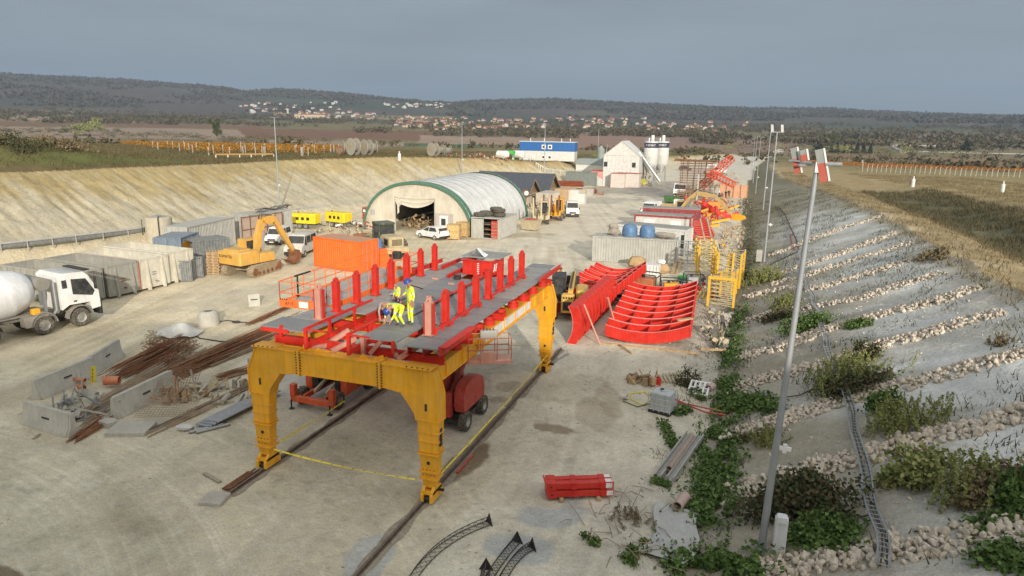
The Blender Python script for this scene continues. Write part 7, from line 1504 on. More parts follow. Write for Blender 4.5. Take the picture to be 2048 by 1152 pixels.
for k,(px,py,lab) in enumerate(((1560,640,'first scrub tuft beyond the shrub behind the pole'),(1480,560,'scrub tuft in the ditch beside the lattice frame'),(1870,520,'pale tuft on the crest above the middle ribs'),(1495,330,'bushy clump at the far end of the right slope'),(1550,325,'brown bush at the far left end of the right bank top'))): bush(lab,px,py,1.5,1.2,.9 if k!=3 else 2.2,LD if k in (0,1,3,4) else LS,900,.1)
# grass and straw, nobody could count it
def scatter(name,n,fx,fy,cond,h,wd,m,lean=.4,step=1):
    x=rng.uniform(*fx,n); y=rng.uniform(*fy,n); k=cond(x,y); x=x[k];y=y[k]; z=height(x,y); V,F=blades(np.stack([x,y,z-.02],1),h,wd,lean); return npmesh(name,V,F,m,kind='stuff')
XRf=lambda y:I(y,[-50,100,200,300,450,900],[-.6,-.6,-1,1,9,30]); CWf=lambda y:I(y,[0,90,130,200,300,450],[15.5,15.5,14,8,5,4])
scatter('straw_grass',90000,(8,60),(22,230),lambda x,y:(x>XRf(y)+CWf(y)-1)&(fbm(x/3,y/3,3)>.42)&(x<.62*y+14)&((x-XRf(y)-CWf(y)<7)|(x-XRf(y)-CWf(y)>20)),.42,.035,LS,.5)
scatter('dip_scrub',60000,(20,45),(22,150),lambda x,y:(fbm(x/2.5,y/2.5,3)>.40)&(x-XRf(y)-CWf(y)>6)&(x-XRf(y)-CWf(y)<21),.6,.04,leafmat('dip_scrub_leaves',((.06,.065,.03),(.10,.09,.045),(.15,.12,.07),(.05,.05,.03))),.5)
scatter('slope_grass',26000,(-1,15),(20,160),lambda x,y:(x>XRf(y)+.6)&(x<XRf(y)+CWf(y))&(fbm(x/2.2+5,y/2.2,3)>.55),.3,.028,LD,.5)
scatter('bank_grass',110000,(-190,-58),(38,260),lambda x,y:(XL(y)-x>WL(y))&(fbm(x/4,y/4,3)>.4),.5,.05,leafmat('bank_grass_leaves',((.075,.075,.028),(.13,.095,.045),(.18,.135,.07),(.10,.08,.035),(.05,.045,.025))),.5)
scatter('ditch_grass',9000,(-3.2,.8),(20,110),lambda x,y:(fbm(x/1.2+5,y/1.2,3)>.54),.22,.02,LD,.5)
V=None
x=rng.uniform(-100,-60,16000); y=rng.uniform(38,260,16000); k=(XL(y)-x>2)&(XL(y)-x<WL(y))&(fbm(x/2,y/2,3)>.5); x=x[k];y=y[k]; V,F=blades(np.stack([x,y,height(x,y)],1),.28,.03,.6); npmesh('bank_straw',V,F,leafmat('ochre_straw',((.34,.26,.10),(.42,.33,.15),(.24,.18,.08))),kind='stuff')
# gravel along the yard: small loose stones
x=rng.uniform(-36,0,9000); y=rng.uniform(12,60,9000); k=(fbm(x/3,y/3,3)>.5)&((x>-9)|(x<-22)|(rng.random(9000)<.25)); x=x[k][:3600];y=y[k][:3600]
off=0;VV=[];FF=[]; zz=height(x,y)
for i in range(len(x)): v,_=base[i%7]; r=.012+.05*rng.random()**3; VV.append(v*r*np.array([1.2,1,.8])+np.array([x[i],y[i],zz[i]+r*.2])); FF.append(tri[i%7]+off); off+=len(v)
npmesh('gravel',np.concatenate(VV),np.concatenate(FF),mat('gravel_stone',(0,0,0),.9,dirt=.15,island=((.20,.19,.17),(.45,.42,.35),(.55,.52,.45))),kind='stuff')
# ------------------------------------------------------------ middle foreground objects
t=thing('red_strut_bundle','bundle of heavy bright red steel struts lying near the bottom centre','steel struts',G(1152,1000)+Vector((0,.35,0)),math.degrees(math.atan2((G(1225,1000)-G(1080,1005)).y,(G(1225,1000)-G(1080,1005)).x)))
def strut(x,y,z):
    b=MB(RED); b.rbox(-1.25,-.13,-.12,1.15,.13,.12,.01); b.box(-1.32,-.17,-.15,-.95,.17,.15); b.box(-.35,-.16,-.135,-.15,.16,.135); b.box(.75,-.16,-.135,1.25,.16,.135); b.use(WHT).box(1.0,-.165,-.10,1.24,-.161,.10); b.box(1.0,-.12,.136,1.24,.12,.14); b.use(BLKM).cyl((-1.15,-.175,0),(-1.15,-.165,0),.04,n=8); o=b.obj('strut',t); o.location=(x,y,z)
for yy,zz_ in ((-.2,.28),(.16,.28),(-.2,.60),(.16,.60)): strut(random.uniform(-.05,.05),yy,zz_)
b=MB(PAL); b.box(-.8,-.5,.03,-.65,.45,.13); b.obj('bearer',t); b=MB(PAL); b.box(.65,-.5,.03,.8,.45,.13); b.obj('bearer',t)
b=MB(RED); b.beam((-1.36,-.3,.75),(-1.36,.3,.75),.05); b.beam((1.3,-.3,.15),(1.3,-.3,.72),.04); b.beam((1.3,.3,.15),(1.3,.3,.72),.04); b.obj('end_bracket',t)
def girder(lab,pts,ang=0):
    P3=[G(*p) for p in pts]; o=P3[0]; n=14; pl=[]
    for i in range(n+1):
        u=i/n; a_,m_,c_=P3; q=a_*(1-u)**2+m_*2*u*(1-u)+c_*u*u; pl.append(q-o)
    t=thing('lattice_girder',lab,'lattice girder',o,0,'black lattice girders'); b=MB(BLKM); sd=[]
    for i in range(n+1): d=(pl[min(i+1,n)]-pl[max(i-1,0)]).normalized(); sd.append(Vector((-d.y,d.x,0)))
    c1=[p+s*.14+Vector((0,0,.05)) for p,s in zip(pl,sd)]; c2=[p-s*.14+Vector((0,0,.05)) for p,s in zip(pl,sd)]; c3=[p+Vector((0,0,.3)) for p in pl]
    for c_ in (c1,c2,c3): b.tube(c_,.016,5)
    b.obj('chords',t); b=MB(BLKM)
    for i in range(n): b.tube([c1[i],c3[i],c2[i]],.009,4); b.tube([c1[i],c2[i+1]],.009,4); b.tube([c3[i],c1[i+1]],.009,4)
    b.obj('lacing_bars',t); b=MB(BLKM); e=pl[-1]; s=sd[-1]; d=(pl[-1]-pl[-2]).normalized()
    v=[e+s*.24+Vector((0,0,0)),e-s*.24,e+Vector((0,0,.45))]; b.add([*v,*[q+d*.015 for q in v]],[(0,1,2),(5,4,3),(0,3,4,1),(1,4,5,2),(2,5,3,0)]); b.obj('end_plate',t)
girder('longest black lattice girder curving up from the bottom edge',[(822,1165),(870,1085),(978,1048)]); girder('middle black lattice girder rising steeply from the bottom edge',[(975,1165),(995,1125),(1034,1085)]); girder('right black lattice girder with a square end plate',[(1000,1170),(1030,1110),(1064,1098)]); girder('short black girder end at the bottom edge centre',[(955,1230),(966,1180),(972,1140)])
# tank container, gutters, pipes, pallets
t=thing('tank_container','white caged liquid tank container standing beside the ditch','tank container',G(1322,828)+Vector((0,.4,0)),-14); b=MB(mat('milky_plastic',(.48,.52,.54),.4,dirt=.15)); b.rbox(-.52,-.45,.15,.52,.45,1.08,.06); b.cyl((0,0,1.08),(0,0,1.13),.12,n=12); b.obj('tank',t); b=MB(mat('cage_grey',(.55,.57,.57),.5,.3,dirt=.1))
for z in (.2,.5,.8,1.1):
    b.tube([(-.57,-.5,z),(.57,-.5,z),(.57,.5,z),(-.57,.5,z),(-.57,-.5,z)],.018,4)
for x in (-.57,-.28,0,.28,.57):
    for y in (-.5,.5): b.beam((x,y,.12),(x,y,1.1),.03)
b.obj('cage',t); b=MB(BLKM); b.rbox(-.58,-.5,0,.58,.5,.13,.02); b.obj('base',t); b=MB(BLKM); b.cyl((-.1,.1,1.12),(-.1,.1,1.17),.1,n=10); b.obj('cap',t)
for k,(dx,lab) in enumerate(((-.22,'left pale concrete gutter channel by the ditch'),(.30,'right pale concrete gutter channel by the ditch'))):
    a=G(1325,960);c=G(1388,872); b=MB(mat('grey_concrete',(.36,.36,.35),.85,dirt=.2)); L_=(c-a).length; b.box(-.16,-L_/2,0,-.1,L_/2,.2); b.box(.1,-L_/2,0,.16,L_/2,.2); b.box(-.1,-L_/2,0,.1,L_/2,.05); single(b,'gutter_channel',lab,'gutter',(a+c)/2+Vector((dx,0,0)),along(a,c))
a=G(1325,960);c=G(1388,872); b=MB(mat('brown_grey_tube',(.30,.22,.20),.7,dirt=.3)); b.ring((0,-1.7,.15),(0,1.9,.15),.13,.10,14); single(b,'brown_tube','brownish tube lying between the two gutter channels','pipe',(a+c)/2+Vector((.04,0,.03)),along(a,c))
b=MB(mat('pale_pink_pipe',(.50,.36,.32),.6,dirt=.25)); b.ring((0,-.45,.2),(0,.45,.2),.2,.165,20); single(b,'pink_pipe','short wide pale pink pipe lying on the plastic sheet','pipe',G(1362,1012),-14)
b=MB(mat('grey_plastic_sheet',(.42,.44,.45),.5,dirt=.3,bump=.4,bsc=3)); p0=G(1345,1065); b.sheet(lambda u,v:((u-.5)*1.6+.25*math.sin(v*5),(v-.5)*3.4,.05+.035*math.sin(u*9+v*4)*math.sin(v*11)-.02*u),14,20); single(b,'ground_sheet','dusty grey plastic sheet spread on the ground near the ditch','sheet',p0,-8)
b=MB(mat('pale_pink_pipe',(0,0,0))); b.ring((0,-.25,.2),(0,.3,.2),.22,.18,20); single(b,'clay_pipe','short pinkish pipe end beside the white pallet','pipe',G(1420,782),-20)
pp_=pallet_mesh(); pp_.ms=[WHT]; o=single(pp_,'white_pallet','whitish wooden pallet tilted beside the pinkish pipe end','pallet',G(1398,782)+Vector((0,0,.1)),-6); o.rotation_euler=(R_(18),0,R_(-6))
for k in range(7): timber(G(1318+k*7,752-k*1)+Vector((0,0,.08+.05*(k%2))),G(1326+k*8,766+k)+Vector((0,0,.1)),.12,.06,['first','second','third','fourth','fifth','sixth','seventh'][k]+' grey board from the left in the board pile behind the tank container',BEI)
junk('timber_scraps','splintered boards left of the red canister',G(1288,768)+Vector((0,.2,0)),26,1.0,.5,[PAL,BRN],.3,'timber')
b=MB(RED); b.rbox(-.17,-.12,0,.17,.12,.5,.03); b.use(BLKM).beam((-.08,0,.53),(.08,0,.53),.04); single(b,'red_canister','red canister standing behind the tank container','canister',G(1315,772),10)
for (m,q,lab,r_) in ((TAPE,[(1262,800),(1285,812),(1305,800),(1290,785),(1262,788),(1255,800)],'yellow hose loop left of the tank container',.03),(mat('olive_hose',(.16,.15,.06),.6),[(1245,803),(1275,815),(1308,806),(1300,790)],'olive hose loop around the yellow one',.03),(REDU,[(1350,800),(1375,812),(1410,826),(1452,832)],'first red hose running from the tank container to the ditch',.045),(REDU,[(1352,806),(1385,812),(1420,820),(1455,826)],'second red hose crossing the first toward the ditch',.04)):
    b=MB(m); b.tube([G(*p)+Vector((0,0,.05)) for p in q],r_,6); single(b,'garden_hose',lab,'hose')
b=MB(mat('white_bucket',(.6,.58,.56),.5,dirt=.2)); b.ring((0,0,0),(.25,-.05,.05),.14,.12,14); single(b,'plastic_bucket','small pale bucket lying left of the yellow hose','bucket',G(1245,798)+Vector((0,0,.14)))
t=thing('dead_branches','pile of dead grey branches and stalks near the bottom, left of the sheet','branches',G(1255,1050)); b=MB(mat('dead_wood',(.28,.22,.15),.9,dirt=.2,var=.3))
for k in range(34): a=random.random()*6.28; x,y=random.gauss(0,.9),random.gauss(0,1.2); L_=random.uniform(.5,1.5); b.tube([(x,y,.03),(x+L_*.5*math.cos(a),y+L_*.5*math.sin(a),.12+random.random()*.25),(x+L_*math.cos(a),y+L_*math.sin(a),random.random()*.6)],.017,4)
b.obj('branches',t)
timber(G(1445,690)+Vector((0,0,.1)),G(1443,660)+Vector((0,0,.3)),.14,.1,'dark post lying in the ditch level with the red trays',BRN)
# ------------------------------------------------------------ countryside beyond the site
def inpoly(px,py,poly):
    c=np.zeros(len(px),bool); j=len(poly)-1
    for i in range(len(poly)):
        xi,yi=poly[i];xj,yj=poly[j]; c^=((yi>py)!=(yj>py))&(px<(xj-xi)*(py-yi)/(yj-yi+1e-9)+xi); j=i
    return c
def project(x,y,z):
    v=np.stack([x,y,z-H],-1); dd=v@fwn; return 1024+CF*(v@np.array(RV))/dd, 576-CF*(v@np.array(UV))/dd
def vineyard(name,xr,yr,poly,ang,sp,m,dens,hh=1.3,posts=None):
    a=R_(ang); u=np.array([math.cos(a),math.sin(a)]); v=np.array([-u[1],u[0]]); cx,cy=(xr[0]+xr[1])/2,(yr[0]+yr[1])/2; R0=math.hypot(xr[1]-xr[0],yr[1]-yr[0])/2
    rows=np.arange(-R0,R0,sp); n=int(R0*2*dens); X_=[];Y_=[]
    for r in rows: s=rng.uniform(-R0,R0,n); X_.append(cx+u[0]*s+v[0]*r+rng.normal(size=n)*.22*v[0]); Y_.append(cy+u[1]*s+v[1]*r+rng.normal(size=n)*.22*v[1])
    x=np.concatenate(X_);y=np.concatenate(Y_); k=(x>xr[0])&(x<xr[1])&(y>yr[0])&(y<yr[1]); x=x[k];y=y[k]; z=height(x,y); px,py=project(x,y,z); k=inpoly(px,py,poly)&(fbm(x/6,y/6,2)>.3); x=x[k];y=y[k];z=z[k]
    V,F=quads(np.stack([x,y,z+.5+rng.random(len(x))*(hh-.4)],1),.17,.14); npmesh(name,V,F,m,kind='stuff')
PL=[(60,258),(330,274),(640,286),(700,296),(640,312),(430,313),(330,301),(200,283),(60,266)]
vineyard('vineyard',(-330,-88),(60,330),PL,62,2.6,LO,7)
PR_=[(1560,312),(1640,312),(2070,318),(2070,348),(1740,340),(1600,326)]
vineyard('vineyard_right' if False else 'vineyard',(20,190),(150,420),PR_,20,2.6,leafmat('red_vine_leaves',((.26,.09,.02),(.34,.14,.03),(.22,.12,.04))),5)
PW=mat('pale_post',(.45,.43,.38),.8,dirt=.2); pb=MB(PW); pb.box(-.07,-.07,-.2,.07,.07,1.9); vp=None; rs=random.Random(3)
cnt=0
for k in range(400):
    u=rs.random(); px=150+u*530; lo=I(px,[100,330,640,700],[266,280,290,298]); hi=I(px,[100,200,330,430,640,700],[266,283,301,311,311,304]); py=lo+(hi-lo)*(rs.random()**.5)
    if hi-lo<3: continue
    p=GT(px,py+1)
    if vp is None: vp=single(pb,'vineyard_post','pale post among the orange vine rows of the left bank','post',p,0,'posts in the left vineyard')
    else: q=vp.copy(); COL.objects.link(q); q.location=p
    cnt+=1
    if cnt>62: break
# fence on the right field
fp=[]; t=thing('field_fence','long fence of pale leaning posts in front of the orange vineyard at the right','fence',GT(1725,344)); o0=t.location.copy()
A_=GT(1725,343); B_=GT(2060,357); n=34; me_=None
for k in range(n):
    u=(k/(n-1)); p=A_.lerp(B_,u**1.0); p.z=hz(p.x,p.y)
    if me_ is None: b=MB(PW); b.box(-.08,-.08,-.2,.08,.08,2.3); b.beam((0,0,2.2),(.3,0,2.6),.1); o=b.obj('fence_post',t); me_=o.data
    else: o=bpy.data.objects.new('fence_post',me_); COL.objects.link(o); o.parent=t
    o.location=p-o0; o.rotation_euler=(0,R_(rs.uniform(-3,6)),rs.uniform(-.4,.4)); fp.append(p-o0)
C_=GT(1722,330)
for k in range(1,7):
    p=A_.lerp(C_,k/6); p.z=hz(p.x,p.y); o=bpy.data.objects.new('fence_post',me_); COL.objects.link(o); o.parent=t; o.location=p-o0
for z in (.6,1.3,2.0): b=MB(STEEL); b.tube([p+Vector((0,0,z)) for p in fp],.02,3); b.obj('fence_wire',t)
for px,py,lab in ((799,322,'white marker post on the grassy left bank behind the hangar'),(1825,374,'white marker post on the right field in front of the fence'),(2004,385,'white marker post near the right edge of the right field')):
    p=GT(px,py); d=(p-Vector((0,0,H))).length; h_=d*18/1376; b=MB(WHT); b.cyl((0,0,0),(0,0,h_*.75),h_*.16,n=12); b.cyl((0,0,h_*.75),(0,0,h_),h_*.06,n=8); single(b,'marker_post',lab,'marker post',p)
# cable reels
RW=mat('reel_wood',(.36,.33,.27),.85,dirt=.2,sc=2,var=.2)
def reel(lab,px,py,r,rz,wd=1.3,m=RW):
    p=GT(px,py); t=thing('cable_reel',lab,'cable reel',p,rz,'big cable reels'); 
    b=MB(m); b.ring((0,-wd/2-.1,r),(0,-wd/2,r),r,r*.09,28); b.obj('flange',t); b=MB(m); b.ring((0,wd/2,r),(0,wd/2+.1,r),r,r*.09,28); b.obj('flange',t); b=MB(mat('reel_core',(.20,.19,.17),.85,dirt=.2)); b.cyl((0,-wd/2,r),(0,wd/2,r),r*.6,n=20); b.obj('core',t)
    b=MB(WOOD)
    for k in range(5): b.box(-r*.9+k*.4,-wd/2-.14,r+.3*(k%2)-.6,-r*.9+k*.4+.1,-wd/2-.105,r+.6)
    b.box(-r*.8,-wd/2-.13,r-.05,-r*.15,-wd/2-.103,r+.05); b.obj('boards',t)
reel('big grey cable reel in the middle of the left bank group',707,311,1.9,-25); reel('big tan cable reel right of the grey one, with a second disc behind',734,311,1.75,-30); reel('cable reel seen edge-on behind the tan one',746,309,1.6,-45); reel('partly hidden cable reel left of the big grey one',692,307,1.5,-40); reel('half-sunk red-brown reel at the left end of the group',681,310,1.0,-20,.6,mat('red_brown_reel',(.24,.12,.08),.85,dirt=.2))
reel('front cable reel of the smaller group near the white pipe rack',867,313,1.6,-25); reel('second cable reel of the smaller group',880,312,1.4,-40); reel('third cable reel of the smaller group, farthest right',895,312,1.3,-45)
junk('pipe_rack','low rack of pale posts and pipes between the reels and the gas tanks',GT(955,318),60,9,1.5,[PW,BEI,REDU],1.2,'pipe rack',-8)
a=GT(430,316);c=GT(545,313); b=MB(mat('orange_board',(.42,.22,.07),.8,dirt=.15)); L_=(c-a).length; b.box(-L_/2,-.6,.5,L_/2,.6,.8); b.use(WHT)
for k in range(6): b.cyl((-L_/2+L_*k/5,-.7,0),(-L_/2+L_*k/5,-.7,.5),.12,n=6)
single(b,'timber_stack','long low orange-brown timber stack on white supports in front of the vineyard','timber',(a+c)/2,math.degrees(math.atan2((c-a).y,(c-a).x)))
# trees that can be told apart
def tree(label,px,py,hpx,wpx,m,kind='round',n=900,group=None,nm='tree'):
    p=GT(px,py); d=(p-Vector((0,0,H))).length; h_=d*hpx/1376; w_=d*wpx/1376; t=thing(nm,label,'tree',p,0,group)
    b=MB(BRN); b.tube([(0,0,-.3),(0.02*h_,0,h_*.35),(0,.02*h_,h_*.8)],[h_*.035,h_*.025,h_*.008],6)
    for i in range(5): a=i*1.3; b.tube([(0,0,h_*(.25+.1*i)),(w_*.25*math.cos(a),w_*.25*math.sin(a),h_*(.4+.1*i))],[h_*.015,h_*.005],4)
    b.obj('trunk',t)
    if kind=='round':
        nc=16; c=rng.normal(size=(nc,3))*np.array([w_*.22,w_*.22,h_*.17])+np.array([0,0,h_*.58]); k=rng.integers(0,nc,n); q=c[k]+rng.normal(size=(n,3))*np.array([w_*.085,w_*.085,h_*.07]); q[:,2]=np.maximum(q[:,2],h_*.06)
    else:
        z=rng.random(n)**1.3; q=np.stack([rng.normal(size=n)*w_*.22*(1-z),rng.normal(size=n)*w_*.22*(1-z),h_*(.08+.92*z)],1)
    V,F=quads(q,h_*.045,h_*.035); o=npmesh('crown',V,F,m); o.parent=t; return t
tree('broad yellow-green bush-like tree on the skyline of the left bank',178,272,26,48,LY_,n=1600); tree('slim leafy tree standing alone beyond the left vineyard',433,279,34,17,LF,n=1100)
for k,(px,py,hh,ww,kd,mm,lab) in enumerate(((1635,308,20,34,'round',LC,'dark round tree left of the conifer row beyond the right field'),(1662,306,16,12,'cone',LC,'first conifer from the left in the row beyond the right field'),(1674,306,18,12,'cone',LC,'second conifer from the left in the row beyond the right field'),(1688,307,20,12,'cone',LC,'third conifer, tallest of the left part of the row'),(1700,307,19,13,'cone',LC,'fourth conifer of the row beyond the right field'),(1713,308,20,13,'cone',LC,'fifth conifer of the row beyond the right field'),(1726,308,21,14,'cone',LC,'sixth conifer of the row beyond the right field'),(1740,308,18,13,'cone',LC,'conifer at the right end of the row beyond the right field'),(1656,290,22,34,'round',LF,'broad olive tree behind the left part of the conifer row'),(1705,286,20,44,'round',LC,'wide dark green tree group crown behind the conifer row'),(1930,306,22,16,'round',LC,'dark lone tree in front of the pale road embankment'))): tree(lab,px,py,hh,ww,mm,kd,700)
for k in range(26):
    px=[2,30,62,95,128,152,212,238,262,288,312,338,362,386,404,452,470,488,520,560,590,612,650,760,790,830][k]; py=I(px,[0,150,300,500,640,830],[272,272,278,286,288,296])
    tree(['dark scrubby','brown leafless','olive green'][k%3]+' hedge bush '+('at the far left skyline' if px<150 else 'behind the left vineyard' if px<640 else 'beyond the cable reels'),px,py,rs.uniform(11,17),rs.uniform(30,44),[LD,LF,LF][k%3],'round',420,'hedge bushes beyond the left bank: '+['dark','brown','olive'][k%3]+(' far left' if px<150 else ' vineyard' if px<640 else ' reels'),'hedge_bush')
for k in range(22):
    px=1120+k*40+rs.uniform(-14,14); px=px if px<1480 or px>1500 else px+60; py=I(px,[1120,1300,1480,1600,2048],[318,322,300,300,316]); py=py if px<1500 else I(px,[1560,1760,2048],[300,312,314])
    if 1200<px<1340: py=322
    tree(['dark scrubby','brown leafless','olive green'][k%3]+' scrub bush '+('beyond the plant buildings' if px<1500 else 'behind the right vineyard'),px,py,rs.uniform(10,18),rs.uniform(34,56),[LD,LF,LY_][k%3],'round',420,'scrub '+['dark','brown','olive'][k%3]+(' beyond plant' if px<1500 else ' right vineyard'),'scrub_bush')
# mass of far trees
def woodland(name,n,regions,hh,per,m,leaf,dens=.45,ns=110):
    P_=[]
    for (x0,x1,y0,y1,wt) in regions:
        k=int(n*wt)
        pxs=rng.uniform(x0,x1,k); az=np.arctan2(pxs-1024,1412)-AZ; r=np.exp(rng.uniform(math.log(y0),math.log(y1),k)); x=r*np.sin(az);y=r*np.cos(az); kk=fbm(x/ns,y/ns,3)>dens; P_.append(np.stack([x[kk],y[kk],height(x[kk],y[kk])],1))
    P_=np.concatenate(P_); N_=len(P_); hs=hh*(.5+.8*rng.random(N_)); idx=np.repeat(np.arange(N_),per); q=P_[idx]+rng.normal(size=(N_*per,3))*np.stack([hs[idx]*.3,hs[idx]*.3,hs[idx]*.22],1)+np.stack([0*hs[idx],0*hs[idx],hs[idx]*.45],1)
    V,F=quads(q,hs[idx]*leaf,hs[idx]*leaf*.8); npmesh(name,V,F,m,kind='stuff')
WL1=leafmat('autumn_wood_leaves',((.045,.055,.030),(.09,.075,.045),(.12,.10,.055),(.06,.065,.04),(.13,.08,.045),(.04,.055,.035)))
WL2=leafmat('far_forest_leaves',((.062,.066,.05),(.078,.070,.055),(.085,.074,.057),(.066,.066,.05)))
woodland('tree_belts',7200,[(-250,2300,1480,2300,.8),(1380,2300,1000,1500,.35),(950,1500,1250,1500,.12),(-250,700,1750,2100,.22),(700,1150,1100,1500,.10)],9,16,WL1,.20,.50)
woodland('valley_scrub',1500,[(-250,2300,330,620,1.0),(1500,2300,600,900,.3)],4,16,WL1,.2,.52,40)
woodland('hill_forest',17000,[(-300,2350,2500,4700,1.0)],9,8,WL2,.40,.40,300)
woodland('ridge_forest',4200,[(-300,2350,4500,5050,1.0)],11,8,WL2,.40,.2,300)
# village houses
HW=mat('house_white',(.46,.45,.42),.8,dirt=.05); HC=mat('house_cream',(.50,.42,.30),.8,dirt=.05); RR1=mat('roof_red',(.25,.10,.065),.8,dirt=.05); RR2=mat('roof_brown',(.17,.10,.075),.8,dirt=.05); RG=mat('roof_pale',(.50,.50,.48),.7,dirt=.05)
hm=[]
for wm,rm,lab in ((HW,RR1,'white village house with a red roof'),(HC,RR2,'cream village house with a brown roof'),(HW,RG,'white village house with a pale roof'),(HC,RR1,'cream village house with a red roof')):
    b=MB(wm); b.prism([(-5,0),(5,0),(5,4.2),(0,7.2),(-5,4.2)],'y',-6,6); b.use(rm)
    for s in (-1,1): b.hexa([(0,-6.5,7.25),(0,6.5,7.25),(s*5.7,6.5,3.85),(s*5.7,-6.5,3.85)][::-s],[(0,-6.5,7.7),(0,6.5,7.7),(s*5.7,6.5,4.3),(s*5.7,-6.5,4.3)][::-s])
    o=b.obj('house_src',smooth=False); hm.append((o.data,lab)); bpy.data.objects.remove(o)
HR=[(480,690,206,232,38,(0,2),'on the left hillside'),(770,900,209,218,34,(0,2),'in the row on the pass'),(600,760,226,240,28,(0,2,3),'behind the long hall'),(790,1010,236,262,62,(0,1,3),'in the central village'),(1010,1290,238,258,58,(0,1,3),'below the central hill'),(1290,1500,246,268,34,(0,1,3),'in the right part of the village')]
def GR(px,r): az=math.atan2(px-1024,1412)-AZ; x,y=r*math.sin(az),r*math.cos(az); return Vector((x,y,hz(x,y)))
for x0,x1,y0,y1,n,ks,where in HR:
    for k in range(n):
        p=GT(rs.uniform(x0,x1),rs.uniform(y0,y1)); m_,lab=hm[rs.choice(ks)]; o=bpy.data.objects.new('village_house',m_); COL.objects.link(o); o.location=(p.x,p.y,p.z+1.5); o.rotation_euler=(0,0,rs.random()*3.14); o.scale=(rs.uniform(.7,1.2),)*3
        o['label']=lab+' '+where; o['category']='house'; o['group']=lab.replace('village house','houses')+' '+where
b=MB(HC); b.box(-45,-9,-2,45,9,9); b.use(RR1); b.box(-30,-10,9,46,10,11); single(b,'long_hall','very long low cream factory hall in the village at left centre','hall',GT(622,238)+Vector((0,0,3)),12)
b=MB(HW); b.cyl((0,0,0),(0,0,22),3,n=8); single(b,'village_tower','slim white tower at the left end of the long hall','tower',GT(576,232))
b=MB(RR1); b.box(-22,-10,0,22,10,7); b.use(RG); b.box(-22.5,-10.5,7.01,22.5,10.5,8); single(b,'red_hall','big red hall beside the white arched sheds in the central village','hall',GT(842,250)+Vector((0,0,2)),8)
b=MB(mat('orange_hut',(.60,.28,.08),.7)); b.box(-5,-4,0,5,4,4); b.use(HW); b.box(-5.3,-4.3,4.01,5.3,4.3,4.5); single(b,'orange_hut','small orange hut at the far edge of the plowed field','hut',GT(1137,262),0)
# pale road embankment in the distance on the right
def strip(nm,pts,wd,h_,m):
    P3=[GT(*p) for p in pts]; b=MB(m)
    for a_,c_ in zip(P3,P3[1:]):
        d=(c_-a_).normalized(); s=Vector((-d.y,d.x,0))*wd/2; b.hexa([a_-s*1.6-Vector((0,0,1)),c_-s*1.6-Vector((0,0,1)),c_+s*1.6-Vector((0,0,1)),a_+s*1.6-Vector((0,0,1))],[a_-s+Vector((0,0,h_)),c_-s+Vector((0,0,h_)),c_+s+Vector((0,0,h_)),a_+s+Vector((0,0,h_))])
    return b.obj(nm,None,smooth=False,kind='structure')
PRD=mat('pale_road',(.34,.34,.32),.9,dirt=.1)
strip('road',[(1790,291),(1900,293),(2070,299)],7,1.2,PRD); strip('road',[(1815,303),(1920,306),(2070,309)],6,.8,PRD); strip('road',[(1782,290),(1806,306)],5,1.0,PRD)
for k,(px,py) in enumerate(((1697,322),(1745,318),(1921,318),(1965,322),(1250,305))):
    b=MB(WOOD); b.cyl((0,0,-.5),(0,0,8),.16,.1,n=8); b.beam((-.8,0,7.5),(.8,0,7.5),.12); single(b,'utility_pole',['wooden utility pole left of the right vineyard','wooden utility pole at the left corner of the field fence','utility pole in front of the pale road','utility pole near the right edge by the vineyard','utility pole beyond the batching house'][k],'utility pole',GT(px,py))
# ------------------------------------------------------------ air
hb=MB(); 
hm_=bpy.data.materials.new('haze_air'); hm_.use_nodes=True; n_=hm_.node_tree.nodes; n_.clear(); o_=n_.new('ShaderNodeOutputMaterial'); v_=n_.new('ShaderNodeVolumePrincipled'); v_.inputs['Color'].default_value=(.54,.69,.90,1); v_.inputs['Density'].default_value=HAZE; v_.inputs['Anisotropy'].default_value=.2
hm_.node_tree.links.new(v_.outputs[0],o_.inputs['Volume'])
if HAZE>0:
    hb.use(hm_); hb.box(-9800,-9800,-140,9800,9800,620); hb.obj('haze',None,smooth=False,kind='stuff')
for k in range(9):
    px=[5,40,75,115,150,20,95,60,135][k]; py=[262,266,264,270,276,290,292,305,300][k]
    bush('dark brown scrub on the low mound at the far left of the bank',px,py,3.2,2.6,1.6,LD if k%2 else LS,900,.16,name='scrub_bush',group='scrub on the far left mound',loc=None)
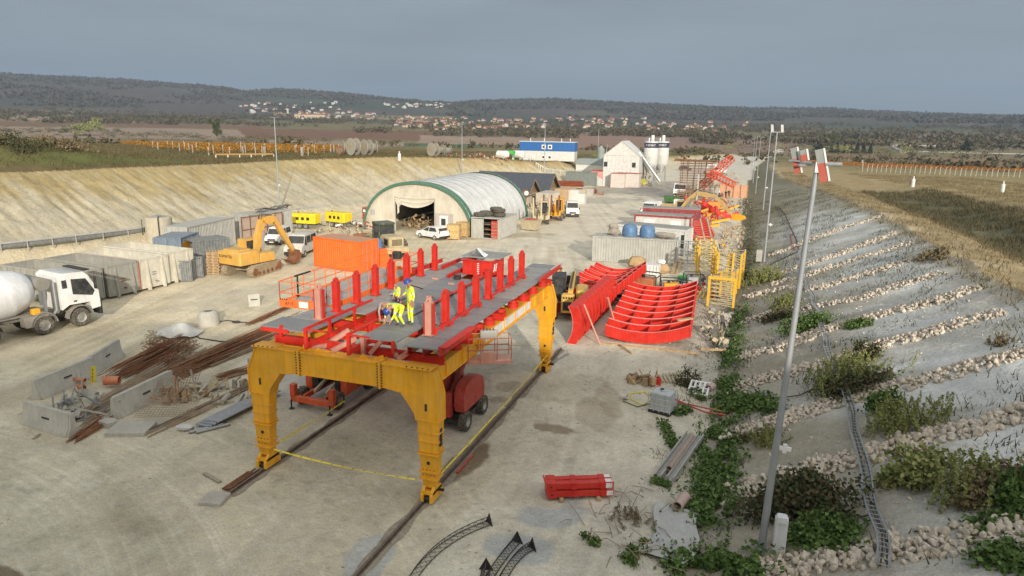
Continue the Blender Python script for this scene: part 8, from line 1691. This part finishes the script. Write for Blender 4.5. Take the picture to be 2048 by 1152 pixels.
# ------------------------------------------------------------ people
SKIN=mat('skin',(.42,.22,.14),.6,dirt=0); HV=mat('hi_vis_yellow',(.72,.85,.03),.6,dirt=.03); RFL=mat('reflective_band',(.62,.64,.62),.4,dirt=0); NAVY=mat('navy_cloth',(.02,.03,.08),.8,dirt=.1); BLUH=mat('blue_helmet',(.02,.07,.32),.35,dirt=.05); GRC=mat('grey_pink_cloth',(.36,.30,.28),.8,dirt=.1); BOOT=mat('work_boots',(.06,.05,.04),.7,dirt=.3); DRK=mat('dark_cloth',(.03,.03,.035),.8,dirt=.1)
def person(label,loc,rz,J,top,bottom,helmet=BLUH,bands=True,fingers=True,scale=1,bare=False):
    """J: joint dict; one continuous skinned surface"""
    bm_=bpy.data.meshes.new('person'); names=list(J); V=[];E_=[];Rd=[];reg=[]
    def v(p,r,g): V.append(tuple(p)); Rd.append(r); reg.append(g); return len(V)-1
    J={k:Vector(p) for k,p in J.items()}
    pel=v(J['pelvis'],.15,'b'); wa=v(J['pelvis'].lerp(J['chest'],.45),.135,'t'); ch=v(J['chest'],.16,'t'); nk=v(J['neck'],.06,'s'); hd=v(J['head'],.095,'s'); hd2=v(J['head']+(J['head']-J['neck']).normalized()*.09,.09,'s'); E_+= [(pel,wa),(wa,ch),(ch,nk),(nk,hd),(hd,hd2)]
    for s in 'LR':
        sh=v(J['sh'+s],.08,'t'); el=v(J['el'+s],.052,'t'); wr=v(J['wr'+s],.034,'t'); E_+=[(ch,sh),(sh,el),(el,wr)]
        d=(J['wr'+s]-J['el'+s]).normalized(); pm=v(J['wr'+s]+d*.075,.03,'s'); E_.append((wr,pm)); sd=d.cross(Vector((0,0,1))); sd=sd.normalized() if sd.length>.1 else Vector((1,0,0)); pn=d.cross(sd)
        if fingers:
            for k,(off,ln) in enumerate(((-.03,.07),(-.01,.08),(.01,.075),(.03,.06))):
                a=v(J['wr'+s]+d*.10+sd*off,.010,'s'); b=v(J['wr'+s]+d*(.10+ln*.5)+sd*off*1.1+pn*.008,.009,'s'); c=v(J['wr'+s]+d*(.10+ln*.85)+sd*off*1.1+pn*.03,.008,'s'); E_+=[(pm,a),(a,b),(b,c)]
            a=v(J['wr'+s]+d*.06+sd*.05,.011,'s'); b=v(J['wr'+s]+d*.10+sd*.065+pn*.015,.009,'s'); E_+=[(pm,a),(a,b)]
        hp=v(J['hip'+s],.105,'b'); kn=v(J['kn'+s],.07,'b'); an=v(J['an'+s],.048,'b'); E_+=[(pel,hp),(hp,kn),(kn,an)]
        ft=J.get('ft'+s, J['an'+s]+Vector((0,.16,-.05))); f=v(ft,.04,'f'); hl=v(J['an'+s]+Vector((0,0,-.05)),.048,'f'); E_+=[(an,hl),(hl,f)]
    bm_.from_pydata(V,E_,[]); o=bpy.data.objects.new('person',bm_); COL.objects.link(o)
    m=o.modifiers.new('s','SKIN'); sv_=bm_.skin_vertices[0].data
    for i,r in enumerate(Rd): sv_[i].radius=(r,r*.92); 
    sv_[0].use_root=True; u=o.modifiers.new('u','SUBSURF'); u.levels=2; u.render_levels=2
    dg=bpy.context.evaluated_depsgraph_get(); me=bpy.data.meshes.new_from_object(o.evaluated_get(dg)); bpy.data.objects.remove(o)
    me.materials.clear(); mats=[top,bottom,SKIN,BOOT,RFL,DRK]
    for q in mats: me.materials.append(q)
    segs=[]
    for a,b in E_:
        g=reg[b] if not (reg[a]=='t' and reg[b]=='s') else 's'; segs.append((np.array(V[a]),np.array(V[b]),g,(a,b)))
    cent=np.array([p.center for p in me.polygons]); best=np.full(len(cent),1e9); gi=np.zeros(len(cent),int); GI={'t':0,'b':1,'s':2,'f':3}
    for a,b,g,_ in segs:
        ab=b-a; t=np.clip(((cent-a)@ab)/(ab@ab+1e-9),0,1); d=np.linalg.norm(cent-(a+t[:,None]*ab),axis=1)-(0.03 if g=='s' and np.linalg.norm(ab)<.13 else 0)
        k=d<best; best[k]=d[k]
        if g=='t' and bands: gi[k]=np.where((t[k]>.62)&(t[k]<.86),4,0) if _[0] in (wa,) or np.linalg.norm(ab)<.33 and _[1] not in (ch,) else 0
        elif g=='b' and bands and np.linalg.norm(ab)>.3: gi[k]=np.where((t[k]>.80)&(t[k]<.95),4,1)
        else: gi[k]=GI[g]
    me.polygons.foreach_set('material_index',gi.astype(np.int32)); me.polygons.foreach_set('use_smooth',np.ones(len(cent),bool)); me.update()
    o=bpy.data.objects.new('person',me); COL.objects.link(o); o.location=loc; o.rotation_euler=(0,0,R_(rz)); o.scale=(scale,)*3; o['label']=label; o['category']='person'
    up=(J['head']-J['neck']).normalized(); c=J['head']+up*.03; R=up.to_track_quat('Z','Y').to_matrix().to_4x4(); R.translation=c
    if helmet:
        b=MB(helmet); b.T=R; b.lathe([(.142,.0),(.135,.015),(.132,.07),(.10,.125),(.05,.15),(.001,.155)],16); b.box(-.06,.10,.0,.06,.175,.012); b.box(-.012,-.12,.145,.012,.12,.162); h_=b.obj('helmet',o,angle=60)
    b=MB(DRK); b.T=R
    for x in (-.032,.032): b.cyl((x,.082,-.03),(x,.093,-.03),.010,n=8)
    b.box(-.025,.083,-.09,.025,.09,-.083); b.obj('eyes_and_mouth',o); b=MB(SKIN); b.T=R; b.prism([(-.014,-.065),(.014,-.065),(.006,-.03),(-.006,-.03)],'y',.08,.115); b.obj('nose',o)
    for x in (-.09,.09): b=MB(SKIN); b.T=R; b.blob((x,0,-.04),(.012,.022,.03),6,4,0); b.obj('ear',o)
    return o
def stand(**k):
    J=dict(pelvis=(0,0,.97),chest=(0,.02,1.36),neck=(0,.02,1.52),head=(0,.05,1.64),shL=(-.19,.02,1.44),elL=(-.25,.02,1.17),wrL=(-.24,.12,.95),shR=(.19,.02,1.44),elR=(.25,.02,1.17),wrR=(.24,.12,.95),hipL=(-.10,0,.90),knL=(-.13,.03,.50),anL=(-.14,0,.10),hipR=(.10,0,.90),knR=(.13,.03,.50),anR=(.14,0,.10)); J.update(k); return J
bend=dict(pelvis=(0,0,.78),chest=(0,.38,.86),neck=(0,.52,.80),head=(0,.62,.72),shL=(-.19,.38,.84),elL=(-.24,.50,.56),wrL=(-.16,.62,.34),shR=(.19,.38,.84),elR=(.24,.50,.56),wrR=(.16,.62,.34),hipL=(-.11,0,.74),knL=(-.16,.18,.42),anL=(-.15,-.02,.10),hipR=(.11,0,.74),knR=(.16,.18,.42),anR=(.15,-.02,.10))
kneel=dict(pelvis=(0,0,.42),chest=(0,.28,.70),neck=(0,.38,.84),head=(0,.44,.94),shL=(-.19,.28,.76),elL=(-.24,.45,.52),wrL=(-.14,.62,.36),shR=(.19,.28,.76),elR=(.24,.45,.52),wrR=(.14,.62,.36),hipL=(-.11,0,.40),knL=(-.16,.40,.14),anL=(-.15,-.02,.10),ftL=(-.15,-.16,.05),hipR=(.11,0,.40),knR=(.16,.38,.46),anR=(.15,.32,.10))
W1=G(822,648,6.15); ds=6.15
person('person standing on the deck in yellow hi-vis and blue helmet, looking down left',W1,140,stand(head=(0,.10,1.62),neck=(0,.05,1.51),elR=(.30,.05,1.18),wrR=(.20,.28,1.10),elL=(-.27,-.02,1.17),wrL=(-.28,.02,.92)),HV,HV,scale=1.06)
person('person bending down in yellow hi-vis with blue helmet low over the deck edge',G(806,652,6.15)+Vector((-.1,0,0)),160,bend,HV,HV,scale=1.08)
person('person crouching in a grey pink jacket left of the bending worker',G(782,645,6.15)+Vector((-.15,.1,0)),-170,bend,GRC,NAVY,None,False,scale=1.0)
person('person kneeling in yellow hi-vis behind the bending worker',G(796,628,6.15),150,stand(head=(0,.12,1.58)),HV,NAVY,None,scale=.8)
person('person in yellow hi-vis with both hands raised to the head behind the telehandler',G(1121,578),160,stand(elL=(-.42,.05,1.40),wrL=(-.20,.10,1.62),elR=(.42,.05,1.40),wrR=(.20,.10,1.62)),HV,HV,DRK,scale=1.1)
person('person in yellow hi-vis half hidden behind the far right gantry leg',G(1099,606)+Vector((0,0,0)),-120,stand(),HV,HV,DRK,scale=1.1)
person('person with dark hair just left of the telehandler cab',G(1110,604),170,stand(),DRK,NAVY,None,False,scale=1.05)
for k,(px,py,lab) in enumerate(((1451,398,'left one of two people in dark clothes standing by the ditch beyond the excavator'),(1457,397,'right one of two people in dark clothes standing by the ditch beyond the excavator'))): person(lab,GT(px,py),40+k*160,stand(),DRK,DRK,None,False,False,1.1)
person('person in white vest and helmet near the red scraps by the rebar cage',GT(1438,396),100,stand(elL=(-.3,.2,1.3),wrL=(-.2,.4,1.25)),WHT,DRK,WHT,False,False,1.1)
